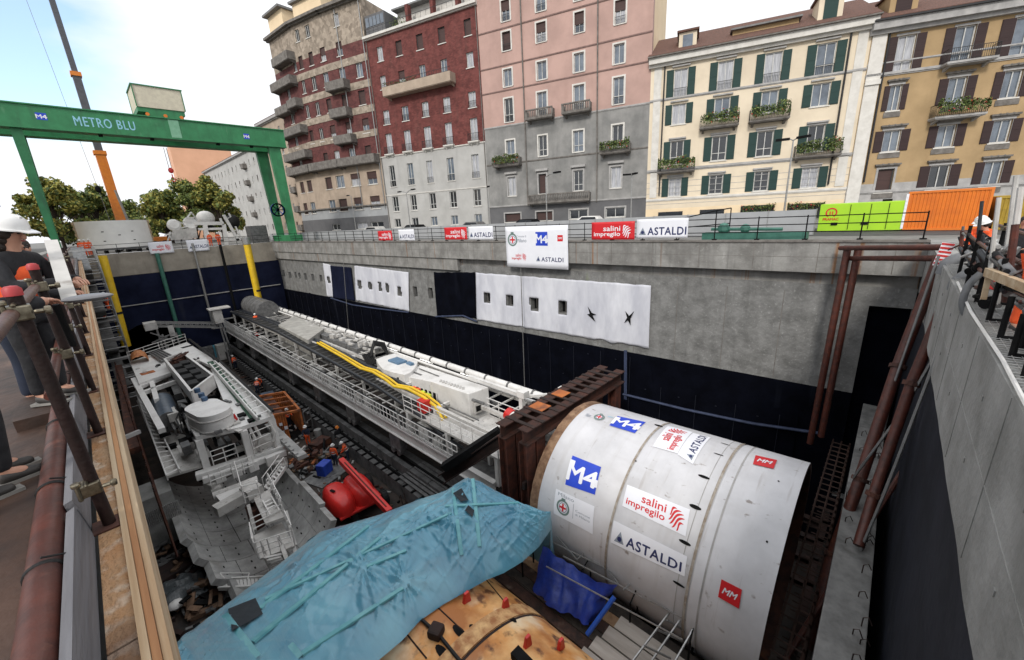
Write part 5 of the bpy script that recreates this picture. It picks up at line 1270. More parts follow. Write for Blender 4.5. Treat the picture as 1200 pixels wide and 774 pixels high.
for (a, b) in [((216, 260), (224, 249)), ((224, 249), (232, 259)), ((218, 256), (230, 255)), ((200, 272), (196, 284)), ((210, 268), (222, 265)), ((206, 259), (214, 262)), ((193, 276), (203, 273))]: pole3(mb, [(a[0], a[1], 69.4), (b[0], b[1], 69.8)], .16)
mb.build('erector_arm', M['white'], t)
# low equipment and clutter along the far bank
mb = MB(); mb.box((17.2, 67.4, 0), (19.4, 69.5, 2.4)); tag(mb.build('site_cabin', M['grey_steel'], bevel=.03), 'grey cabinet between the white machine frame and the green crane leg', 'cabinet')

# ------------------------------------------------------------------ trees
def tree(label, x, y, h, r, mats, seed, n=9000, group=None, trunk=.25):
    rg_ = random.Random(seed); t = thing('street_tree', label, 'tree', (x, y, 0)); mb = MB(); top = V(x, y, h*.55)
    mb.path([(x, y, 0), (x+.1, y, h*.25), top], [trunk, trunk*.8, trunk*.5], 8); cl = []
    for k in range(34):
        a = rg_.uniform(0, 6.28); e = rg_.uniform(-.25, 1.45); d = V(math.cos(a)*math.cos(e), math.sin(a)*math.cos(e), math.sin(e)); L_ = rg_.uniform(.65, 1)
        st = V(x, y, h*rg_.uniform(.12, .4)); c = V(x, y, h*.30)+V(d.x*r*L_*.9, d.y*r*L_*.9, d.z*h*.58*L_)
        mb.path([st, st.lerp(c, .5)+V(0, 0, .3), c], [trunk*.4, trunk*.25, .03], 5); cl.append((c, rg_.uniform(.16, .36)*r))
    mb.build('trunk', M['bark'], t)
    mb = MB()
    for i in range(n):
        c, cr = rg_.choice(cl); d = V(rg_.gauss(0, 1), rg_.gauss(0, 1), rg_.gauss(0, 1)).normalized()*cr*rg_.random()**.45*1.15; d.z *= .8; p = c+d
        s = rg_.uniform(.16, .36); a = V(rg_.gauss(0, 1), rg_.gauss(0, 1), rg_.gauss(0, 1)).normalized(); b = a.cross(V(rg_.gauss(0, 1), rg_.gauss(0, 1), rg_.gauss(0, 1))).normalized()
        mb.m = 0 if rg_.random() < .55 else (1 if rg_.random() < .6 else 2)
        mb.add([p-a*s, p+b*s*.7, p+a*s, p-b*s*.7], [(0, 1, 2, 3)])
    mb.build('crown', mats, t); return t
la, lb, lc = [M['leaf2'], M['leaf1'], M['leaf3']], [M['leaf1'], M['leaf3'], M['leaf2']], [M['leaf1'], M['leaf2'], M['leaf3']]
TL = [(-1.6, 98, 12.5, 4.4, la, 'yellowing tree nearest the left leg of the green crane'), (3.2, 102, 12.0, 4.2, lb, 'green tree left of the orange boom'), (.8, 114, 12, 4.2, lc, 'green tree behind the yellowing one at the left leg'),
      (5.2, 120, 10.5, 3.6, lc, 'small tree just left of the crane boom'), (9.4, 128, 10.5, 3.8, lb, 'lower dark tree just right of the orange boom'), (12.4, 104, 10.6, 4.2, la, 'yellow-green tree behind the white ring'),
      (16.8, 103, 12.8, 4.6, lb, 'dense green tree behind the white machinery'), (20.6, 100, 13.5, 4.0, la, 'tall yellowing tree beside the grey apartment block'), (14.2, 114, 12.2, 4.2, lc, 'mid green tree between the yellow-green and dense ones'), (22, 112, 12.6, 4.0, lb, 'tree farthest back by the grey apartment block')]
for i, (x, y, h, r, mm, lb_) in enumerate(TL): tree(lb_, x, y, h, r, mm, 40+i)
# ------------------------------------------------------------------ white shield cylinder
SC = V(12.453, .904, -9.1); SYAW, SPIT, SR1, SR0, SLEN = .003, .012, 3.4, 3.161, 7.362
sn = V(-math.sin(SYAW)*math.cos(SPIT), math.cos(SYAW)*math.cos(SPIT), math.sin(SPIT))
se1 = V(sn.y, -sn.x, 0).normalized(); se2 = se1.cross(sn)   # e1 to +x, e2 up
if se2.z < 0: se2 = -se2
def cyl(a, t, r=0):    # a: angle from the left horizontal up over the top, t: 0 near rim .. 1 far rim
    c = SC+sn*SLEN*t; rad = SR1+(SR0-SR1)*t+r
    return c+(-se1*math.cos(a)+se2*math.sin(a))*rad
def cyl_inv(x, y):
    d = ray(x, y); o = CAM-SC; rad = 3.30
    dp = d-sn*d.dot(sn); op_ = o-sn*o.dot(sn); A = dp.dot(dp); B = 2*dp.dot(op_); C_ = op_.dot(op_)-rad*rad; D = B*B-4*A*C_
    tt = (-B-math.sqrt(max(D, 0)))/(2*A); p = CAM+d*tt-SC; t = p.dot(sn)/SLEN; q = p-sn*p.dot(sn)
    return math.atan2(q.dot(se2), -q.dot(se1)), t
shield = thing('tunnel_shield', 'huge white tunnelling shield cylinder with company logos lying in the pit', 'tunnel shield', SC-V(0, 0, 3.4))
mb = MB(); S1, S2 = .590, .249
mw_ = nmat('shield white paint', (.64, .64, .665), (.52, .52, .54), .45, scale=.7, bump=.12, bscale=1.2, streak=[((.36, .34, .33), (1.5, .3, .3), .58, .78, .35), ((.14, .1, .07), (7, 3, 3), .66, .74, .7), ((.42, .40, .38), (.3, 4, .3), .54, .74, .3), ((.20, .15, .11), (.5, 6, .5), .64, .78, .4)])
tt = [0, .02, .1, S2-.012, S2-.008, S2+.008, S2+.012, .4, .5, S1-.01, S1-.006, S1+.006, S1+.01, .75, .9, 1]
dr = {S2-.008: -.02, S2+.008: -.02, S1-.006: -.02, S1+.006: -.02}
N_ = 120; o0 = len(mb.v)
for t_ in tt:
    for j in range(N_):
        a = 2*math.pi*j/N_; mb.v.append(cyl(a, t_, dr.get(t_, 0)))
for i in range(len(tt)-1):
    for j in range(N_): mb.f.append([i*N_+j, i*N_+(j+1) % N_, (i+1)*N_+(j+1) % N_, (i+1)*N_+j]); mb.mi.append(0)
shell = mb.build('shell', mw_, shield, smooth=True)
mb = MB()   # rims and inside
for t0_, r0_, r1_ in ((0, 0, -.18), (1.001, 0, -.25)):
    k = len(mb.v)
    for j in range(N_): mb.v.append(cyl(2*math.pi*j/N_, t0_, r0_)); mb.v.append(cyl(2*math.pi*j/N_, t0_, r1_))
    for j in range(N_): a = k+2*j; b = k+2*((j+1) % N_); mb.f.append([a, b, b+1, a+1]); mb.mi.append(0)
k = len(mb.v)
for t0_ in (0, 1.001):
    for j in range(N_): mb.v.append(cyl(2*math.pi*j/N_, t0_, -.18))
for j in range(N_): mb.f.append([k+j, k+(j+1) % N_, k+N_+(j+1) % N_, k+N_+j]); mb.mi.append(0)
mb.build('inner_ring', M['rust'], shield)
mb = MB()   # rusty cutting edge at the far rim
k = 0
mb.grid(lambda a, b: cyl(a*2*math.pi, 1.0+.035*b+.004*noise.noise(Vector((a*90, 0, 0))), .02), 120, 1); mb.grid(lambda a, b: cyl(a*2*math.pi, .985+.02*b, .006+.0*b), 120, 1)
mb.build('cutting_edge', nmat('rusty tan edge', (.32, .2, .12), (.12, .06, .035), .9, scale=3, bump=.5), shield)
mb = MB()
for t_, nseg in ((S1, 1), (S2, 1)):
    mb.grid(lambda a, b: cyl(a*2*math.pi, t_+.010*(b-.5), .012), 120, 1)
mb.build('weld_seam', nmat('weld seam', (.40, .37, .33), (.25, .2, .15), .7, scale=5, bump=.4), shield)
mb = MB()
mb.grid(lambda a, b: cyl(a*2*math.pi, S2-.05+.006*b, .012), 120, 1); mb.grid(lambda a, b: cyl(a*2*math.pi, S2+.035+.003*b, .01), 120, 1)
mb.build('step_ring', M['trim'], shield)
# slots (photo places)
for (x, y, w, h, ang) in [(772, 498, .32, .16, .2), (825, 560, .34, .1, .1), (815, 595, .34, .12, .1), (803, 636, .34, .1, .1), (842, 534, .3, .05, .1), (850, 522, .3, .05, 0), (796, 684, .34, .08, 0), (899, 636, .05, .06, 0), (912, 567, .05, .05, 0), (745, 540, .06, .05, 0), (765, 608, .05, .05, 0)]:
    a, t_ = cyl_inv(x, y); mb = MB(); n = 12
    pts = [cyl(a+h*.5/SR1*math.sin(q*2*math.pi/n), t_+w*.5/SLEN*math.cos(q*2*math.pi/n), .014) for q in range(n)]
    mb.add(pts, [tuple(range(n))]); mb.build('lifting_slot', M['dark'], shield)
def decal2(corners, items, name):   # print turned across the drum: width runs round the circumference
    c = [cyl_inv(*p) for p in corners]; P = [cyl(a, t_) for a, t_ in c]; w = ((P[1]-P[0]).length+(P[2]-P[3]).length)/2; h = ((P[3]-P[0]).length+(P[2]-P[1]).length)/2
    def fn(x, y, o_):
        u, v = x/w, 1-y/h; a = (c[0][0]*(1-u)+c[1][0]*u)*(1-v)+(c[3][0]*(1-u)+c[2][0]*u)*v; t_ = (c[0][1]*(1-u)+c[1][1]*u)*(1-v)+(c[3][1]*(1-u)+c[2][1]*u)*v
        return cyl(a, t_, .022+o_)
    mb = MB(); lay(mb, [(rect(0, w, 0, h, 14, 10), 0, 0)]+[(q[0], q[1], q[2]+1) for q in items(w, h)], fn, 0, .006, .08); return mb.build(name, M['ink'], shield)
def decal(corners, items, name='logo_decal', panel=True, aspect=None):
    if corners[0] in ((765, 523), (794, 533)): return decal2(corners, items, name)
    """corners TL TR BR BL photo points on the cylinder; items(w,h)"""
    c = [cyl_inv(*p) for p in corners]; w = (abs(c[0][1]-c[1][1])+abs(c[3][1]-c[2][1]))/2*SLEN; h = (abs(c[0][0]-c[3][0])+abs(c[1][0]-c[2][0]))/2*SR1
    def fn(x, y, o_):
        u, v = x/w, 1-y/h
        a = (c[0][0]*(1-u)+c[1][0]*u)*(1-v)+(c[3][0]*(1-u)+c[2][0]*u)*v; t_ = (c[0][1]*(1-u)+c[1][1]*u)*(1-v)+(c[3][1]*(1-u)+c[2][1]*u)*v
        return cyl(a, t_, .022+o_)
    mb = MB(); it = ([(rect(0, w, 0, h, 10, 10), 0, 0)] if panel else [])+[(q[0], q[1], q[2]+1) for q in items(w, h)]
    lay(mb, it, fn, 0, .006, .1); return mb.build(name, M['ink'], shield)
decal([(670, 533), (704, 547), (696.5, 580), (661, 568)], lambda w, h: L_m4(0, w, 0, h), panel=False)
decal([(724, 486), (757, 494), (744, 507), (714, 497)], lambda w, h: L_m4(0, w, 0, h), panel=False)
decal([(650, 573), (696, 594), (694, 627), (647, 603)], lambda w, h: [(fit(text2d('Milano'), .08*w, .5*w, .8*h, .93*h), 4, 0)]+L_crest(.24*w, .42*h, .17*w)+[(fit(text2d('Comune'), .56*w, .92*w, .5*h, .58*h), 4, 0), (fit(text2d('di Milano'), .56*w, .92*w, .36*h, .44*h), 4, 0), (rect(.5*w, .51*w, .2*h, .75*h), 4, 0)])
decal([(692, 478), (722, 486), (714, 497), (682, 489)], lambda w, h: L_crest(.5*w, .5*h, .28*h)+[(fit(text2d('Milano'), .0*w, .2*w, .3*h, .6*h), 4, 0), (rect(.75*w, .95*w, .75*h, .8*h), 6, 0)], panel=False)
decal([(735, 568), (809, 598), (804, 629), (729, 593)], lambda w, h: L_salini(.05*w, .96*w, .1*h, .85*h))
decal([(719, 610), (806, 652), (803, 675), (715, 636)], lambda w, h: L_astaldi(.05*w, .95*w, .15*h, .88*h))
decal([(765, 523), (783, 499), (812, 507), (794, 532)], lambda w, h: L_salini(.05*w, .95*w, .1*h, .9*h))
decal([(794, 533), (812, 508), (833, 514), (812, 545)], lambda w, h: L_astaldi(.05*w, .95*w, .15*h, .85*h))
decal([(885, 536.5), (910, 543), (906, 553), (882, 547)], lambda w, h: L_mm(0, w, 0, h), panel=False)
decal([(846.5, 678), (870.5, 690), (867, 711.5), (842.5, 698)], lambda w, h: L_mm(0, w, 0, h), panel=False)
# cradle below
mb = MB()
for t_ in (.08, .5, .92):
    for sg in (-1, 1):
        p = cyl(-R_(90)+sg*R_(34), t_, .12); q = V(p.x+sg*1.0, p.y, ZF); mb.hexa([q+V(-.8, -.2, 0), q+V(.8, -.2, 0), q+V(.8, .2, 0), q+V(-.8, .2, 0), p+V(-.4, -.2, 0), p+V(.4, -.2, 0), p+V(.4, .2, 0), p+V(-.4, .2, 0)])
tag(mb.build('shield_cradle', M['rust_dark']), 'dark steel cradle under the white shield cylinder', 'cradle')

# ------------------------------------------------------------------ rusty steel portal frame between train and shield
t = thing('portal_frame', 'rusty brown steel portal frame with orange plates beyond the shield', 'steel frame', (10, 9.3, ZF))
mb = MB(); ty = 8.75
def fbox(x0, x1, z0, z1, y0=8.75, y1=10.0): mb.ibeam(((x0+x1)/2, y0, (z0+z1)/2), ((x0+x1)/2, y1, (z0+z1)/2), .1, .1)
mb.ibeam((9.5, 8.9, -6.05), (16.8, 8.9, -6.05), .45, .6, .05); mb.ibeam((9.3, 9.85, -6.05), (16.8, 9.85, -6.05), .45, .6, .05)
mb.build('top_beam', nmat('dark red rust', (.06, .018, .01), (.018, .009, .007), .8, scale=3, bump=.3), t)
mb = MB()
for x in (9.75, 10.35, 16.3): 
    mb.ibeam((x, 8.95, ZF), (x, 8.95, -6.36), .5, .42, .05, (0, 1, 0)); mb.ibeam((x-.15, 9.85, ZF), (x-.15, 9.85, -6.36), .5, .42, .05, (0, 1, 0))
mb.build('column', nmat('red rust', (.10, .026, .013), (.03, .011, .008), .8, scale=3, bump=.3), t)
mb = MB()
for k in range(13): mb.beam((9.9+k*.53, 8.65, -5.735), (9.9+k*.53, 10.1, -5.735), .16, .04)
mb.build('cross_plate', M['rust_dark'], t)
mb = MB()
for k, (a, b) in enumerate([(11.0, 11.6), (12.5, 13.1)]): mb.box((a, 9.2+(k % 2)*.1, -5.71), (b, 9.9, -5.69)); 
mb.build('orange_plate', M['orange_rust'], t)
mb = MB()
for z in (-8.2, -10.2, -12): mb.beam((9.5, 9.0, z), (10.6, 9.0, z), .12, .3)
mb.build('stiffener', M['rust_dark'], t)
mb = MB(); a = W(612, 500, 'y', 9.8); b = W(520, 560, 'z', -10.5); mb.ibeam(a, b, .5, .5, .05); tag(mb.build('inclined_beam', M['rust_dark']), 'dark inclined steel beam leaning from the portal frame towards the tarpaulin', 'steel beam')
mb = MB(); a = W(586, 505, 'y', 11.5); b = W(520, 548, 'y', 13.5); mb.beam(a, b, .35, .35); tag(mb.build('inclined_beam', M['dark']), 'second dark inclined beam across the end of the white walkway', 'steel beam')

# ------------------------------------------------------------------ rusty second shield and tarpaulin
t = thing('rusty_shield', 'cream and rust stained shield section half covered by the blue tarpaulin', 'tunnel shield', (3.85, 6, ZF))
rs = nmat('stained cream primer', (.80, .50, .22), (.62, .25, .055), .55, scale=.9, bump=.15, bscale=4,
          streak=[((.84, .74, .56), (.7, .7, .7), .5, .64, .8), ((.36, .12, .025), (.9, .9, .8), .46, .62, .9), ((.09, .03, .015), (2.2, 2.2, 2.2), .58, .68, .9)])
RS, RX, RZ = 3.3, 3.95, -11.35
def rc(a, y, r=0): return V(RX-(RS+r)*math.cos(a), y, RZ+(RS+r)*math.sin(a))
mb = MB(); mb.grid(lambda a, b: rc(2*math.pi*a, 2.4+6.6*b, 0), 90, 20); mb.build('shell', rs, t, smooth=True)
mb = MB(); mb.grid(lambda a, b: rc(2*math.pi*a, 5.9+.42*b, .035), 90, 1); mb.grid(lambda a, b: rc(2*math.pi*a, 5.9, .035*b), 90, 1); mb.grid(lambda a, b: rc(2*math.pi*a, 6.32, .035*b), 90, 1); mb.build('joint_ring', nmat('joint ring', (.70, .44, .20), (.34, .14, .05), .7, scale=3), t)
mb = MB(); mb.grid(lambda a, b: rc(2*math.pi*a, 5.82+.07*b, .004), 90, 1); mb.build('joint_gap', M['rust_dark'], t)
for (x, y) in [(546, 709), (596, 700), (664, 738), (618, 757)]:
    p = W(x, y, 'z', RZ+RS*.93); d = (p-V(RX, p.y, RZ)).normalized(); q = V(RX, p.y, RZ)+d*RS
    mb = MB(); mb.hexa([q+V(-.14, -.05, -.05), q+V(.14, -.05, -.05), q+V(.14, .05, -.05), q+V(-.14, .05, -.05), q+V(-.04, -.04, .3), q+V(.1, -.04, .3), q+V(.1, .04, .3), q+V(-.04, .04, .3)]); mb.build('lifting_lug', M['redpaint'], t, bevel=.02)
for (x, y) in [(539, 747), (558, 745), (520, 770), (600, 711)]:
    p = W(x, y, 'z', RZ+RS*.95); a0 = math.atan2(p.z-RZ, -(p.x-RX)); n = 12; mb = MB()
    mb.add([rc(a0+.05*math.sin(k*2*math.pi/n)*.6, p.y+.26*math.cos(k*2*math.pi/n), .01) for k in range(n)], [tuple(range(n))]); mb.build('lifting_slot', M['dark'], t)
def onshield(x, y, r=.0):
    d = ray(x, y); o = CAM-V(RX, 0, RZ); A = d.x**2+d.z**2; B = 2*(o.x*d.x+o.z*d.z); C_ = o.x**2+o.z**2-(RS+r)**2; tt_ = (-B-math.sqrt(max(0, B*B-4*A*C_)))/(2*A); return CAM+d*tt_
for (a, b, w, h, lab) in [((603, 764), (622, 784), .26, .2, 'black steel block lying on the rusty shield at the picture edge'), ]:
    p, q = onshield(*a, .2), onshield(*b, .2); mb = MB(); mb.beam(p, q, w, h); tag(mb.build('steel_block', M['dark'], bevel=.02), lab, 'block')
mb = MB(); p = onshield(511, 740, .1); mb.cbox(p, (.34, .34, .25), .4); tag(mb.build('bearing_block', M['rust_dark'], bevel=.06), 'dark rusty block on the stained shield beside the tarpaulin', 'block')
mb = MB(); mb.path([onshield(493, 725, .05), onshield(515, 745, .06), onshield(540, 776, .05)], .045, 6); tag(mb.build('hose', M['black']), 'black hose lying across the rusty shield', 'hose')
mb = MB()
for (a, b) in [((497, 697), (545, 742)), ((570, 680), (600, 716)), ((600, 676), (640, 706)), ((470, 735), (500, 772))]:
    p, q = onshield(*a, .004), onshield(*b, .004); pts = [onshield(a[0]+(b[0]-a[0])*k/4, a[1]+(b[1]-a[1])*k/4, .004) for k in range(5)]; mb.path(pts, .02, 4)
mb.build('weld_line', M['rust_dark'], t)

# tarp: upper edge and lower edge in the photo with heights, surface interpolated between them
TT = [(150, 812, -4.6), (208, 745, -4.9), (270, 700, -7.2), (330, 655, -8.4), (375, 620, -8.6), (405, 612, -8.4), (445, 600, -8.2), (492, 582, -8.0), (520, 573, -7.6), (545, 559, -7.2), (565, 563, -7.3), (600, 583, -7.8), (630, 597, -8.0), (646, 606, -8.1)]
TB = [(250, 960, -5.6), (300, 930, -5.9), (350, 890, -6.6), (395, 830, -7.4), (440, 772, -7.75), (470, 747, -7.8), (492, 723, -7.85), (520, 704, -7.9), (545, 690, -7.9), (570, 676, -8.0), (590, 668, -8.0), (612, 655, -8.1), (632, 637, -8.2), (645, 618, -8.3)]
def lerpl(L_, t_):
    k = t_*(len(L_)-1); i = min(int(k), len(L_)-2); f_ = k-i; return [L_[i][j]*(1-f_)+L_[i+1][j]*f_ for j in range(3)]
RID = [(.36, .62, .35), (.52, .45, .5), (.62, .58, .45), (.7, .25, .4), (.86, .5, .35), (.25, .35, .3), (.45, .8, .25)]
def tarp_pt(s_, t_):
    a = lerpl(TT, s_); b = lerpl(TB, s_); A_ = W(a[0], a[1], 'z', a[2]); B_ = W(b[0], b[1], 'z', b[2]); p = A_.lerp(B_, t_)
    z = .75*math.sin(math.pi*min(1, t_*1.0))**.8*(1-.3*s_)
    # tented peaks where posts hold the sheet up, sagging between them
    pk = max([h-((s_-cs)**2*60+(t_-ct)**2*5)**.5*.55 for cs, ct, h in RID]+[0]); z += .55*pk-.12
    # creases radiating along the sheet
    w = .07*noise.noise(Vector((s_*15+t_*5, t_*2.2, 0)))+.045*max(0, 1-abs(noise.noise(Vector((s_*17+t_*11, t_*1.5-s_*3, 3))))*9)+.035*max(0, 1-abs(noise.noise(Vector((s_*30-t_*9, t_*1.6, 9))))*8)+.012*noise.noise(Vector((s_*90, t_*9, 5)))
    for cs, ct, h in RID:
        dx, dy = (s_-cs)*9, (t_-ct)*3; rr = math.hypot(dx, dy); w += .06*min(1, rr*3)*math.exp(-rr*1.5)*math.sin(math.atan2(dy, dx)*11+cs*9)
    edge = min(t_, 1-t_)*8; return p+V(0, 0, z+w*min(1, edge))
mt = bpy.data.materials.new('translucent blue tarpaulin'); mt.use_nodes = True; nt_ = mt.node_tree; b_ = nt_.nodes['Principled BSDF']
b_.inputs['Roughness'].default_value = .33; b_.inputs['Coat Weight'].default_value = .6; b_.inputs['Coat Roughness'].default_value = .16; b_.inputs['Alpha'].default_value = .8; b_.inputs['Sheen Weight'].default_value = .3
g_ = nt_.nodes.new('ShaderNodeNewGeometry'); n_ = nt_.nodes.new('ShaderNodeTexNoise'); n_.inputs['Scale'].default_value = .6; n_.inputs['Detail'].default_value = 2
nt_.links.new(g_.outputs['Position'], n_.inputs['Vector']); cr = nt_.nodes.new('ShaderNodeValToRGB'); cr.color_ramp.elements[0].position = .3; cr.color_ramp.elements[0].color = (.07, .27, .41, 1); cr.color_ramp.elements[1].position = .75; cr.color_ramp.elements[1].color = (.17, .47, .60, 1)
nt_.links.new(n_.outputs['Fac'], cr.inputs[0]); nt_.links.new(cr.outputs[0], b_.inputs['Base Color'])
n2_ = nt_.nodes.new('ShaderNodeTexNoise'); n2_.inputs['Scale'].default_value = 2.4; n2_.inputs['Detail'].default_value = 3; mp_ = nt_.nodes.new('ShaderNodeMapping'); mp_.inputs['Scale'].default_value = (1.6, .35, 1); mp_.inputs['Rotation'].default_value = (0, 0, -.7)
nt_.links.new(g_.outputs['Position'], mp_.inputs[0]); nt_.links.new(mp_.outputs[0], n2_.inputs['Vector']); bp_2 = nt_.nodes.new('ShaderNodeBump'); bp_2.inputs['Strength'].default_value = .4; bp_2.inputs['Distance'].default_value = .12
nt_.links.new(n2_.outputs['Fac'], bp_2.inputs['Height']); nt_.links.new(bp_2.outputs[0], b_.inputs['Normal']); M['tarp'] = mt
mb = MB(); NU, NV = 260, 100
mb.grid(lambda a, b: tarp_pt(a, b), NU, NV)
# skirts: drape down on the far edge and at the right end
mb.grid(lambda a, b: tarp_pt(a, 0)-V(0, 0, 2.2*b)+V(0, .25*b+.12*noise.noise(Vector((a*40, b, 0))), 0), NU, 5)
mb.grid(lambda a, b: tarp_pt(1, a)-V(0, 0, 1.9*b)+V(.08*noise.noise(Vector((a*14, b, 4)))*3*b, 0, 0), 30, 6)
tarp = mb.build('tarpaulin', M['tarp'], smooth=True); tag(tarp, 'large pale blue tarpaulin draped over battens and the rusty shield', 'tarpaulin')
from mathutils.bvhtree import BVHTree
bvh = BVHTree.FromPolygons([v[:] for v in mb.v[:(NU+1)*(NV+1)]], mb.f[:NU*NV])
def ontarp(x, y, up_=.02):
    h = bvh.ray_cast(CAM, ray(x, y)); return (h[0]+V(0, 0, up_)) if h[0] else None
mb = MB()
for k, (a, b, w) in enumerate([((305, 714), (432, 617), .17), ((296, 753), (445, 631), .17), ((353, 768), (472, 690), .17), ((531, 573), (541, 652), .16), ((554, 562), (562, 642), .17), ((522, 594), (612, 590), .13), ((263, 722), (302, 772), .2), ((340, 757), (352, 772), .2), ((311, 703), (529, 602), .12), ((430, 665), (476, 646), .14)]):
    pts = [ontarp(a[0]+(b[0]-a[0])*j/24, a[1]+(b[1]-a[1])*j/24, .0) for j in range(25)]; pts = [p for p in pts if p]
    sm = [sum((pts[max(0, min(len(pts)-1, i+e))] for e in (-3, -2, -1, 0, 1, 2, 3)), V(0, 0, 0))/7+V(0, 0, .045) for i in range(len(pts))]; sm[0] = pts[0]+V(0, 0, .04); sm[-1] = pts[-1]+V(0, 0, .04)
    o_ = len(mb.v); d_ = (sm[-1]-sm[0]).normalized(); sd_ = d_.cross(V(0, 0, 1)).normalized()*w*.4
    for p in sm: mb.v += [p-sd_-V(0, 0, .05), p-sd_*.8, p+sd_*.8, p+sd_-V(0, 0, .05)]
    for i in range(len(sm)-1):
        for c in range(3): mb.f.append([o_+4*i+c, o_+4*i+c+1, o_+4*i+c+5, o_+4*i+c+4]); mb.mi.append(0)
mb.build('timber_batten', nmat('batten behind blue film', (.15, .40, .43), (.09, .30, .35), .3, scale=3), tarp, smooth=True)
mb = MB()
for ps in ([(273, 742), (309, 722), (300, 703), (268, 716)], [(531, 580), (540, 590), (549, 588), (541, 574)], [(545, 600), (554, 608), (556, 600), (549, 594)]):
    q = [ontarp(*p, .06) for p in ps]
    if all(q): mb.add(q, [(0, 1, 2, 3)])
mb.build('opening', nmat('dark gap in tarp', (.012, .02, .028), None, .7), tarp)
# timber posts and rails under the tarp edges, ledger boards between the shields
BD = [nmat('rusty channel', (.07, .03, .02), (.02, .012, .01), .85, scale=3, bump=.5, streak=[((.16, .12, .09), (2, 2, 2), .58, .7, .7)]), nmat('dark board', (.045, .035, .028), (.02, .016, .014), .9, scale=4, bump=.3), nmat('tan board', (.33, .21, .12), (.2, .11, .06), .85, scale=3, bump=.3)]
t = thing('work_platform', 'timber and steel work platform between the two shields', 'platform', (8, 6, ZF))
mb = MB()
for k in range(5):
    x = 7.3+k*.38; mb.m = (0, 1, 0, 2, 1)[k]; mb.box((x, 1.5, -10.5+.004*k), (x+.36, 10, -10.45+.004*k))
mb.build('deck_board', BD, t)
mb = MB()
for y in (2, 5, 8): mb.ibeam((7.2, y, -10.7), (9.3, y, -10.7), .2, .3, .03); mb.beam((7.6, y, -10.86), (7.6, y, ZF), .2); mb.beam((9.1, y, -10.86), (9.1, y, ZF), .2)
mb.build('steelwork', M['rust_dark'], t)
mb = MB()
for k, (x0, y0) in enumerate([(660, 774), (690, 760), (715, 748)]): pass
for i in range(4): mb.box((6.75+i*.5, 1.0, -10.2), (7.2+i*.5, 4.75-.12*i, -10.14))
mb.build('grey_plank', nmat('weathered plank', (.42, .38, .34), (.28, .25, .22), .9, scale=3, stretch=(1, .1, 1), bump=.3), t)
# deep blue tarp hung on the scaffold
pt = [(636, 640), (660, 652), (680, 663), (700, 678), (724, 686)]; pb = [(624, 690), (645, 712), (672, 722), (690, 735), (703, 715)]
mb = MB()
def bt_(a, b):
    A_ = lerpl([p+(0,) for p in pt], a); B_ = lerpl([p+(0,) for p in pb], a); P0_ = W(A_[0], A_[1], 'z', -9.1); P1_ = W(B_[0], B_[1], 'z', -10.15)
    p = P0_.lerp(P1_, b); return p+V(.10*noise.noise(Vector((a*9, b*2, 0)))+.05*math.sin(a*40+b*3)*b, .1*noise.noise(Vector((a*7, b*3, 8))), -.25*math.sin(math.pi*a)*(1-b)*.8)
mb.grid(bt_, 50, 24); o = tag(mb.build('hanging_tarp', M['bluetarp'], smooth=True), 'deep blue tarpaulin hanging on the scaffold beside the shield', 'tarpaulin')
mb = MB(); mb.tube(W(720, 700, 'z', -9.2), W(688, 744, 'z', -10.1), .07, 8); mb.build('rolled_edge', nmat('bright blue roll', (.02, .1, .5), None, .4), o)
# scaffold rails with crossed braces along the shield
t = thing('tube_scaffold', 'thin tube scaffold with crossed braces along the side of the white shield', 'scaffold', (9.2, 4, ZF))
def sp(x, y, z=-9.3): return W(x, y, 'z', z)
segs_ = [((648, 636), (812, 716)), ((652, 622), (740, 668)), ((660, 652), (820, 735)), ((640, 664), (800, 750)), ((690, 655), (800, 712)), ((650, 626), (676, 656)), ((676, 656), (694, 640)), ((694, 640), (725, 685)), ((730, 692), (748, 676)), ((748, 672), (784, 716)), ((742, 650), (744, 671))]
mb = MB()
for a, b in segs_: mb.tube(sp(*a), sp(*b), .024, 5)
mb.build('tube', M['galv'], t)
mb = MB()
for (x, y) in [(624, 610), (692, 630), (748, 664), (815, 705)]:
    p = sp(x, y+22, -9.4); mb.tube(V(p.x, p.y, ZF), V(p.x, p.y, -8.5), .03, 6)
    q = p+V(-.7, -.1, 0); mb.tube(V(q.x, q.y, ZF), V(q.x, q.y, -9.4), .03, 6); mb.tube(p, q, .024, 5)
mb.build('standard', M['dark'], t)
t = thing('access_ladder', 'steel access stair frame at the near end of the tube scaffold', 'ladder', (9, 2.8, ZF))
mb = MB()
for (a, b) in [((786, 716), (742, 774)), ((800, 722), (760, 780)), ((812, 738), (786, 784)), ((786, 716), (812, 730)), ((770, 738), (800, 752)), ((755, 757), (786, 772)), ((782, 727), (806, 742))]: mb.tube(sp(*a, -9.4), sp(*b, -9.9), .03, 6)
mb.build('stringer', M['galv'], t)
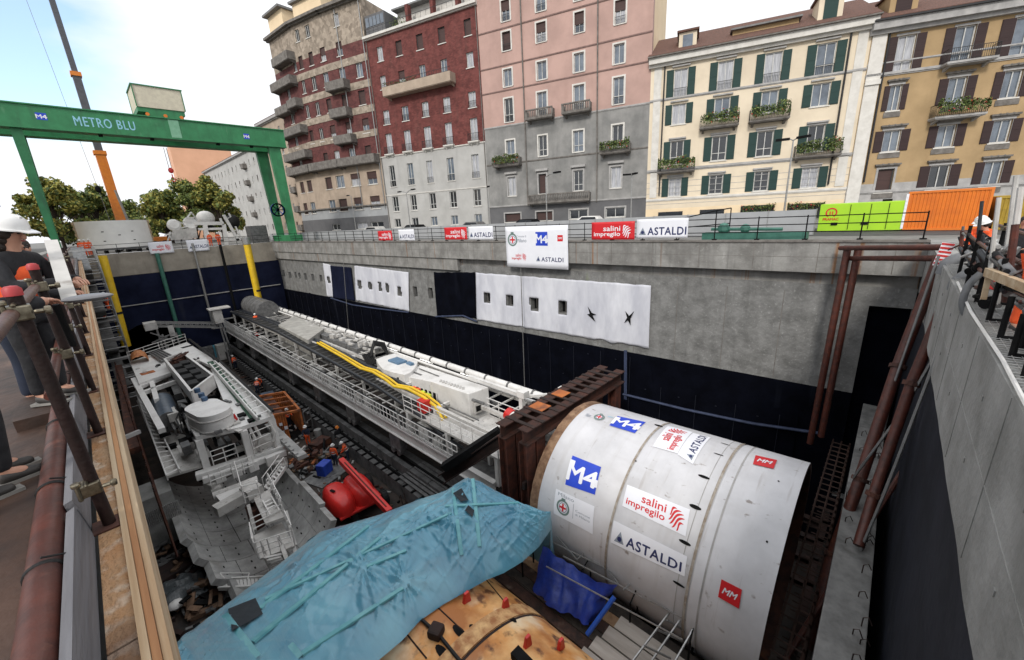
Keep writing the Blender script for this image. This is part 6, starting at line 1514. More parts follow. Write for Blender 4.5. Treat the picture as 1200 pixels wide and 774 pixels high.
# ------------------------------------------------------------------ backup train on the right track
TX0, TX1 = 11.2, 16.6
t = thing('backup_train', 'long white backup gantry train with mesh railings entering the right tunnel', 'tunnel train', (13.8, 40, -13.4))
mb = MB()
for x in (11.3, 16.3): mb.ibeam((x, 12.6, -11.15), (x, 72, -11.15), .3, .75, .05)
for k in range(24): mb.beam((11.3, 13+k*2.45, -11.3), (16.3, 13+k*2.45, -11.3), .15, .25)
mb.build('main_beam', M['white'], t)
mb = MB(); mb.box((11.35, 12.7, -10.95), (12.3, 72, -10.9)); mb.box((15.2, 12.7, -10.95), (16.3, 72, -10.9)); mb.build('floor_grating', M['grey_steel'], t)
def railing(p, q, h, parent, step=.45, mt='white', mid=2, r=.022, toe=.0):
    mb = MB(); p, q = Vector(p), Vector(q); L_ = (q-p).length; n = max(1, int(L_/step))
    for k in range(mid+1): mb.tube(p+V(0, 0, h*(k+1)/(mid+1)), q+V(0, 0, h*(k+1)/(mid+1)), r, 5)
    for i in range(n+1): a = p.lerp(q, i/n); mb.tube(a, a+V(0, 0, h), r, 5, caps=False)
    if toe: mb.beam(p+V(0, 0, toe/2), q+V(0, 0, toe/2), .02, toe)
    return mb.build('railing', M[mt], parent)
for k in range(9):
    y0 = 15.3+k*5.9; railing((11.18, y0, -10.9), (11.18, y0+5.75, -10.9), 1.15, t, .42, toe=.25, r=.03)
# hanging lower girders / wheels of the train
for k in range(9):
    y = 15+k*6.4; mb = MB(); mb.box((11.2, y, -12.6), (11.7, y+1.3, -11.53)); mb.tube((11.15, y+.3, -12.75), (11.6, y+.3, -12.75), .22, 10); mb.tube((11.15, y+1.0, -12.75), (11.6, y+1.0, -12.75), .22, 10); mb.build('bogie', M['grey_steel'], t)
# uprights between lower deck and upper structures
mb = MB()
for k in range(12):
    y = 14+k*4.6
    for x in (12.3, 15.2): mb.beam((x, y, -10.9), (x, y, -9.0), .18)
    mb.beam((12.3, y, -9.05), (16.3, y, -9.05), .18)
mb.build('portal_post', M['white'], t)
mb = MB()
for x in (12.35, 14.1, 16.25): mb.beam((x, 13, -8.98), (x, 68, -8.98), .2, .22)
for k in range(50): mb.beam((14.1, 13.5+k*1.1, -8.95), (16.25, 13.5+k*1.1, -8.95), .08, .1)
mb.build('upper_frame', M['white_dirty'], t)
# conveyor: dark belt structure rising along the near side
mb = MB()
cpts = [W(276, 366, 'x', 12.6), W(330, 388, 'x', 12.5), W(400, 425, 'x', 12.3), W(450, 452, 'x', 12.2), W(500, 485, 'x', 12.0), W(533, 512, 'x', 12.0)]
for a, b in zip(cpts, cpts[1:]): mb.beam(a, b, .95, .25)
mb.build('conveyor', M['black'], t)
for dx, dz, r in ((.58, .1, .17), (.88, .15, .15), (-.5, .1, .12)):
    mb = MB(); mb.path([p+V(dx, 0, dz) for p in cpts], r, 10); mb.build('long_hose', M['black_pipe'], t, smooth=True)
mb = MB()
for f_ in range(60):
    k = f_/59*(len(cpts)-1); i = min(int(k), len(cpts)-2); p = cpts[i].lerp(cpts[i+1], k-i); mb.beam(p+V(-.5, 0, .15), p+V(.5, 0, .15), .06, .05)
mb.build('belt_idlers', M['grey_steel'], t)
# white strip lamps along the near inner side and the far top edge
for k in range(7):
    y = 20+k*5.5; mb = MB(); mb.beam((12.7, y, -9.35), (12.7, y+1.2, -9.35), .08, .05); mb.build('strip_lamp', M['lamp'], t)
for k in range(8):
    y = 14.5+k*5; mb = MB(); mb.beam((16.45, y, -8.7), (16.45, y+1.6, -8.7), .1, .05); mb.build('strip_lamp', M['lamp'], t)
# long duct and pipes on the far side
mb = MB(); mb.tube((16.15, 12.2, -8.25), (16.15, 64, -8.35), .22, 12); mb.tube((15.75, 12.4, -8.5), (15.75, 64, -8.5), .1, 8); mb.build('air_duct', M['white'], t, smooth=True)
mb = MB()
for k in range(26):
    y = 14+k*2; mb.tube((16.15, y, -8.25), (16.15, y+.12, -8.25), .26, 12)
mb.build('duct_ring', M['grey_steel'], t)
# boiler-like tank and grey container far end
mb = MB(); mb.tube((14.6, 57, -8.2), (14.6, 64.5, -8.2), 1.25, 24); mb.build('tank', M['grey_steel'], t, smooth=True)
mb = MB()
for y in (57.5, 59.5, 61.5, 63.5): mb.tube((14.6, y, -8.2), (14.6, y+.15, -8.2), 1.3, 24)
mb.build('tank_band', M['galv'], t)
def px_box(name, roof, zr, zb, mt, parent, bevel=.03, inset=0):
    pts = [W(x, y, 'z', zr) for x, y in roof]; mb = MB(); mb.hexa([V(p.x, p.y, zb) for p in pts]+pts); return mb.build(name, mt, parent, bevel=bevel)
gp = nmat('dirty grey cover', (.40, .39, .36), (.28, .27, .25), .8, scale=1.5, bump=.12, bscale=6)
gc = px_box('equipment_container', [(326, 381), (345, 370), (380, 385), (361, 399)], -8.2, -10.6, gp, t)
mb = MB()
for q in ((361, 402), (378, 388)):
    p = W(*q, 'z', -8.7); mb.beam(p+V(0, -.05, 0), p+V(0, -.05, -1.3), .12, .06, (0, 1, 0))
mb.build('work_lamp', M['lampw'], t)
# grey cabinets, white tank body
mb = MB()
for k in range(5):
    y = 32.6+k*2.05; mb.box((14.3, y, -10.2), (15.7, y+1.95, -8.55+.1*(k % 2)))
mb.build('cabinet_row', M['grey_steel'], t, bevel=.04)
mb = MB(); random.seed(5)
for k in range(46):
    y = 30+k*.36+random.uniform(-.1, .1); x = random.uniform(14.4, 15.7); z = -8.45; mb.cbox((x, y, z+.1), (random.uniform(.15, .6), random.uniform(.15, .6), random.uniform(.1, .4)), random.uniform(0, .4))
mb.build('roof_fittings', M['white_dirty'], t)
mb = MB()
for k in range(7): mb.path([(13.6+.1*k, 28.6+.2*k, -8.2), (14.2+.1*k, 29+.2*k, -7.5), (14.9+.1*k, 29.2+.1*k, -7.8), (15.2, 28.8, -8.7)], .07, 6)
for k in range(6): mb.path([(13.2+.12*k, 28.4, -8.8), (13.1+.15*k, 28.9, -8.0), (13.6+.1*k, 29.3, -8.3)], .08, 6)
mb.build('hose_bundle', M['black'], t, smooth=True)
p = [W(x, y, 'z', -8.35) for x, y in ((440, 421), (462, 414), (490, 424), (484, 435), (474, 440), (448, 433))]; mb = MB(); n = 6
c_ = sum((q for q in p), V(0, 0, 0))/6
ring_ = []
for k in range(24):
    i = int(k/4); f_ = (k % 4)/4; q = p[i].lerp(p[(i+1) % 6], f_); q = c_+(q-c_)*(.97+.05*math.sin(k*math.pi/2*.5)**2); ring_.append(q)
mb.add([V(q.x, q.y, -10.3) for q in ring_]+ring_+[c_+V(0, 0, .12)], [(i, (i+1) % 24, 24+(i+1) % 24, 24+i) for i in range(24)]+[(24+i, 24+(i+1) % 24, 48) for i in range(24)]); mb.build('grout_tank', M['white'], t)
mb = MB(); q = c_+V(.2, .3, .15); mb.cbox(q, (.8, 1.4, .14)); mb.cbox(q+V(.3, -1.2, -.1), (.3, .6, .3)); mb.build('blue_hatch', nmat('steel blue hatch', (.12, .22, .34), None, .5), t)
px_box('pump_housing', [(474, 441), (492, 428), (522, 437.5), (503, 447)], -8.6, -10.6, M['white'], t)
cab = px_box('control_cabin', [(503, 446.6), (522, 437.5), (572.5, 454), (549, 462)], -8.0, -9.95, M['white'], t, bevel=.05)
a, b = W(503, 446.6, 'z', -8.0), W(549, 462, 'z', -8.0)
CF = Fr((a.x, a.y), (b.x, b.y)); mb = MB(); e = W(492, 452, 'z', -8.6)
mb = MB()
for k in range(5): CF.box(mb, -1.35+k*.42, -1.35+k*.42+.3, -9.35, -8.72, .012, .05)
mb.build('opening', M['dark'], t)
mb = MB()
for k in range(6): CF.box(mb, -1.47+k*.42, -1.39+k*.42, -9.4, -8.66, .05, .09)
mb.build('window_post', M['white'], t)
mb = MB(); CF.box(mb, -.75, -.4, -9.38, -8.8, .1, .3); CF.box(mb, -.25, .2, -9.38, -8.85, .1, .3); mb.build('lime_bag', M['hivis_y'], t)
mb = MB(); CF.box(mb, -1.6, -1.28, -9.3, -8.7, .1, .3); CF.box(mb, -1.15, -.88, -9.3, -8.7, .1, .3); mb.build('orange_jacket', M['hivis'], t)
bcorner = W(572.5, 454, 'z', -8.0); EF = Fr((b.x, b.y), (bcorner.x, bcorner.y)); mb = MB(); EF.box(mb, .2, .7, -9.3, -8.6, .01, .25); mb.build('air_conditioner', M['white_dirty'], t, bevel=.03)
mb = MB(); EF.box(mb, .28, .62, -9.15, -8.8, .26, .27); mb.build('fan_grille', M['dark'], t)
mb = MB()
for k in range(9):
    q = a.lerp(b, (k+.5)/9); mb.cbox(q.lerp(W(537, 446, 'z', -7.98), .35)+V(0, 0, .03), (.3, .12, .04), .8)
mb.build('roof_rib', M['white_dirty'], t)
# yellow pipe
yp = [W(x, y, 'z', z) for x, y, z in ((372, 402, -8.35), (400, 418, -8.4), (423, 432, -8.4), (437, 436, -8.35), (452, 445, -8.4), (462, 453, -8.6), (478, 456, -8.5), (497, 466, -8.5), (510, 476, -8.9), (519, 492, -9.3))]
mb = MB(); mb.path(yp, .1, 10); mb.path([q+V(.26, 0, .02) for q in yp], .075, 8); mb.build('yellow_pipe', M['yellow'], t, smooth=True)
mb = MB()
for k in range(7): mb.beam(W(385+k*16, 412+k*7, 'z', -9.0), W(385+k*16, 412+k*7, 'z', -9.0)+V(0, 0, -1.2), .07)
mb.build('pipe_support', M['white'], t)
mb = MB()
for k in range(16): 
    p_ = W(385+k*9, 418+k*4.6, 'z', -9.9); mb.cbox(p_, (random.uniform(.3, .9), random.uniform(.4, .9), random.uniform(.3, .8)))
mb.build('machinery', M['dark'], t)
mb = MB()
for k in range(9): 
    p_ = W(300+k*22, 390+k*14, 'x', 12.0)+V(0, 0, -.2); mb.cbox(p_, (.25, .5, .35))
mb.build('junction_box', M['redpaint'], t)
# near end upper walkway
zz = -9.2; q0, q1, q2, q3 = W(479, 480, 'z', zz), W(545, 552, 'z', zz-.3), W(594, 512, 'z', zz-.2), W(522, 470, 'z', zz)
wz = -9.35
wc_ = [V(11.35, 20.5, wz), V(11.35, 12.3, wz), V(14.2, 12.3, wz), V(14.2, 16.0, wz), V(12.8, 16.0, wz), V(12.8, 20.5, wz)]
mb = MB(); mb.add([v for v in wc_]+[v-V(0, 0, .12) for v in wc_], [(0, 1, 2, 3, 4, 5), (11, 10, 9, 8, 7, 6)]+[(i, (i+1) % 6, 6+(i+1) % 6, 6+i) for i in range(6)]); mb.build('upper_walkway', M['white_dirty'], t)
for a, b in zip(wc_[:3], wc_[1:4]): railing(a+V(0, 0, 0), b, 1.05, t, .9, mid=2, r=.025)
mb = MB()
for p_ in (V(11.45, 20.3, 0), V(11.45, 16.4, 0), V(11.45, 12.5, 0), V(14, 12.5, 0)): mb.beam(V(p_.x, p_.y, -11), V(p_.x, p_.y, wz-.12), .22)
mb.build('walkway_post', M['white'], t)
mb = MB(); mb.cbox((12.0, 19.3, -8.95), (.5, .7, .8)); mb.build('red_box', M['redpaint'], t)
mb = MB(); mb.cbox((13.1, 13.4, wz+.03), (1.3, 1.4, .05)); mb.build('grating_panel', nmat('tan grating', (.35, .27, .13), (.1, .08, .04), .8, scale=12), t)
# red and white suction nozzle, cross frame at the train end
mb = MB(); a = W(600, 488, 'z', -8.4); b = W(612, 497, 'z', -8.6); mb.tube(a, b, .3, 14); mb.build('suction_pipe', M['white'], t, smooth=True); mb = MB(); d = (b-a).normalized(); mb.tube(a-d*.35, a-d*.001, .34, 14); mb.build('nozzle_ring', M['redpaint'], t, smooth=True)
mb = MB()
mb.beam((14.6, 13.6, -10.8), (14.6, 13.6, -7.6), .25); mb.beam((16.3, 12.0, -10.8), (16.3, 12.0, -7.6), .25); mb.beam((14.6, 13.6, -7.6), (14.6, 18, -7.6), .2); mb.cbox((14.6, 13.5, -7.5), (.45, .5, .35)); mb.cbox((16.3, 12, -7.5), (.45, .5, .35)); mb.beam((14.6, 13.6, -7.7), (16.3, 12.0, -7.7), .14)
mb.build('end_frame', M['white'], t)
railing((14.6, 14, -9.6), (16.2, 11.4, -9.6), .8, t, .5, mid=1)
mb = MB(); mb.box((12.0, 10.6, -11.4), (14.5, 12.2, -11.3)); mb.tube((12.2, 11.5, -11.3), (12.2, 11.5, -10.3), .35, 12); mb.cbox((12.2, 11.5, -10.2), (.9, .9, .12)); mb.build('column_base', M['white_dirty'], t)
random.seed(14); mb = MB()
for k in range(62):
    y = random.uniform(13, 62); x = random.uniform(12.6, 16); z = random.uniform(-10.8, -9.1); mb.m = random.choice([0, 0, 1, 2, 3]); mb.cbox((x, y, z), (random.uniform(.1, .7), random.uniform(.2, 1.2), random.uniform(.1, .6)))
for k in range(36):
    y = random.uniform(14, 60); x = random.uniform(12.8, 16); z = random.uniform(-9.0, -8.4); mb.m = random.choice([0, 1, 2]); mb.tube((x, y, z), (x+random.uniform(-.2, .2), y+random.uniform(1, 4), z), random.uniform(.03, .09), 6)
mb.build('deck_machinery', [M['grey_steel'], M['dark'], M['white_dirty'], M['rust']], t)

random.seed(61)
for k in range(34):
    y = 15.6+k*1.45+random.uniform(0, .4); mb = MB(); w_, l_, h_ = random.uniform(.3, .6), random.uniform(.5, 1.2), random.uniform(.35, 1.0)
    mb.box((11.55, y, -10.88), (11.55+w_, y+l_, -10.88+h_)); mb.box((11.56+w_*.2, y+l_*.2, -10.88+h_), (11.55+w_*.7, y+l_*.6, -10.84+h_)); mb.build('cabinet', M[random.choice(['white', 'white_dirty', 'grey_steel', 'white', 'dark'])], t, bevel=.02)
for (x, z, r_, mt_) in [(11.5, -10.0, .05, 'black_pipe'), (12.35, -9.7, .07, 'grey_steel'), (11.7, -9.75, .04, 'white'), (12.9, -10.2, .09, 'black_pipe'), (13.4, -9.6, .06, 'white_dirty')]:
    mb = MB(); mb.path([(x+.05*math.sin(k), 14+k*2.4, z+.05*math.sin(k*1.7)) for k in range(21)], r_, 6); mb.build('cable_run', M[mt_], t)
mb = MB()
for k in range(22):
    y = 14.5+k*2.2; mb.beam((11.35, y, -9.72), (13.9, y, -9.72), .07, .08)
mb.build('cross_bar', M['white'], t)
# rail track on precast blocks beside the train
t = thing('track_blocks', 'row of precast concrete track blocks carrying the train rail', 'track', (11, 35, ZF))
mb = MB()
for k in range(26):
    y = 12+k*2.1; 
    mb.box((10.35, y+.02, ZF), (11.0, y+2.06, -14.1)); mb.box((11.0, y+.02, ZF), (12.2, y+2.06, -13.35))
mb.build('block', M['conc_dark'] if 0 else nmat('grey precast', (.13, .13, .13), (.055, .055, .055), .9, scale=1.4, bump=.4), t, bevel=.03)
mb = MB(); mb.ibeam((11.4, 11.5, -13.2), (11.4, 66, -13.2), .16, .28, .03); mb.ibeam((10.75, 11.5, -14.0), (10.75, 66, -14.0), .12, .18, .03); mb.build('rail', M['dark'], t)
mb = MB()
for k in range(60): mb.beam((10.3, 12+k*.9, -14.06), (11.0, 12+k*.9, -14.06), .14, .07)
for k in range(40): mb.beam((9.8, 28+k*.9, ZF+.08), (10.3, 28+k*.9, ZF+.08), .12, .1)
mb.build('sleeper', M['dark'], t)
mb = MB()
for k in range(7): mb.box((10.55+.18*k, 16.5-k*.1, -13.95+.17*k), (10.75+.18*k, 21-k*.2, -13.9+.17*k))
tag(mb.build('steel_plates', M['grey_steel']), 'stack of slanting steel plates against the track blocks', 'plates')
mb = MB(); mb.tube((9.9, 32.5, ZF), (9.9, 32.5, ZF+.9), .28, 14); tag(mb.build('concrete_bollard', M['conc_light'], smooth=True), 'short round concrete bollard beside the track', 'bollard')

# ------------------------------------------------------------------ white gantry on the left track
ZR = -9.3
t = thing('backup_gantry', 'short white backup gantry with tank, cable drum and green strip on the left track', 'tunnel machine', (3.5, 35, -13))
def rp_(pts, z): return [W(x, y, 'z', z) for x, y in pts]
def slab(name, pts, z, th, mt, bevel=0):
    q = rp_(pts, z); n = len(q); mb = MB(); mb.add([v-V(0, 0, th) for v in q]+q, [tuple(range(n))[::-1], tuple(range(n, 2*n))]+[(i, (i+1) % n, n+(i+1) % n, n+i) for i in range(n)]); return mb.build(name, mt, t, bevel=bevel)
slab('roof_plate', [(152, 424), (219, 401), (248, 420), (262, 436), (228, 420), (196, 430), (200, 437), (188, 441), (176, 445), (163, 450)], ZR, .25, M['white'])
slab('roof_plate', [(246, 424), (262, 431), (321, 487), (281, 501), (229, 512), (222, 500), (258, 488), (262, 470), (250, 440)], ZR-.02, .25, M['white'])
mb = MB(); q = rp_([(157, 445), (176, 441), (184, 470), (190, 505)], ZR-.3); mb.beam(q[0], q[3], .35, .3); mb.beam(q[1], q[2], .3, .3); mb.beam(q[0], q[1], .3, .3); mb.beam(rp_([(164, 462)], ZR-.3)[0], rp_([(205, 448)], ZR-.3)[0], .3, .3); mb.beam(rp_([(160, 456)], ZR-.3)[0], rp_([(198, 440)], ZR-.3)[0], .25, .25)
mb.build('roof_beam', M['white'], t)
# front portal legs and sill
def leg(px, top=ZR-.27, bot=-11.6, w=.35):
    p = W(*px, 'z', ZR); mb = MB(); mb.beam((p.x, p.y+.2, bot), (p.x, p.y+.2, top), w); mb.build('leg', M['white'], t)
for px in ((232, 512), (318, 488), (285, 501), (160, 450), (250, 430), (198, 432)): leg(px)
pl = W(232, 512, 'z', ZR); pr = W(318, 488, 'z', ZR); pm = W(285, 501, 'z', ZR)
mb = MB(); mb.beam((pl.x-.6, pl.y-.1, -11.55), (pr.x+.4, pr.y-.1, -11.55), .5, .4); mb.beam((pl.x-.4, pl.y-.6, -11.7), (pr.x+.2, pr.y-.6, -11.7), .3, .35)
for f_ in (.1, .32, .55, .8): q = pl.lerp(pr, f_); mb.cbox((q.x, q.y-.75, -11.8), (.5, .3, .6))
mb.build('sill_beam', M['white'], t, bevel=.04)
mb = MB()
for f_ in (.02, .95):
    q = pl.lerp(pr, f_); mb.cbox((q.x-.1, q.y-.6, -12.2), (.6, .7, .5), .4); mb.tube((q.x-.3, q.y-.8, -12.4), (q.x+.2, q.y-.8, -12.4), .28, 12); mb.tube((q.x-.3, q.y-.2, -12.4), (q.x+.2, q.y-.2, -12.4), .28, 12)
mb.build('wheel_bogie', M['white_dirty'], t, bevel=.03)
mb = MB()
for f_ in (.66, .74, .95): 
    q = pl.lerp(pr, f_); mb.path([(q.x, q.y, ZR-.3), (q.x+.1, q.y-.3, ZR-1.0), (q.x-.1, q.y-.3, ZR-1.5), (q.x, q.y-.1, -11.4)], .09, 6)
mb.build('hose', M['white_dirty'], t)
railing((pm.x+.2, pm.y-.1, -11.3), (pr.x-.1, pr.y-.1, -11.3), 1.5, t, .9, r=.03)
railing((pl.x+.3, pl.y-.2, -11.3), (pl.x+1.5, pl.y-.3, -11.3), .95, t, .45, r=.03)
mb = MB(); a = pl.lerp(pr, .66); mb.box((a.x-.2, a.y-.1, -11.34), (pr.x+.3, a.y+2, -11.28)); mb.build('side_deck', M['white_dirty'], t)
# left lower deck with stair
q = rp_([(190, 505), (229, 512), (240, 545), (196, 558), (160, 470), (165, 462)], -11.2)
mb = MB(); n = 6; mb.add([v-V(0, 0, .15) for v in q]+q, [tuple(range(n))[::-1], tuple(range(n, 2*n))]+[(i, (i+1) % n, n+(i+1) % n, n+i) for i in range(n)]); mb.build('lower_deck', M['white_dirty'], t)
def ladder(name, a0, a1, b0, b1, parent, n=12, mt='white', w=.07, rail=None):
    mb = MB(); mb.beam(a0, a1, w, .2); mb.beam(b0, b1, w, .2)
    for i in range(n): mb.beam(a0.lerp(a1, (i+.5)/n), b0.lerp(b1, (i+.5)/n), .12, .03)
    o = mb.build(name, M[mt], parent)
    if rail:
        mb = MB()
        for (p, q) in ((a0, a1), (b0, b1)):
            mb.tube(p+V(0, 0, rail), q+V(0, 0, rail), .025, 5)
            for i in range(5): s_ = p.lerp(q, i/4); mb.tube(s_, s_+V(0, 0, rail), .02, 5)
        mb.build('handrail', M[mt], o)
    return o
A0, A1 = W(160, 462, 'z', -10.6), W(196, 560, 'z', -11.0); B0, B1 = W(170, 470, 'z', -10.6), W(211, 552, 'z', -11.0)
ladder('side_walkway', A0, A1, B0, B1, t, 20)
mb = MB(); mb.beam(A0, A1, .06, .35); mb.beam(B0, B1, .05, .3); mb.build('walkway_edge', M['white'], t)
# dark blue-grey cable drum
a, b = W(190, 470, 'z', -10.2), W(199, 494, 'z', -10.2); mb = MB(); mb.tube(a, b, .62, 24); mb.build('cylinder_tank', nmat('blue grey tank', (.10, .13, .165), (.07, .09, .12), .3), t, smooth=True)
mb = MB(); 
for f_ in (0, 1): mb = MB(); d = (b-a).normalized(); p_ = a.lerp(b, f_); mb.tube(p_-d*.03, p_+d*.03, .66, 24); mb.build('tank_rim', M['grey_steel'], t)
# long box girder with black elements, open top
g0, g1, g2, g3 = (193, 421), (213, 413), (249, 440), (224, 459)
q = rp_([g0, g1, g2, g3], ZR+.75); mb = MB()
for i in range(4):
    a, b = q[i], q[(i+1) % 4]; mb.beam(a-V(0, 0, .5), b-V(0, 0, .5), .08, 1.05); mb.beam(a, b, .16, .1)
mb.build('box_frame', M['white'], t)
mb = MB(); mb.m = 0; mb.add([v-V(0, 0, .75) for v in q], [(0, 1, 2, 3)]); mb.build('box_floor', M['grey_steel'], t)
for k in range(4):
    for j in range(2):
        u = .3+k*.18; v_ = .28+j*.4; p_ = (q[0].lerp(q[3], u)).lerp(q[1].lerp(q[2], u), v_); mb = MB(); mb.cbox(p_-V(0, 0, .3), (.62, 1.1, .5), .0); mb.build('black_module', M['black'], t, bevel=.05)
random.seed(2); mb = MB()
for k in range(18): p_ = (q[0].lerp(q[3], random.uniform(.02, .25))).lerp(q[1].lerp(q[2], .1), random.uniform(.1, .9)); mb.cbox(p_-V(0, 0, .3), (.3, .35, .4), random.random()); mb.tube(p_, p_+V(.5, .4, .1), .05, 5)
mb.build('valve_block', M['rust'], t)
# round white silo with blue motors
sc0 = W(244, 480, 'z', ZR+.95); e1 = (W(222, 468, 'z', ZR+.95)-sc0); r1 = .86
ax_ = V(-.18, 1, 0).normalized(); ay_ = V(1, .18, 0).normalized()
def oval(a, z, k=1.0):
    x, y = math.cos(a), math.sin(a); L_ = .75; return V(sc0.x, sc0.y, 0)+ay_*(x*r1*k)+ax_*((y*r1+(L_ if y > 0 else -L_))*k)+V(0, 0, z)
mb = MB(); mb.grid(lambda a, b: oval(a*2*math.pi, ZR+1.08*b), 48, 1); mb.grid(lambda a, b: oval(a*2*math.pi, ZR+1.08, 1-b*.999), 48, 3); mb.build('silo', M['white'], t, smooth=True)
mb = MB()
for z in (ZR+.08, ZR+.72): mb.path([oval(k/36*2*math.pi, z, 1.01) for k in range(37)], .05, 5)
mb.build('silo_band', M['white_dirty'], t)
for (x, y) in ((231, 457.5), (236, 463), (239.5, 467.5)): p_ = W(x, y, 'z', ZR+1.2); mb = MB(); mb.tube(p_-V(0, 0, .15), p_+V(0, 0, .12), .17, 10); mb.build('motor', nmat('motor blue', (.06, .12, .22), None, .5), t)
for (x, y) in ((276, 492), (242, 503)): p_ = W(x, y, 'z', ZR+.02); mb = MB(); mb.lathe([(.13, 0), (.1, .1), (.03, .4), (0, .42)], p_, 10); mb.build('red_cone', M['redpaint'], t)
# green strip and the ladder frame on the right edge
a, b = W(246, 424, 'z', ZR+.03), W(300, 493, 'z', ZR+.03); mb = MB(); mb.beam(a, b, .42, .03); mb.build('green_strip', nmat('dark green floor paint', (.02, .09, .045), (.014, .06, .03), .6), t)
a0, a1, b0, b1 = W(246, 427, 'z', ZR+.35), W(302, 491, 'z', ZR+.35), W(252, 424, 'z', ZR+.35), W(318, 484, 'z', ZR+.35)
ladder('cable_tray', a0, a1, b0, b1, t, 13)
mb = MB(); mb.beam(a0-V(0, 0, .1), a1-V(0, 0, .1), .1, .3); mb.beam(b0-V(0, 0, .1), b1-V(0, 0, .1), .1, .3); mb.build('tray_side', M['white'], t)
mb = MB(); mb.tube(W(254, 420, 'z', ZR+.45), W(320, 482, 'z', ZR+.45), .09, 8); mb.tube(W(222, 398, 'z', ZR+.2), W(256, 424, 'z', ZR+.4), .1, 8); mb.build('black_pipe', M['black'], t)
# big diagonal pipes left of the box and the crumpled brown paper
mb = MB()
for k in range(5): mb.tube(W(173+k*3.2, 413-k*.9, 'z', ZR+.12), W(190+k*3.4, 424-k*1.4, 'z', ZR+.2), .09, 6)
mb.build('steel_bars', M['grey_steel'], t)
mb = MB(); p_ = W(162, 424, 'z', ZR+.02); mb.grid(lambda a, b: p_+V(-.55+1.25*a+.1*b, -.9+1.9*b, .05+1.0*math.sin(math.pi*a)**.4*(.6+.4*math.sin(math.pi*b))+.12*noise.noise(Vector((a*5, b*5, 2)))), 12, 12); 
tag(mb.build('brown_sack', nmat('orange brown wrapping', (.50, .20, .07), (.33, .12, .04), .6, scale=3, bump=.6), smooth=False), 'crumpled orange-brown bulk sack on the far left roof corner of the gantry', 'sack')
mb = MB(); p_ = W(173, 437, 'z', ZR+.02); mb.cbox(p_, (.9, .8, .03), .1); mb.build('brown_sheet', M['orange_rust'], t)
random.seed(77); mb = MB(); mb.m = 0
for k in range(46):
    x_, y_ = random.choice([(random.uniform(158, 215), random.uniform(410, 440)), (random.uniform(224, 258), random.uniform(404, 428)), (random.uniform(262, 312), random.uniform(470, 498)), (random.uniform(236, 280), random.uniform(495, 508))])
    p_ = W(x_, y_, 'z', ZR+.05); mb.m = random.randrange(3); mb.cbox(p_, (random.uniform(.08, .4), random.uniform(.08, .5), random.uniform(.05, .22)), random.uniform(-.2, .3))
mb.build('roof_fittings', [M['dark'], M['grey_steel'], M['white_dirty']], t)
mb = MB()
for (a_, b_) in [((226, 402), (246, 397)), ]:
    mb.beam(W(213, 408, 'z', ZR+.02), W(232, 403, 'z', ZR+.02), .5, .03)
mb.build('roof_slot', M['dark'], t)
railing(W(152, 424, 'z', ZR), W(219, 401, 'z', ZR), .9, t, 1.2, r=.025); 
# dark machinery inside
random.seed(9); mb = MB()
for k in range(95):
    x, y = random.uniform(.9, 5.0), random.uniform(27.5, 46); z = random.uniform(-12, -9.9); mb.m = random.choice([0, 0, 1, 2]); mb.cbox((x, y, z), (random.uniform(.1, .6), random.uniform(.3, 1.6), random.uniform(.1, .6)))
mb.build('inner_machinery', [M['dark'], M['grey_steel'], M['white_dirty']], t)
a, b = W(198, 436, 'z', -9.9), W(228, 505, 'z', -9.9); mb = MB(); mb.beam(a, b, .5, .2); mb.beam(a+V(.6, 0, 0), b+V(.6, 0, 0), .3, .2); mb.build('long_channel', M['grey_steel'], t)
mb = MB(); p_ = W(213, 478, 'z', -9.3)
for k in range(6): mb.lathe([(.42-.02*k, -.03), (.42-.02*k, .03)], p_+V(.04*k, -.05*k, .02*k), 18, (.6, -.5, .6))
for k in range(8): mb.path([p_, p_+V(random.uniform(-.5, .5), random.uniform(-1, .5), -.4), p_+V(random.uniform(-.6, .6), random.uniform(-2.5, -1), -.8)], .05, 5)
mb.build('cable_coil', M['black'], t)
mb = MB(); mb.tube(W(253, 425, 'z', -9.8), W(300, 470, 'z', -11.2), .3, 12); tag(mb.build('plastic_duct', M['white_dirty'], smooth=True), 'bundle of pale plastic ducting lying right of the left gantry', 'duct')

# trestle gantry across the far end
t = thing('conveyor_bridge', 'thin grey conveyor truss crossing between the two tunnel mouths', 'conveyor', (8, 60, -9))
a, b = W(182, 383, 'y', 60), W(258, 384, 'y', 60); c, d = W(182, 379, 'y', 60), W(258, 379.5, 'y', 60)
mb = MB()
for yy in (0, 1.2):
    mb.beam(a+V(0, yy, 0), b+V(0, yy, 0), .14); mb.beam(c+V(0, yy, 0), d+V(0, yy, 0), .14)
    for k in range(12): mb.beam(a.lerp(b, k/11)+V(0, yy, 0), c.lerp(d, k/11)+V(0, yy, 0), .09); 
mb.build('truss', M['galv'], t)
mb = MB(); p_ = W(176, 382, 'y', 60); mb.cbox(p_, (1.1, 1.4, .8)); p_ = W(255, 371, 'y', 60); mb.cbox(p_, (.9, 1, 1.6)); mb.cbox(p_+V(.3, 0, 1), (2.2, 1.6, .15)); p_ = W(201, 388, 'y', 60); mb.cbox(p_, (.5, .5, 1.2)); mb.build('head_box', M['white_dirty'], t)
mb = MB()
for (x, y) in [(255, 372), (266, 400), (262, 384), (183, 384), (196, 404), (190, 392), (206, 390)]: p_ = W(x, y, 'y', 60); mb.beam(p_, V(p_.x+.1, 60, ZF), .16)
for (p0, p1) in [((256, 372), (268, 402)), ((176, 390), (205, 400)), ((178, 402), (204, 390)), ((185, 398), (205, 398)), ((248, 385), (262, 384)), ((250, 376), (276, 372))]: mb.beam(W(*p0, 'y', 59.8), W(*p1, 'y', 59.8), .14)
mb.build('leg', M['galv'], t)
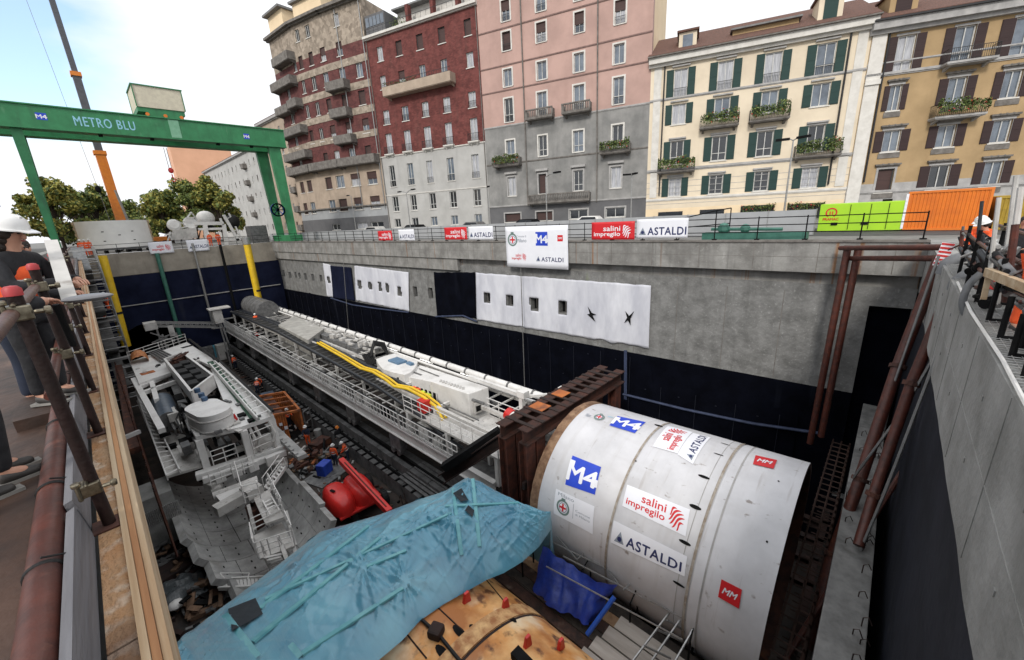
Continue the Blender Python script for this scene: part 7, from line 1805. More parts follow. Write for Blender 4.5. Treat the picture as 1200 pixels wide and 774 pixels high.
for (x, lab) in [(242, 'pale'), ]: pass
for i, (x, y, c_, lb_) in enumerate([(232, 413, 'white', 'white big bag on the pit floor, leftmost of the row'), (243, 412, 'grey_steel', 'grey tank beside the leftmost big bag'), (253, 409, 'lightblue', 'light blue container among the white ones by the tunnel mouths'), (262, 409, 'white_dirty', 'white container right of the light blue one')]):
    p_ = W(x, y+5, 'z', ZF+.8); mb = MB(); mb.cbox((p_.x, p_.y, ZF+1.1), (1.5, 1.5, 2.2)); mt = M.get(c_) or nmat('light blue plastic', (.12, .4, .52), None, .5); tag(mb.build('storage_tank', mt, bevel=.12), lb_, 'tank')

# ------------------------------------------------------------------ concrete invert segments under the left gantry
RGX, RGZ, RGR = 2.95, -11.95, 3.2
seg = nmat('precast segment', (.40, .40, .39), (.24, .24, .235), .85, scale=1.2, bump=.25, bscale=14, streak=[((.12, .11, .09), (1, 1, 1), .56, .74, .5)])
def segring(y0, y1, a0, a1, label, th=.32):
    t = thing('lining_ring', label, 'lining segment', (RGX, y0, ZF)); n = 5; g = .012
    for k in range(n):
        b0 = a0+(a1-a0)*k/n+g*(k > 0); b1 = a0+(a1-a0)*(k+1)/n; mb = MB(); m_ = 8
        vs = []
        for j in range(m_+1):
            a = b0+(b1-b0)*j/m_
            for (r, y) in ((RGR-th, y0), (RGR-th, y1), (RGR, y1), (RGR, y0)): vs.append((RGX+r*math.sin(a), y, RGZ-r*math.cos(a)))
        fs = [(4*j+c, 4*j+(c+1) % 4, 4*j+4+(c+1) % 4, 4*j+4+c) for j in range(m_) for c in range(4)]+[(0, 1, 2, 3), (4*m_+3, 4*m_+2, 4*m_+1, 4*m_)]
        mb.add(vs, fs); o = mb.build('segment', seg, t)
        mb = MB()
        for f_ in (.5,):
            a = b0+(b1-b0)*f_
            for yy in (.3, .7):
                p_ = V(RGX+(RGR-th-.005)*math.sin(a), y0+(y1-y0)*yy, RGZ-(RGR-th-.005)*math.cos(a)); u_ = V(math.cos(a), 0, math.sin(a))*.035; w_ = V(0, .09, 0)
                mb.add([p_-u_-w_, p_+u_-w_, p_+u_+w_, p_-u_+w_], [(0, 1, 2, 3)])
        mb.build('bolt_pocket', M['dark'], o)
    return t
ys = [19.3, 20.85, 22.4, 23.95, 25.5, 27.05, 28.6, 30.15]
lbs = ['concrete lining ring nearest the blue tarpaulin, with pale cut ends', 'second concrete lining ring from the tarpaulin', 'third concrete lining ring, under the white stairs', 'concrete lining ring just in front of the left gantry', 'concrete lining ring below the front wheels of the left gantry', 'concrete lining ring hidden partly below the left gantry', 'deeper concrete lining ring below the gantry portal', 'deepest visible concrete lining ring in the gantry shadow']
for i, (y, l) in enumerate(zip(ys, lbs)):
    w_ = R_(72)-R_(4)*(i > 2); segring(y, y+1.52, -(R_((38, 50, 60)[i]) if i < 3 else w_), w_*(1 if i != 0 else .95), l)
mb = MB()
mb.hexa([V(RGX+2.9, 23.6, -11.35), V(RGX+3.5, 23.6, -11.35), V(RGX+3.5, 29.8, -11.35), V(RGX+2.9, 29.8, -11.35), V(RGX+2.9, 23.6, -11.1), V(RGX+3.4, 23.6, -11.1), V(RGX+3.4, 29.8, -11.1), V(RGX+2.9, 29.8, -11.1)])
for k in range(9): y = 23.9+k*.65; mb.box((RGX+2.86, y, -11.25), (RGX+3.05, y+.3, -11.0))
tag(mb.build('segment_tooth', seg), 'grey toothed concrete rim strip on the right side of the lining rings', 'concrete rim')
mb = MB(); mb.grid(lambda a, b: (RGX-1.6+3.2*a, 19.6+11*b, ZF+.32+.12*(2*a-1)**2*3+.03*noise.noise(Vector((a*9, b*20, 0)))), 16, 40); tag(mb.build('ring_mud', M['mud'], smooth=True), 'layer of mud and water in the bottom of the lining rings', 'mud', kind='stuff')

# white bridge with stairs in front of the left gantry
t = thing('access_bridge', 'white bridge and stair assembly stepping down over the lining rings', 'stairs', (3.4, 24, -13))
def z_(x, y, z): return W(x, y, 'z', z)
def deck(name, pts, z, th=.1, mt='white'):
    q = [z_(x, y, z) for x, y in pts]; n = len(q); mb = MB(); mb.add([v-V(0, 0, th) for v in q]+q, [tuple(range(n))[::-1], tuple(range(n, 2*n))]+[(i, (i+1) % n, n+(i+1) % n, n+i) for i in range(n)]); return mb.build(name, M[mt], t)
deck('platform', [(250, 578), (300, 560), (305, 572), (262, 592)], -11.9); deck('platform', [(296, 582), (315, 574), (333, 606), (311, 614)], -12.2, .1, 'white_dirty')
deck('platform', [(297, 628), (330, 612), (345, 640), (305, 655)], -12.9, .1, 'white_dirty')
mb = MB(); mb.tube(z_(250, 582, -12), z_(302, 562, -12), .22, 10); mb.tube(z_(258, 592, -12.2), z_(305, 575, -12.2), .2, 10); mb.cbox(z_(270, 590, -12.1), (1.4, .6, .5), .2); mb.cbox(z_(295, 575, -12.0), (.8, .9, .5), .2); mb.build('drive_beam', M['white_dirty'], t)
for (a, b, z, h) in [((248, 570), (299, 550), -11.7, .9), ((279, 558), (288, 590), -11.7, 1.0), ((288, 590), (306, 585), -11.8, 1.0), ((318, 573), (334, 604), -12.1, 1.0), ((298, 626), (334, 608), -12.7, .9), ((334, 610), (346, 636), -12.8, 1.0), ((297, 630), (300, 650), -12.8, .9), ((303, 655), (346, 640), -12.8, .9)]:
    railing(z_(*a, z), z_(*b, z), h, t, .5, r=.028, mid=2)
ladder('stair_flight', z_(308, 588, -12.0), z_(320, 610, -12.4), z_(318, 583, -12.0), z_(331, 605, -12.4), t, 6, rail=.0)
ladder('stair_flight', z_(310, 652, -12.7), z_(322, 678, -14.6), z_(330, 648, -12.7), z_(345, 668, -14.6), t, 8, rail=.9)
ladder('stair_flight', z_(310, 573, -12.3), z_(330, 545, -12.0), z_(315, 576, -12.3), z_(335, 548, -12.0), t, 7, rail=.7)
ladder('long_ladder', z_(253, 680, -14.4), z_(325, 676, -14.4), z_(256, 690, -14.4), z_(325, 687, -14.4), t, 16)
mb = MB(); mb.path([z_(263, 678, -13.6), z_(258, 672, -13.6), z_(292, 672, -13.6), z_(290, 680, -13.6)], .03, 5); mb.build('handrail', M['white'], t)
mb = MB(); mb.cbox(z_(300, 605, -13.2), (.5, .8, 1.2), .2); mb.cbox(z_(294, 598, -12.9), (.3, .5, .6)); mb.build('red_drive', M['rust'], t)
for (a, b) in [((291, 592), (299, 622)), ((330, 640), (345, 680)), ((335, 600), (346, 640))]:
    mb = MB(); mb.beam(z_(*a, -12.4), z_(*b, -13.2), .16); mb.build('strut', M['white_dirty'], t)
mb = MB(); mb.beam(z_(340, 660, -13.6), z_(352, 672, -13.6), .2); mb.beam(z_(344, 640, -13), z_(352, 668, -14), .15); mb.build('strut', M['white'], t)

# ------------------------------------------------------------------ orange container on the pit floor
a, b, c = W(303, 465, 'z', -12.6), W(315, 488, 'z', -12.6), W(351, 481, 'z', -12.6); d = W(333, 460, 'z', -12.6)
t = thing('workshop_container', 'rusty open orange container standing beside the left gantry on the pit floor', 'container', V((a.x+c.x)/2, (a.y+c.y)/2, ZF))
cs = [b, c, d, a]
mb = MB()
for i, (p_, q_) in enumerate(zip(cs, cs[1:]+cs[:1])):
    n = 26; L_ = (q_-p_).length
    if i == 0: q_ = p_.lerp(q_, .52); n = 14
    nn = V((q_-p_).y, -(q_-p_).x, 0).normalized()*.05
    for k in range(n):
        u0, u1 = p_.lerp(q_, k/n), p_.lerp(q_, (k+1)/n); o0_ = nn if k % 2 else V(0, 0, 0); o1_ = nn if (k+1) % 2 else V(0, 0, 0)
        mb.add([V(u0.x, u0.y, ZF)+o0_, V(u1.x, u1.y, ZF)+o1_, u1+o1_, u0+o0_], [(0, 1, 2, 3)])
mb.build('corrugated_wall', M['orange_rust'], t)
mb = MB()
for p_, q_ in zip(cs, cs[1:]+cs[:1]): mb.beam(p_, q_, .18, .18)
for p_ in cs: mb.beam(V(p_.x, p_.y, ZF), p_, .16)
for k in range(1, 4): mb.beam(a.lerp(b, k/4), d.lerp(c, k/4), .12, .1)
mb.build('frame', M['orange_rust'], t)
mb = MB(); mb.add([a.lerp(b, .1)-V(0, 0, .08), b.lerp(a, .1)-V(0, 0, .08), c.lerp(b, .5)-V(0, 0, .08), d.lerp(a, .5)-V(0, 0, .08)], [(0, 1, 2, 3)]); mb.build('roof_sheet', M['rust'], t)
mb = MB(); mb.add([V(p_.x, p_.y, ZF+.05) for p_ in cs], [(0, 1, 2, 3)]); mb.build('floor', M['dark'], t)
mb = MB(); e = W(362, 478, 'z', -12.9); mb.beam(V(e.x, e.y, ZF), e, .08); mb.beam(V(c.x+.2, c.y, ZF), V(c.x+.2, c.y, -12.9), .08); mb.beam(e, V(c.x+.2, c.y, -12.9), .08); mb.beam(e-V(0, 0, 1), V(c.x+.2, c.y, -13.9), .06); mb.build('door_gate', M['grey_steel'], t)
f2 = Fr((b.x, b.y), (c.x, c.y)); mb = MB()
for (u, v, s_) in [(.6, -13.6, .22), (.9, -14.0, .25), (.65, -14.3, .2)]: f2.quad(mb, u, u+s_, v, v+s_*1.2, .09)
mb.build('paper_notice', M['ink'][0], t)

# ------------------------------------------------------------------ red boom lift
t = thing('boom_lift', 'red telescopic boom lift with black tyres on the pit floor', 'boom lift', (8.3, 21.8, ZF))
T0 = W(408, 575, 'z', -13.7)
mb = MB()
def hood(c, L_, w, h, rz, n=28):
    M3 = Matrix.Rotation(rz, 3, 'Z'); k = 7
    def fn(a, b):
        th = 2*math.pi*a; rr = math.cos(b*math.pi/2)**.45; x = math.copysign(abs(math.cos(th))**.75, math.cos(th))*L_*rr; y = math.copysign(abs(math.sin(th))**.75, math.sin(th))*w*rr
        return c+M3@V(x, y, h*math.sin(b*math.pi/2)**.8)
    mb.grid(fn, n, k)
bd = (W(458, 603, 'z', -12.9)-W(400, 538, 'z', -12.6)); bang = math.atan2(bd.y, bd.x)
hood(T0+V(0, 0, -.55)+V(-math.sin(bang), math.cos(bang), 0)*.62, 1.45, .74, .95, bang); hood(T0+V(0, 0, -.55)-V(-math.sin(bang), math.cos(bang), 0)*.62, 1.45, .74, .95, bang)
mb.build('engine_hood', M['redpaint'], t, smooth=True)
mb = MB(); mb.cbox(T0+V(0, 0, -.62), (2.9, 2.2, .14), bang); mb.build('turntable', M['redpaint'], t, bevel=.03)
mb = MB()
for sg in (-1, 1):
    for f_ in (-.3, .5):
        p_ = T0+V(-math.sin(bang), math.cos(bang), 0)*sg*1.2+V(math.cos(bang), math.sin(bang), 0)*f_+V(0, 0, -.1); mb.cbox(p_, (.4, .04, .06), bang)
    p_ = T0+V(-math.sin(bang), math.cos(bang), 0)*sg*.85+V(0, 0, .46); mb.cbox(p_, (.35, .14, .04), bang+.3)
mb.build('latch', M['dark'], t)
mb = MB(); wa, wb = W(446, 580, 'z', ZF+.47), W(417, 605, 'z', ZF+.47); fv = V(bd.x, bd.y, 0).normalized(); fa = (wa+wb)/2; cc = fa-fv*1.15; cc.z = ZF; ca = math.atan2(-fv.x, fv.y); mb.cbox(cc+V(0, 0, .75), (1.5, 2.9, .45), ca); mb.build('chassis', M['redpaint'], t, bevel=.04)
M3 = Matrix.Rotation(ca, 3, 'Z')
for (dx, dy) in ((-1.0, -1.15), (1.0, -1.15), (-1.0, 1.15), (1.0, 1.15)):
    p_ = cc+M3@V(dx, dy, .47); ax3 = M3@V(1, 0, 0); mb = MB()
    mb.lathe([(.22, -.19), (.42, -.19), (.47, -.14), (.47, .14), (.42, .19), (.22, .19)], p_, 22, ax3); w_ = mb.build('wheel', M['black'], t, smooth=True)
    mb = MB(); mb.lathe([(0, -.12), (.2, -.14), (.23, -.19), (.23, .19), (.2, .14), (0, .12)], p_, 16, ax3); mb.build('rim', M['redpaint'], w_)
    mb = MB()
    for k in range(18):
        a = 2*math.pi*k/18; u_ = V(0, 0, 1)*math.sin(a)+(M3@V(0, 1, 0))*math.cos(a); mb.beam(p_+u_*.47-ax3*.16, p_+u_*.47+ax3*.16, .06, .05, tuple(u_))
    mb.build('tread', M['black'], w_)
b0, b1 = W(400, 540, 'z', -12.55), W(457, 601, 'z', -12.75); mb = MB(); mb.beam(b0, b1, .32, .38); mb.beam(b0.lerp(b1, .3)-V(0, 0, .1), b1+(b1-b0)*.06-V(0, 0, .05), .22, .26); mb.build('boom', M['redpaint'], t, bevel=.02)
mb = MB(); mb.beam(b0.lerp(b1, .1)+V(-.02, 0, .2), b0.lerp(b1, .95)+V(-.02, 0, .2), .06, .03); mb.build('hydraulic_line', M['rust'], t)
mb = MB(); p_ = cc+M3@V(0, 1.47, .85); mb.cbox(p_, (.7, .03, .28), ca); mb.build('number_plate', M['ink'][0], t)
# low metal sled and debris by the tarp edge
t = thing('wire_frame', 'small bent wire frame lying beside the boom lift', 'wire frame', W(475, 590, 'z', ZF)); mb = MB(); p_ = W(472, 592, 'z', ZF+.1)
for k in range(6): mb.path([p_+V(k*.25, 0, 0), p_+V(k*.25+.1, .3, .5), p_+V(k*.25+.2, .7, .05)], .03, 5)
mb.tube(p_, p_+V(1.4, 0, 0), .03, 5); mb.tube(p_+V(.2, .7, 0), p_+V(1.6, .7, 0), .03, 5); mb.build('wire', M['rust_dark'], t)

# ------------------------------------------------------------------ heaps of material on the pit floor
random.seed(31)
def crate(label, x, y, z, sx, sy, sz, rz, mt, cat='crate', name='crate', bevel=.03):
    t = MB(); t.cbox((x, y, z+sz/2), (sx, sy, sz), rz); return tag(t.build(name, mt, bevel=bevel), label, cat)
tb = nmat('old timber', (.22, .13, .08), (.11, .07, .045), .9, scale=3, bump=.4)
def pile(name, label, cat, c, r, n, mts, s=(.2, .8), sx=1, hh=.9):
    mb = MB(); 
    for k in range(n):
        a = random.uniform(0, 6.28); q = random.random()**.6*r; x, y = c[0]+math.cos(a)*q*sx, c[1]+math.sin(a)*q; mb.m = random.randrange(len(mts)); L_ = random.uniform(*s); z = c[2]+random.random()*hh*(1-q/r*.7)
        d = V(random.uniform(-1, 1), random.uniform(-1, 1), random.uniform(-.25, .25)).normalized(); mb.beam(V(x, y, z), V(x, y, z)+d*L_*1.4, random.uniform(.08, .3), random.uniform(.05, .25))
    return tag(mb.build(name, mts), label, cat, kind='stuff')
c = W(215, 690, 'z', ZF); 
for (px, lb_) in [((213, 660), 'dark heap of scrap timber left of the lining rings'), ((238, 700), 'heap of timber offcuts at the edge of the blue tarpaulin'), ((180, 640), 'small scrap heap against the left wall')]:
    p_ = W(*px, 'z', ZF+.3); pile('scrap_heap', lb_, 'scrap', (p_.x, p_.y, ZF), 1.5, 60, [M['dark'], tb, M['grey_steel'], M['rust_dark']])
for (px, sz, rz, mt, lb_) in [((225, 692), (1.4, .9, .35), .5, tb, 'brown timber crate lid near the grey sheet'), ((238, 712), (1.1, .3, .25), -.3, tb, 'timber baulk beside the brown crate lid'), ((200, 668), (1.6, 1.2, .5), .2, M['rust_dark'], 'dark rusty tray on the left pit floor'), ((375, 520), (1.4, 1, .7), .4, M['rust'], 'rusty open bin beside the lining rings')]:
    p_ = W(*px, 'z', ZF+.4); crate(lb_, p_.x, p_.y, ZF, sz[0], sz[1], sz[2], rz, mt)
mb = MB(); p_ = W(208, 688, 'z', ZF+.6); mb.grid(lambda a, b: p_+V(-1+2*a, -1.1+2.2*b, .35*math.sin(math.pi*a)*math.sin(math.pi*b)+.22*noise.noise(Vector((a*5, b*5, 1)))-.25), 22, 22); tag(mb.build('plastic_sheet', nmat('grey plastic sheet', (.10, .115, .12), (.05, .055, .06), .35, bump=.5), smooth=False), 'crumpled grey plastic sheet on the left pit floor', 'sheet')
mb = MB(); p_ = W(206, 709, 'z', ZF+.5); mb.ball(p_, .32, 8, 6, (1, 1, .6)); tag(mb.build('white_bag', M['white'], smooth=True), 'small white bag below the crumpled grey sheet', 'bag')
for (px, col, lb_) in [((331, 450), 'blue', 'blue and white bundle beside the long train'), ((318, 440), 'white_dirty', 'pale bundle just left of the blue one')]:
    p_ = W(*px, 'z', ZF+.5); mb = MB(); mb.ball((p_.x, p_.y, ZF+.6), .95, 10, 7, (1, 1.2, .7)); tag(mb.build('material_bundle', M['bluetarp'] if col == 'blue' else M['grey_steel']), lb_, 'bundle')
for (px, lb_) in [((380, 548), 'blue plastic crate between the lining rings and the red lift')]:
    p_ = W(*px, 'z', ZF+.5); mb = MB(); mb.cbox((p_.x, p_.y, ZF+.45), (.9, .7, .9), .5); tag(mb.build('plastic_crate', nmat('bright blue plastic', (.015, .06, .45), None, .5), bevel=.08), lb_, 'crate')
pile('scrap_heap', 'jumble of tools and boxes between the orange container and the red lift', 'scrap', (8.2, 29.5, ZF), 1.7, 90, [M['dark'], M['rust'], tb, M['grey_steel'], M['orange_rust']], (.15, .6))
pile('scrap_heap', 'row of orange hoses and parts left of the train track', 'scrap', (10.0, 42.5, ZF), 1.4, 50, [M['hivis'], M['dark'], M['rust']], (.15, .5), hh=.6)
mb = MB(); mb.tube(W(306, 465, 'z', ZF+.4), W(345, 455, 'z', ZF+.4), .35, 12); tag(mb.build('blue_pipe', nmat('dull blue pipe', (.06, .09, .14), None, .5), smooth=True), 'dull blue pipe lying behind the orange container', 'pipe')
p_ = W(383, 630, 'z', -14.3); mb = MB(); mb.ball(p_, .2, 8, 5); mb.tube(V(p_.x, p_.y, ZF), p_, .04, 6); tag(mb.build('work_light', M['white']), 'small white work light on a stand beside the blue tarpaulin', 'light')
mb = MB(); mb.box((5.7, 27.3, ZF), (8.6, 27.6, ZF+.06)); mb.cbox((8.3, 27.0, ZF+.04), (2.6, 2.0, .05), .3); tag(mb.build('steel_plate', M['grey_steel']), 'grey steel plate on the floor behind the red lift', 'plate')
random.seed(90); mb = MB(); dm_ = [M['dark'], tb, M['grey_steel'], M['rust'], M['white_dirty'], M['conc_light']]
for k in range(420):
    if k % 3: x, y = random.uniform(6.4, 10.2), random.uniform(18, 62)
    else: x, y = random.uniform(-1, 7), random.uniform(9, 20)
    mb.m = random.randrange(6); s_ = random.uniform(.04, .22); d = V(random.uniform(-1, 1), random.uniform(-1, 1), random.uniform(-.1, .2))*random.uniform(.1, .7); mb.beam((x, y, ZF+.06), V(x, y, ZF+.06)+d, s_, s_*.6)
tag(mb.build('debris', dm_), 'scattered offcuts, clods and litter over the muddy pit floor', 'debris', kind='stuff')
wm = nmat('puddle water', (.02, .017, .014), None, .04, spec=.6)
mb = MB()
for (x, y, r_) in [(8.6, 26, .9), (9.6, 31.5, .6), (7.4, 20, .8), (9.2, 47, 1.0), (8.8, 38, .5), (5.2, 16.5, 1.0)]:
    mb.add([(x+r_*(1+.3*math.sin(3*a+x))*math.cos(a), y+1.5*r_*(1+.25*math.sin(2*a+y))*math.sin(a), ZF+.012) for a in [k*2*math.pi/18 for k in range(18)]], [tuple(range(18))])
struct('puddles', mb, wm, 'shallow puddles on the muddy pit floor')
# scaffold stair tower in the far left corner
t = thing('stair_tower', 'scaffold stair tower in the far left corner beside the yellow pipe', 'scaffold', (-.2, 58, ZF))
mb = MB()
for y in (52, 54.5, 57, 59.5, 62):
    for x in (-1.2, .9): mb.tube((x, y, ZF), (x, y, 1.1), .05, 5)
for k in range(16):
    z = ZF+1+k*1.0
    for x in (-1.2, .9): mb.tube((x, 52, z), (x, 62, z), .035, 4)
    for y in (52, 57, 62): mb.tube((-1.2, y, z), (.9, y, z), .035, 4)
mb.build('tube', M['galv'], t)
mb = MB()
for k in range(8):
    z = ZF+1+k*1.9; a, b = ((53, 61) if k % 2 else (61, 53)); mb.beam((-.15, a, z), (-.15, b, z+1.9), .9, .08)
    mb.box((-1.1, 60.8, z-.05), (.8, 62, z)); mb.box((-1.1, 52, z+.95), (.8, 53.3, z+1.0))
mb.build('stair_flight', M['grey_steel'], t)
# ------------------------------------------------------------------ people
def skinmesh(vs, es, rad, sub=2, root=0):
    me = bpy.data.meshes.new('s'); me.from_pydata([tuple(v) for v in vs], es, []); ob = bpy.data.objects.new('s', me); COL.objects.link(ob)
    md = ob.modifiers.new('k', 'SKIN'); md.use_smooth_shade = True
    for i, r in enumerate(rad):
        r = r if isinstance(r, tuple) else (r, r); me.skin_vertices[0].data[i].radius = r
    me.skin_vertices[0].data[root].use_root = True
    s2 = ob.modifiers.new('u', 'SUBSURF'); s2.levels = sub; s2.render_levels = sub
    dg = bpy.context.evaluated_depsgraph_get(); dg.update(); m2 = bpy.data.meshes.new_from_object(ob.evaluated_get(dg))
    mb = MB(); mb.add([v.co.copy() for v in m2.vertices], [tuple(p.vertices) for p in m2.polygons])
    bpy.data.objects.remove(ob); bpy.data.meshes.remove(me); bpy.data.meshes.remove(m2); return mb
def person(label, loc, rz, top='hivis', legs='cloth_navy', hat='helmet', lean=0., arms='down', sub=1, sc_=1.0, detail=False, group=None, bend=0., hairlen=0, stride=.0, vest=False, legband=False):
    t = thing('person', label, 'person', loc, rz, group); S = sc_
    hipz = .93
    def tr(p):   # bend torso forward about the hips
        x, y, z = p
        if z > hipz and (lean or bend):
            a = lean+bend; dz = z-hipz; y, z = y*math.cos(a)+dz*math.sin(a), hipz+dz*math.cos(a)-y*math.sin(a)
        return V(x, y, z)*S
    J = dict(pel=(0, 0, .95), bel=(0, .01, 1.1), che=(0, 0, 1.30), nek=(0, -.01, 1.47), hd0=(0, .01, 1.56), hd=(0, .025, 1.655), hd2=(0, .02, 1.72))
    AR = {'down': ((.20, 0, 1.40), (.25, -.02, 1.14), (.26, .05, .90), (.26, .08, .80)), 'rail': ((.20, .02, 1.40), (.24, .16, 1.19), (.12, .38, 1.24), (.07, .45, 1.25)),
          'work': ((.20, .02, 1.40), (.25, .12, 1.16), (.18, .34, 1.10), (.15, .42, 1.08)), 'point': ((.20, 0, 1.40), (.26, .2, 1.30), (.25, .45, 1.32), (.25, .54, 1.33))}
    def arm(sg):
        a = AR[arms] if not (arms == 'point' and sg < 0) else AR['down']; return [(p[0]*sg, p[1], p[2]) for p in a]
    L1, R1 = arm(1), arm(-1)
    LEG = lambda sg: [(.095*sg, 0, .90), (.11*sg, .02+stride*sg*.5, .50), (.115*sg, -.02+stride*sg, .09), (.12*sg, .10+stride*sg, .05)]
    names = [J['pel'], J['bel'], J['che'], J['nek'], J['hd0'], J['hd'], J['hd2']]+L1+R1+LEG(1)+LEG(-1)
    vs = [tr(p) for p in names]
    es = [(0, 1), (1, 2), (2, 3), (3, 4), (4, 5), (5, 6), (2, 7), (7, 8), (8, 9), (9, 10), (2, 11), (11, 12), (12, 13), (13, 14), (0, 15), (15, 16), (16, 17), (17, 18), (0, 19), (19, 20), (20, 21), (21, 22)]
    arm_r = [.055, .042, .032, .036]; leg_r = [.085, .06, .042, .038]
    rad = [(.13, .10), (.125, .095), (.15, .10), .055, .07, (.082, .098), (.06, .075)]+arm_r*2+leg_r*2
    rad = [tuple(q*S for q in (r if isinstance(r, tuple) else (r, r))) for r in rad]
    body = skinmesh(vs, es, rad, sub).build('body', M['skin'], t, smooth=True, local=True)
    # jacket: torso and sleeves
    ext = lambda A_: A_[:3]+[tuple(V(*A_[2])+(V(*A_[2])-V(*A_[1])).normalized()*.045)]
    n2 = [J['pel'], J['bel'], J['che'], (0, -.01, 1.50)]+ext(L1)+ext(R1); e2 = [(0, 1), (1, 2), (2, 3), (2, 4), (4, 5), (5, 6), (6, 7), (2, 8), (8, 9), (9, 10), (10, 11)]
    r2 = [(.165, .13), (.16, .125), (.185, .13), .068, .08, .066, .052, .05, .08, .066, .052, .05]; r2 = [tuple(q*S for q in (r if isinstance(r, tuple) else (r, r))) for r in r2]
    skinmesh([tr(p) for p in n2], e2, r2, sub).build('jacket', M['cloth_black'] if vest else M[top], t, smooth=True, local=True)
    if vest:
        n3 = [(0, 0, .93), J['bel'], J['che'], (0, -.01, 1.40)]; r3 = [(.20, .16), (.195, .158), (.212, .158), (.15, .105)]
        skinmesh([tr(p) for p in n3], [(0, 1), (1, 2), (2, 3)], [tuple(q*S for q in r) for r in r3], sub).build('vest', M[top], t, smooth=True, local=True)
    if top == 'hivis' or vest:
        mb = MB()
        for z, rx, ry in ((1.02, .205, .168), (1.2, .207, .165)):
            mb.grid(lambda a, b: tr((rx*math.cos(a*2*math.pi), ry*math.sin(a*2*math.pi), z+.05*b)), 16, 1)
        mb.build('reflective_band', M['reflect'], t, local=True)
    n4 = [(0, 0, .93)]+LEG(1)[:3]+LEG(-1)[:3]; r4 = [(.15, .12), .105, .075, .06, .105, .075, .06]; r4 = [tuple(q*S for q in (r if isinstance(r, tuple) else (r, r))) for r in r4]
    skinmesh([tr(p) for p in n4], [(0, 1), (1, 2), (2, 3), (0, 4), (4, 5), (5, 6)], r4, sub).build('trousers', M[legs], t, smooth=True, local=True)
    for sg in (1, -1):
        f_ = LEG(sg); a = V(*f_[2])*S; mb = skinmesh([a+V(0, -.04, -.02)*S, a+V(0, .08, -.045)*S, a+V(.0, .19, -.055)*S], [(0, 1), (1, 2)], [(.055*S, .06*S), (.05*S, .04*S), (.045*S, .03*S)], sub); mb.build('shoe', M['shoe'], t, smooth=True, local=True)
        mb = MB(); mb.cbox((a.x, a.y+.07*S, .012*S), (.09*S, .29*S, .024*S)); mb.build('sole', M['sole'], t, local=True)
    H = tr(J['hd']); up_ = (tr(J['hd2'])-tr(J['hd0'])).normalized(); fwd = V(1, 0, 0).cross(up_)*-1; fwd = up_.cross(V(1, 0, 0)) 
    if fwd.y < 0: fwd = -fwd
    def hp_(x, y, z): return H+(V(1, 0, 0)*x+fwd*y+up_*z)*S
    if hat in ('helmet', 'helmet_o'):
        prof = [(.152, -.0), (.15, .012), (.128, .016), (.126, .05), (.11, .10), (.07, .135), (.0, .148)]
        mb = MB(); mb.lathe([(r*S, h*S) for r, h in prof], hp_(0, -.005, .03), 20, up_)
        mb.add([hp_(-.09, .12, .035), hp_(.09, .12, .035), hp_(.06, .185, .025), hp_(-.06, .185, .025), hp_(-.09, .12, .045), hp_(.09, .12, .045), hp_(.06, .185, .035), hp_(-.06, .185, .035)], [(0, 1, 2, 3), (4, 5, 6, 7), (2, 3, 7, 6), (0, 3, 7, 4), (1, 2, 6, 5)])
        mb.beam(hp_(0, -.08, .155), hp_(0, .09, .15), .03*S, .02*S)
        mb.build('hard_hat', M[hat], t, smooth=True, local=True)
    if hat != 'helmet' or detail or hairlen:
        mb = MB(); k = MB()
        for (x, y, z, r) in [(0, -.035, .03, .108), (.055, -.02, .0, .07), (-.055, -.02, .0, .07), (0, -.06, -.03, .08)]+([(.055, -.03, -.06, .055), (-.055, -.03, -.06, .055), (.06, -.05, -.13, .06), (-.06, -.05, -.13, .06), (0, -.07, -.12, .075)] if hairlen else []): mb.ball(hp_(x, y, z), r*S, 12, 8)
        mb.build('hair', M['hair'], t, smooth=True, local=True)
    if detail:
        mb = MB(); mb.ball(hp_(0, .10, -.018), .017*S, 8, 6, (.8, 1.1, 1.6)); 
        for sg in (1, -1): mb.ball(hp_(.085*sg, -.0, -.01), .026*S, 8, 6, (.4, .8, 1.2))
        mb.build('face', M['skin'], t, smooth=True, local=True)
        mb = MB()
        for sg in (1, -1): mb.ball(hp_(.034*sg, .088, .012), .0115*S, 8, 6, (1.3, .7, .7))
        mb.build('eyes', M['eye'], t, smooth=True, local=True)
        mb = MB()
        for sg in (1, -1): mb.beam(hp_(.018*sg, .094, .035), hp_(.052*sg, .085, .037), .008*S, .007*S)
        mb.build('eyebrows', M['hair'], t, local=True)
        mb = MB(); mb.ball(hp_(0, .092, -.055), .018*S, 10, 6, (1.4, .5, .4)); mb.build('lips', M['lips'], t, smooth=True, local=True)
    if detail or sub > 1:
        for sg, A_ in ((1, L1), (-1, R1)):
            w, h = tr(A_[2]), tr(A_[3]); d = (h-w).normalized(); sd_ = d.cross(V(0, 0, 1)).normalized(); dn = d.cross(sd_)
            if dn.z > 0: dn = -dn
            for k in range(4):
                o_ = (k-1.5)*.021*S; L_ = (.075, .085, .08, .065)[k]*S; b0_ = h+sd_*o_+d*.01; mb = skinmesh([b0_, b0_+d*L_*.5+dn*.008, b0_+d*L_*.8+dn*.03, b0_+d*L_*.9+dn*.05], [(0, 1), (1, 2), (2, 3)], [.0095*S]*3+[.007*S], 1); mb.build('finger', M['skin'], t, smooth=True, local=True)
            b0_ = h+sd_*(-sg*.03)*S-d*.02; mb = skinmesh([b0_, b0_+d*.04-sd_*sg*.02+dn*.02, b0_+d*.065-sd_*sg*.012+dn*.04], [(0, 1), (1, 2)], [.012*S, .010*S, .008*S], 1); mb.build('thumb', M['skin'], t, smooth=True, local=True)
    return t
def at_floor(x, y, z=ZF): p = W(x, y, 'z', z); return (p.x, p.y, z)
G1 = 'workers on the pit floor'
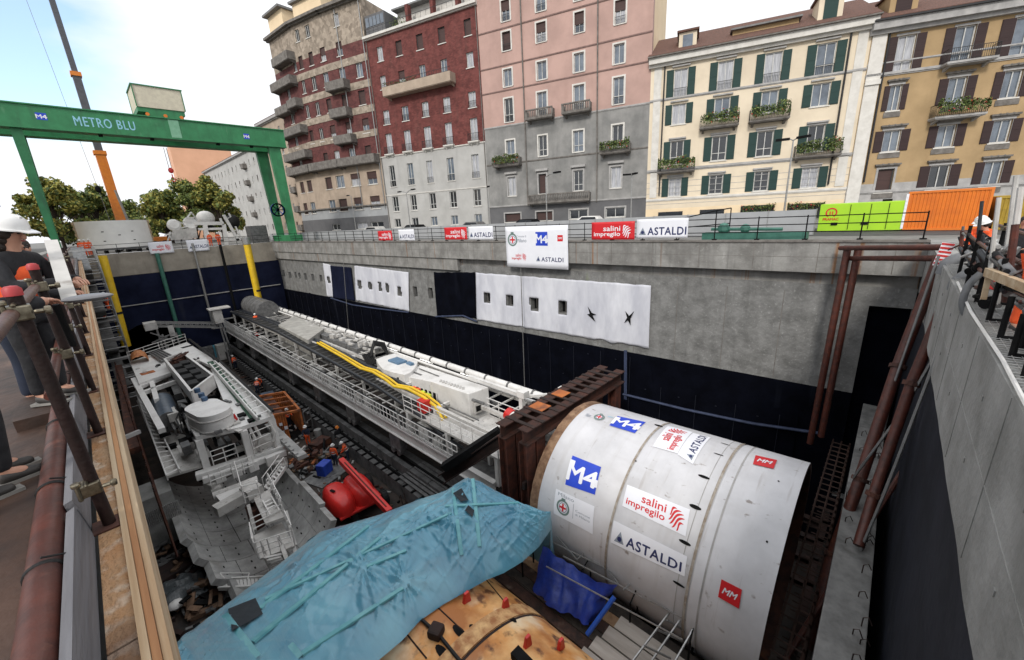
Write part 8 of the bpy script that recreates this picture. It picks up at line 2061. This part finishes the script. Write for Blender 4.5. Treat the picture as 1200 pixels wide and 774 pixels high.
person('worker in orange suit and white helmet standing left behind the red lift, facing right', at_floor(394, 546), R_(-60), legs='cloth_navy', group=G1)
person('worker in orange suit bending over a dark bag right behind the red lift', at_floor(409, 541), R_(60), legs='cloth_navy', arms='work', lean=.35, group=G1)
person('worker in dark clothes and orange helmet behind the two orange workers', at_floor(399, 523), R_(180), top='cloth_black', legs='cloth_black', hat='helmet_o', group=G1)
person('worker in navy jacket with orange trousers beside the orange container', at_floor(362, 522), R_(150), top='cloth_navy', legs='hivis', hat='helmet', arms='work', group=G1)
person('worker in orange inside the open end of the orange container', at_floor(340, 500), R_(200), legs='cloth_navy', arms='work', group=G1)
person('crouching worker in orange left of the train track, nearest the blue bundle', at_floor(309, 455), R_(120), lean=.9, arms='work', group=G1)
person('worker in orange bent over hoses left of the train track', at_floor(303, 462), R_(-30), lean=.7, arms='work', group=G1)
person('worker in orange between the two tracks near the white containers', at_floor(277, 432), R_(30), legs='cloth_navy', lean=.2, group=G1)
person('distant worker in orange by the train near the tunnel mouth', at_floor(281, 419), R_(150), legs='cloth_navy', group=G1)
p_ = W(305, 378, 'z', -9.0); person('worker in orange standing on the train beside the round tank', (12.9, 56.5, -9.9), R_(150), group='workers on the train')
for i, (x, y, lb_) in enumerate([(249, 293, 'worker in orange on the far bank below the white machine frame, left one'), (259, 293, 'worker in orange on the far bank below the white machine frame, right one')]):
    p_ = W(x, y, 'y', 67.6); person(lb_, (p_.x, 67.6, 0), R_(180), legs='hivis', lean=.15, group='workers on the far bank')
for i, (x, lb_) in enumerate([(99, 'worker in orange left of the yellow pipe on the far bank, nearest the rail'), (104, 'worker in orange standing between two others by the left yellow pipe'), (109, 'worker in orange closest to the left yellow pipe')]):
    p_ = W(x, 300, 'y', 64+i*.6); person(lb_, (p_.x, 64+i*.6, 0), R_(170+i*30), legs='hivis', group='workers on the far bank')
for i, (x, y, yy, lb_) in enumerate([(124, 352, 57, 'worker in orange on the stair tower, upper one'), (119, 362, 57.5, 'worker in orange on the stair tower, lower one')]):
    p_ = W(x, y, 'y', yy); person(lb_, (p_.x, yy, p_.z-1.0), R_(120), legs='hivis', group='workers on the stair tower')
# right bank
person('worker in orange jacket and white helmet leaning on the railing at the right corner', (15.7, -1.75, -.62), R_(30), arms='rail', lean=.3, sub=2, legs='hivis', detail=True)
person('second worker in orange half hidden behind the leaning one at the right corner', (16.9, -1.8, -.62), R_(40), arms='rail', lean=.3, sub=2, legs='hivis')
person('man in black coat with short dark hair standing at the right corner', (15.9, -2.25, -.62), R_(75), top='cloth_black', legs='cloth_black', hat='none', sub=2, detail=True)
person('worker in orange crouching among pipes at the right picture edge', (8.2, -1.42, 0), R_(120), lean=1.0, arms='work', sub=2, legs='hivis')

# ------------------------------------------------------------------ left bank: walkway, coping, rails
mb = MB(); mb.box((-2.6, -1, -.03), (-.46, 66, .10)); tag(mb.build('walkway', M['brownply'], bevel=.01), 'stained brown plywood walkway along the left edge of the pit', 'walkway')
mb = MB(); n = 60
for k in range(40):
    y0 = -1+k*1.65; mb.box((-.345, y0, -.04), (-.238, y0+1.64, .002*(k % 3)))
t = tag(mb.build('timber_coping', M['wood'], bevel=.004), 'rough orange-brown chipboard coping along the left edge', 'coping')
mb = MB(); mb.box((-.236, -1, -.25), (-.206, 66, .03)); mb.box((-.204, -1, -.3), (-.174, 66, .018)); mb.box((-.172, -1, -.35), (-.142, 66, .0)); pk_ = nmat('orange plank', (.42, .22, .10), (.26, .12, .05), .8, scale=6, stretch=(1, .05, 1), bump=.25, bscale=20); mb.mi = [0]*6+[1]*6+[0]*6; tag(mb.build('edge_planks', [M['plank'], pk_]), 'three pale planks on edge along the inner side of the coping', 'planks')
mb = MB()
for k in range(14):
    y0 = -.5+k*4.0; mb.hexa([V(-.42, y0, 0), V(-.37, y0, 0), V(-.36, y0+3.9, 0), V(-.42, y0+3.9, 0), V(-.44, y0, .22+.03*random.random()), V(-.40, y0, .24), V(-.39, y0+3.9, .24), V(-.43, y0+3.9, .22)])
tag(mb.build('toe_board', nmat('grey weathered board', (.17, .17, .185), (.09, .09, .10), .85, scale=4, stretch=(1, .1, 1), bump=.4)), 'grey weathered toe board between walkway and coping', 'board')
mb = MB(); mb.path([(-.51, y, .172+.006*math.sin(y)) for y in [0, 1.5, 3, 5, 8, 12, 18, 30]], .070, 18); t = tag(mb.build('ground_pipe', M['rustpipe'], smooth=True), 'thick red-brown pipe lying along the left walkway', 'pipe')
mb = MB()
for y in (2.9, 3.9, 5.3, 7.2): mb.lathe([(.072, -.012), (.078, -.008), (.078, .008), (.072, .012)], (-.51, y, .173), 20, (0, 1, .1)); mb.path([(-.5, y, .27), (-.42, y+.03, .22), (-.40, y+.02, .1)], .006, 5)
mb.build('wire_tie', M['black'], t)
mb = MB(); k = 0
mb.lathe([(.017+.002*(i % 2), i*.012) for i in range(700)], (-.425, .8, .13), 10, (-.0035, 1, 0)); tag(mb.build('corrugated_conduit', nmat('pale grey conduit', (.34, .35, .36), (.25, .26, .27), .6), smooth=False), 'pale corrugated conduit lying right of the red-brown pipe', 'conduit')
RZT = 1.43; PM = nmat('black brown tube paint', (.014, .008, .007), (.018, .008, .007), .5, scale=9, spec=.25, bump=.15)
t = thing('scaffold_railing', 'dark scaffold tube railing with red end caps along the left edge', 'railing', (-.3, 3, 0))
mb = MB(); mb.tube((-.335, .2, RZT), (-.335, 30, RZT), .031, 16); mb.build('top_rail', nmat('brown tube', (.10, .045, .03), (.07, .035, .03), .45, scale=6, bump=.1), t, smooth=True)
mb = MB(); mb.tube((-.36, 3.9, .82), (-.36, 30, .82), .03, 12); mb.build('mid_rail', M['rustpipe'], t, smooth=True)
clampm = nmat('clamp zinc', (.30, .27, .2), (.12, .10, .07), .35, metal=.9, scale=20)
for k, y in enumerate([3.46, 5.3, 6.9, 9.2, 11.5, 14, 17, 20]):
    x = -.285-.004*k; tp = RZT+(.12 if k == 0 else .17); mb = MB(); mb.tube((x, y, .0), (x-.02, y, tp), .032, 16); mb.build('post', PM, t, smooth=True)
    if k < 4:
        mb = MB(); mb.lathe([(.0, .03), (.025, .026), (.038, .01), (.038, -.026), (.032, -.028)], (x-.02, y, tp), 18); mb.build('end_cap', nmat('dull red cap', (.45, .04, .045), None, .5) if k == 0 else bpy.data.materials['dull red cap'], t, smooth=True)
    mb = MB(); mb.box((x-.08, y-.08, .005), (x+.044, y+.08, .016)); mb.build('base_plate', M['rust'], t)
    if k < 6:
        for z in (RZT, .82)[: (2 if k > 0 else 1)]+((.30,) if k == 0 else ()):
            mb = MB(); mb.cbox((x-.03, y, z), (.11, .10, .085), .1); mb.tube((x-.07, y-.055, z-.05), (x-.07, y-.055, z+.06), .013, 6); mb.tube((x+.03, y-.05, z+.0), (x+.075, y-.05, z+.0), .014, 6); mb.tube((x-.03, y-.09, z+.05), (x-.03, y+.05, z+.05), .012, 6)
            mb.lathe([(.016, 0), (.026, .0), (.026, .03), (.0, .03)], (x+.07, y-.05, z), 6, (1, 0, 0)); mb.lathe([(.016, 0), (.026, .0), (.026, .03), (.0, .03)], (x-.07, y-.055, z+.05), 6); mb.build('clamp', clampm, t, bevel=.01)
mb = MB(); mb.tube((-.3, 2.62, RZT+.01), (-.24, 3.5, RZT), .042, 14)
# grey oval head on a stalk
p_ = W(103, 349, 'y', 4.4); t = thing('floodlight', 'flat grey oval lamp head sticking out over the left edge', 'lamp', p_)
mb = MB(); mb.ball(p_, .125, 20, 10, (1.15, .8, .22)); mb.build('head', nmat('grey lamp shell', (.16, .16, .17), None, .4), t, smooth=True); mb = MB(); mb.tube(p_+V(-.17, 0, -.02), p_+V(-.16, .05, -.35), .02, 8); mb.build('stalk', M['dark'], t)
a, b = W(60, 283, 'y', 6.6), W(82, 352, 'y', 5.2); mb = MB(); mb.beam(a, b, .03, .10, (1, 0, 0)); tag(mb.build('white_board', M['white_dirty']), 'white board leaning behind the scaffold railing on the left', 'board')
# people on the left walkway
mb = MB(); mb.box((-.8, 5.7, .10), (-.46, 6.5, .21)); tag(mb.build('timber_step', M['brownply']), 'low timber step under the woman in the white helmet', 'step')
person('woman in white helmet with orange vest over black coat leaning on the left railing', (-.53, 6.1, .22), R_(-125), top='hivis', legs='cloth_black', vest=True, arms='rail', lean=.17, sub=2, sc_=1.02, detail=True, hairlen=1)
person('person in white helmet and orange vest hidden behind the woman at the left railing', (-.70, 6.7, .10), R_(-100), top='hivis', legs='cloth_navy', vest=True, arms='rail', lean=.28, sub=2, sc_=1.03, detail=True, hat='none')
person('person farthest along the left railing in dark jacket with orange vest', (-.70, 8.0, .10), R_(-95), top='hivis', legs='cloth_black', vest=True, arms='rail', lean=.25, sub=2, sc_=1.0, hat='none')
person('man in black coat and dark trousers nearest at the left picture edge', (-.78, 4.6, .10), R_(-75), top='cloth_black', legs='cloth_black', arms='rail', lean=.12, sub=2, sc_=1.06, detail=True, hat='none')
person('person in blue jeans and grey sports shoes at the lower left picture edge', (-.93, 4.1, .10), R_(-70), top='cloth_navy', legs='jeans', arms='down', sub=2, sc_=1.05, hat='none', stride=-.1)
# strip of concrete and clutter far along the left bank
mb = MB(); mb.box((-.45, 24, -.02), (1.0, 50, .02)); 
mb = MB(); mb.box((-2.4, 30, .1), (-1.9, 60, .9)); tag(mb.build('barrier', M['conc_light'], bevel=.05), 'low concrete barrier farther along the left bank', 'barrier')

# ------------------------------------------------------------------ right bank: cable mesh, hoses, railings
t = thing('cable_mesh', 'galvanised wire mesh strip running along the right wall coping', 'mesh', (8, -1.2, .02))
mb = MB()
for k in range(5): mb.tube((2.5, -1.06-.075*k, .03), (16, -1.06-.075*k, .03), .006, 4, caps=False)
for k in range(130): mb.tube((2.6+k*.1, -1.05, .035), (2.6+k*.1, -1.37, .035), .005, 4, caps=False)
mb.build('wire', M['galv'], t)
mb = MB(); mb.path([(2.5, -1.02, .05), (4, -1.0, .05), (6.5, -1.04, .04), (9, -1.0, .05), (12, -1.05, .05)], .02, 6); tag(mb.build('rope', M['white'], smooth=True), 'pale rope lying along the wire mesh strip', 'rope')
hg = nmat('grey corrugated hose', (.17, .175, .185), (.11, .115, .12), .5)
for (pts, r, lb_) in [([(1105, 322), (1112, 309), (1130, 303), (1150, 304), (1165, 311), (1172, 322)], .16, 'upper grey hose bend arching over the top of the thick standpipe'), ([(1119, 340), (1122, 331), (1134, 323), (1150, 320), (1160, 325)], .13, 'lower grey hose bend over the nearer standpipe'), ([(1150, 320), (1135, 335), (1128, 355), (1133, 370), (1150, 368), (1160, 360)], .05, 'thin grey hose curling down onto the right coping')]:
    mb = MB(); q = [W(x, y, 'y', -.8-.15*i) for i, (x, y) in enumerate(pts)]
    # place along the end wall at a real distance
    q = [CAM+ray(x, y)*(15.5 if r > .15 else (13 if r > .1 else 10)) for (x, y) in pts]
    q2 = []
    for i in range(len(q)-1):
        for k in range(5): 
            f_ = k/5; p0, p1, p2, p3 = q[max(i-1, 0)], q[i], q[i+1], q[min(i+2, len(q)-1)]
            q2.append(.5*((2*p1)+(p2-p0)*f_+(2*p0-5*p1+4*p2-p3)*f_*f_+(3*p1-p0-3*p2+p3)*f_**3))
    q2.append(q[-1]); mb.path(q2, r, 12); tag(mb.build('hose', hg, smooth=True), lb_, 'hose')
t = thing('scaffold_railing', 'dark scaffold posts and tubes on the right wall beside the mesh strip', 'railing', (6, -1.8, 0))
for k, (x, y) in enumerate([(4.3, -1.45), (5.2, -1.75), (6.2, -1.5), (7.4, -1.75), (9, -1.6), (11, -1.7), (13, -1.6)]):
    mb = MB(); mb.tube((x, y, 0), (x, y, 1.15 if k > 2 else .75), .035, 8); mb.box((x-.1, y-.1, .0), (x+.1, y+.1, .02)); mb.build('post', M['dark'], t)
    mb = MB(); mb.cbox((x, y, .7 if k < 3 else 1.05), (.1, .1, .09), .2); mb.build('clamp', clampm, t)
mb = MB(); mb.tube((4, -1.5, .68), (7.6, -1.72, .72), .035, 8); mb.tube((6, -1.6, 1.05), (14, -1.62, 1.05), .035, 8); mb.tube((6.2, -1.7, .55), (14, -1.6, .6), .035, 8); mb.build('rail', M['rustpipe'], t)
mb = MB(); a = CAM+ray(1157, 319)*9; b = CAM+ray(1212, 341)*7.6; mb.beam(a, b, .07, .12); c_ = CAM+ray(1159, 322)*9; mb.beam(c_, c_-V(.1, 0, .35), .06); tag(mb.build('timber_prop', M['plank'], bevel=.005), 'pale timber prop over the pipes at the right picture edge', 'timber')
random.seed(44)
pm_ = [M['dark'], M['grey_steel'], M['black_pipe'], M['rustpipe'], M['white_dirty']]
mb = MB()
for k in range(46):
    x = random.uniform(5.5, 13.5); y = random.uniform(-2.7, -1.5); mb.m = random.randrange(5); d = V(random.uniform(-.6, .9), random.uniform(-.25, .25), random.uniform(-.1, .35)); z = random.uniform(.1, .8)
    mb.tube((x, y, z), (x+d.x, y+d.y, z+d.z), random.uniform(.02, .07), 7)
    if k % 3 == 0: mb.cbox((x, y, z*.6), (random.uniform(.1, .3), random.uniform(.1, .3), random.uniform(.1, .4)), random.random())
vt = thing('pipework', 'tangle of valves, pipes and hoses on top of the right wall', 'pipework', (9, -2, 0)); mb.build('valve_piece', pm_, vt)
random.seed(8); mb = MB()
for k in range(54):
    x = random.uniform(8.2, 15); y = random.uniform(-1.62, -1.12); z = random.uniform(.08, .85); mb.m = random.randrange(5); L_ = random.uniform(.2, 1.3); a_ = random.choice([V(1, .03, .05), V(.9, .1, -.2), V(0, .1, 1), V(.3, -.5, .1)])*L_
    mb.tube((x, y, z), V(x, y, z)+a_, random.uniform(.012, .04), 7)
mb.build('pipe_run', pm_, vt)
for k in range(9):
    x = 8.3+k*.75+random.uniform(-.2, .2); z = random.uniform(.3, .9); q = [V(x, -1.3, z), V(x+.3, -1.12, z+.25), V(x+.7, -1.2, z+.1), V(x+1.0, -1.4, z-.25), V(x+1.1, -1.5, .1)]; mb = MB(); mb.path(q, random.choice([.02, .03, .045]), 8); mb.build('hose', random.choice([M['black'], hg, M['black_pipe']]), vt, smooth=True)
for k in range(12):
    p_ = V(8.2+k*.55, random.uniform(-1.5, -1.15), random.uniform(.15, .9)); mb = MB(); mb.lathe([(0, -.07), (.08, -.07), (.08, -.04), (.045, -.03), (.045, .04), (.09, .045), (.09, .07), (0, .07)], p_, 12, (random.uniform(-1, 1), random.uniform(-1, 1), .3)); mb.build('valve', random.choice([M['grey_steel'], M['dark'], M['redpaint'], M['grey_steel']]), vt)
for (x, h_) in [(5.5, .42), (6.1, .45), (6.8, .5), (7.6, .55), (8.6, .9), (10, 1.05), (11.6, 1.1), (13.2, 1.1)]:
    mb = MB(); mb.tube((x, -1.14, 0), (x, -1.14, h_), .03, 8); mb.tube((x, -1.14, .03), (x+.05, -1.5, .03), .028, 8); mb.build('foot_post', M['dark'], vt)
mb = MB(); mb.tube((8.6, -1.14, .85), (14.5, -1.16, .9), .028, 8); mb.tube((8.6, -1.16, .45), (14.5, -1.18, .5), .028, 8); mb.build('rail', M['rustpipe'], vt)
for k, (x, y) in enumerate([(1150, 418), (1163, 432), (1178, 458), (1192, 500), (1170, 405), (1186, 430)]):
    p_ = W(x, y, 'z', .02); p_.y = min(p_.y, -1.25); mb = MB(); mb.tube(p_, p_+V(0, 0, .45), .035, 8); mb.tube(p_+V(-.0, 0, .03), p_+V(.05, -.35, .03), .03, 8); mb.build('foot_post', M['dark'], vt)
mb = MB(); mb.tube((7.6, -1.38, .12), (5.0, -1.42, .12), .085, 14); mb.build('concrete_pipe', M['conc_light'], vt, smooth=True)
mb = MB(); mb.tube((8.2, -1.65, .16), (4.2, -1.7, .16), .07, 14); mb.build('black_pipe', M['black_pipe'], vt, smooth=True)
for (p0, p1, r_) in [((1128, 350), (1160, 345), .025), ((1120, 372), (1150, 355), .02), ((1140, 330), (1175, 352), .03), ((1150, 345), (1200, 372), .025), ((1163, 330), (1185, 380), .02), ((1130, 362), (1170, 372), .02), ((1145, 335), (1200, 350), .03), ((1155, 360), (1200, 395), .02), ((1140, 380), (1165, 350), .015)]:
    mb = MB(); a_, b_2 = W(*p0, 'z', .5), W(*p1, 'z', .6); a_.y = min(a_.y, -1.2); b_2.y = min(b_2.y, -1.3); mb.tube(a_, b_2, r_, 8); mb.build('valve_pipe', random.choice([M['grey_steel'], M['dark'], M['rustpipe']]), vt)
for (x, y) in [(1133, 352), (1147, 362), (1141, 340), (1158, 352), (1168, 365), (1150, 380), (1180, 350)]:
    p_ = W(x, y, 'z', .45); p_.y = min(p_.y, -1.25); mb = MB(); mb.lathe([(0, -.05), (.06, -.05), (.06, -.025), (.035, -.02), (.035, .025), (.065, .03), (.065, .05), (0, .05)], p_, 12, (random.uniform(-1, 1), random.uniform(-1, 1), .3)); mb.build('valve', M['grey_steel'], vt)
mb = MB(); mb.path([(4.2, -1.95, .25), (6.5, -2.0, .3), (9, -1.9, .35), (11, -2.0, .3)], .11, 12); tag(mb.build('black_main', M['black_pipe'], smooth=True), 'thick black glossy pipe on the right wall beside the railing', 'pipe')
mb = MB(); q = [(6.4, -1.55, .3), (6.1, -1.6, .75), (6.8, -1.7, .95), (7.8, -1.65, .8), (8.6, -1.6, 1.0)]; mb.path(q, .012, 5); tag(mb.build('yellow_cable', M['yellow']), 'thin yellow cable looping over the right pipework', 'cable')
mb = MB(); a = CAM+ray(1112, 285)*16.5; b = CAM+ray(1100, 312)*16.5; mb.beam(a, b, .26, .04, (1, 0, 0)); o = tag(mb.build('warning_board', M['ink'][0]), 'small red and white striped barrier board at the right corner', 'board')
mb = MB(); n = 6
for k in range(n): q0, q1 = a.lerp(b, (k+.1)/n), a.lerp(b, (k+.6)/n); mb.beam(q0-(CAM-q0).normalized()*-.03, q1-(CAM-q1).normalized()*-.03, .25, .01, (1, 0, 0))
mb.build('red_stripe', M['redpaint'], o)
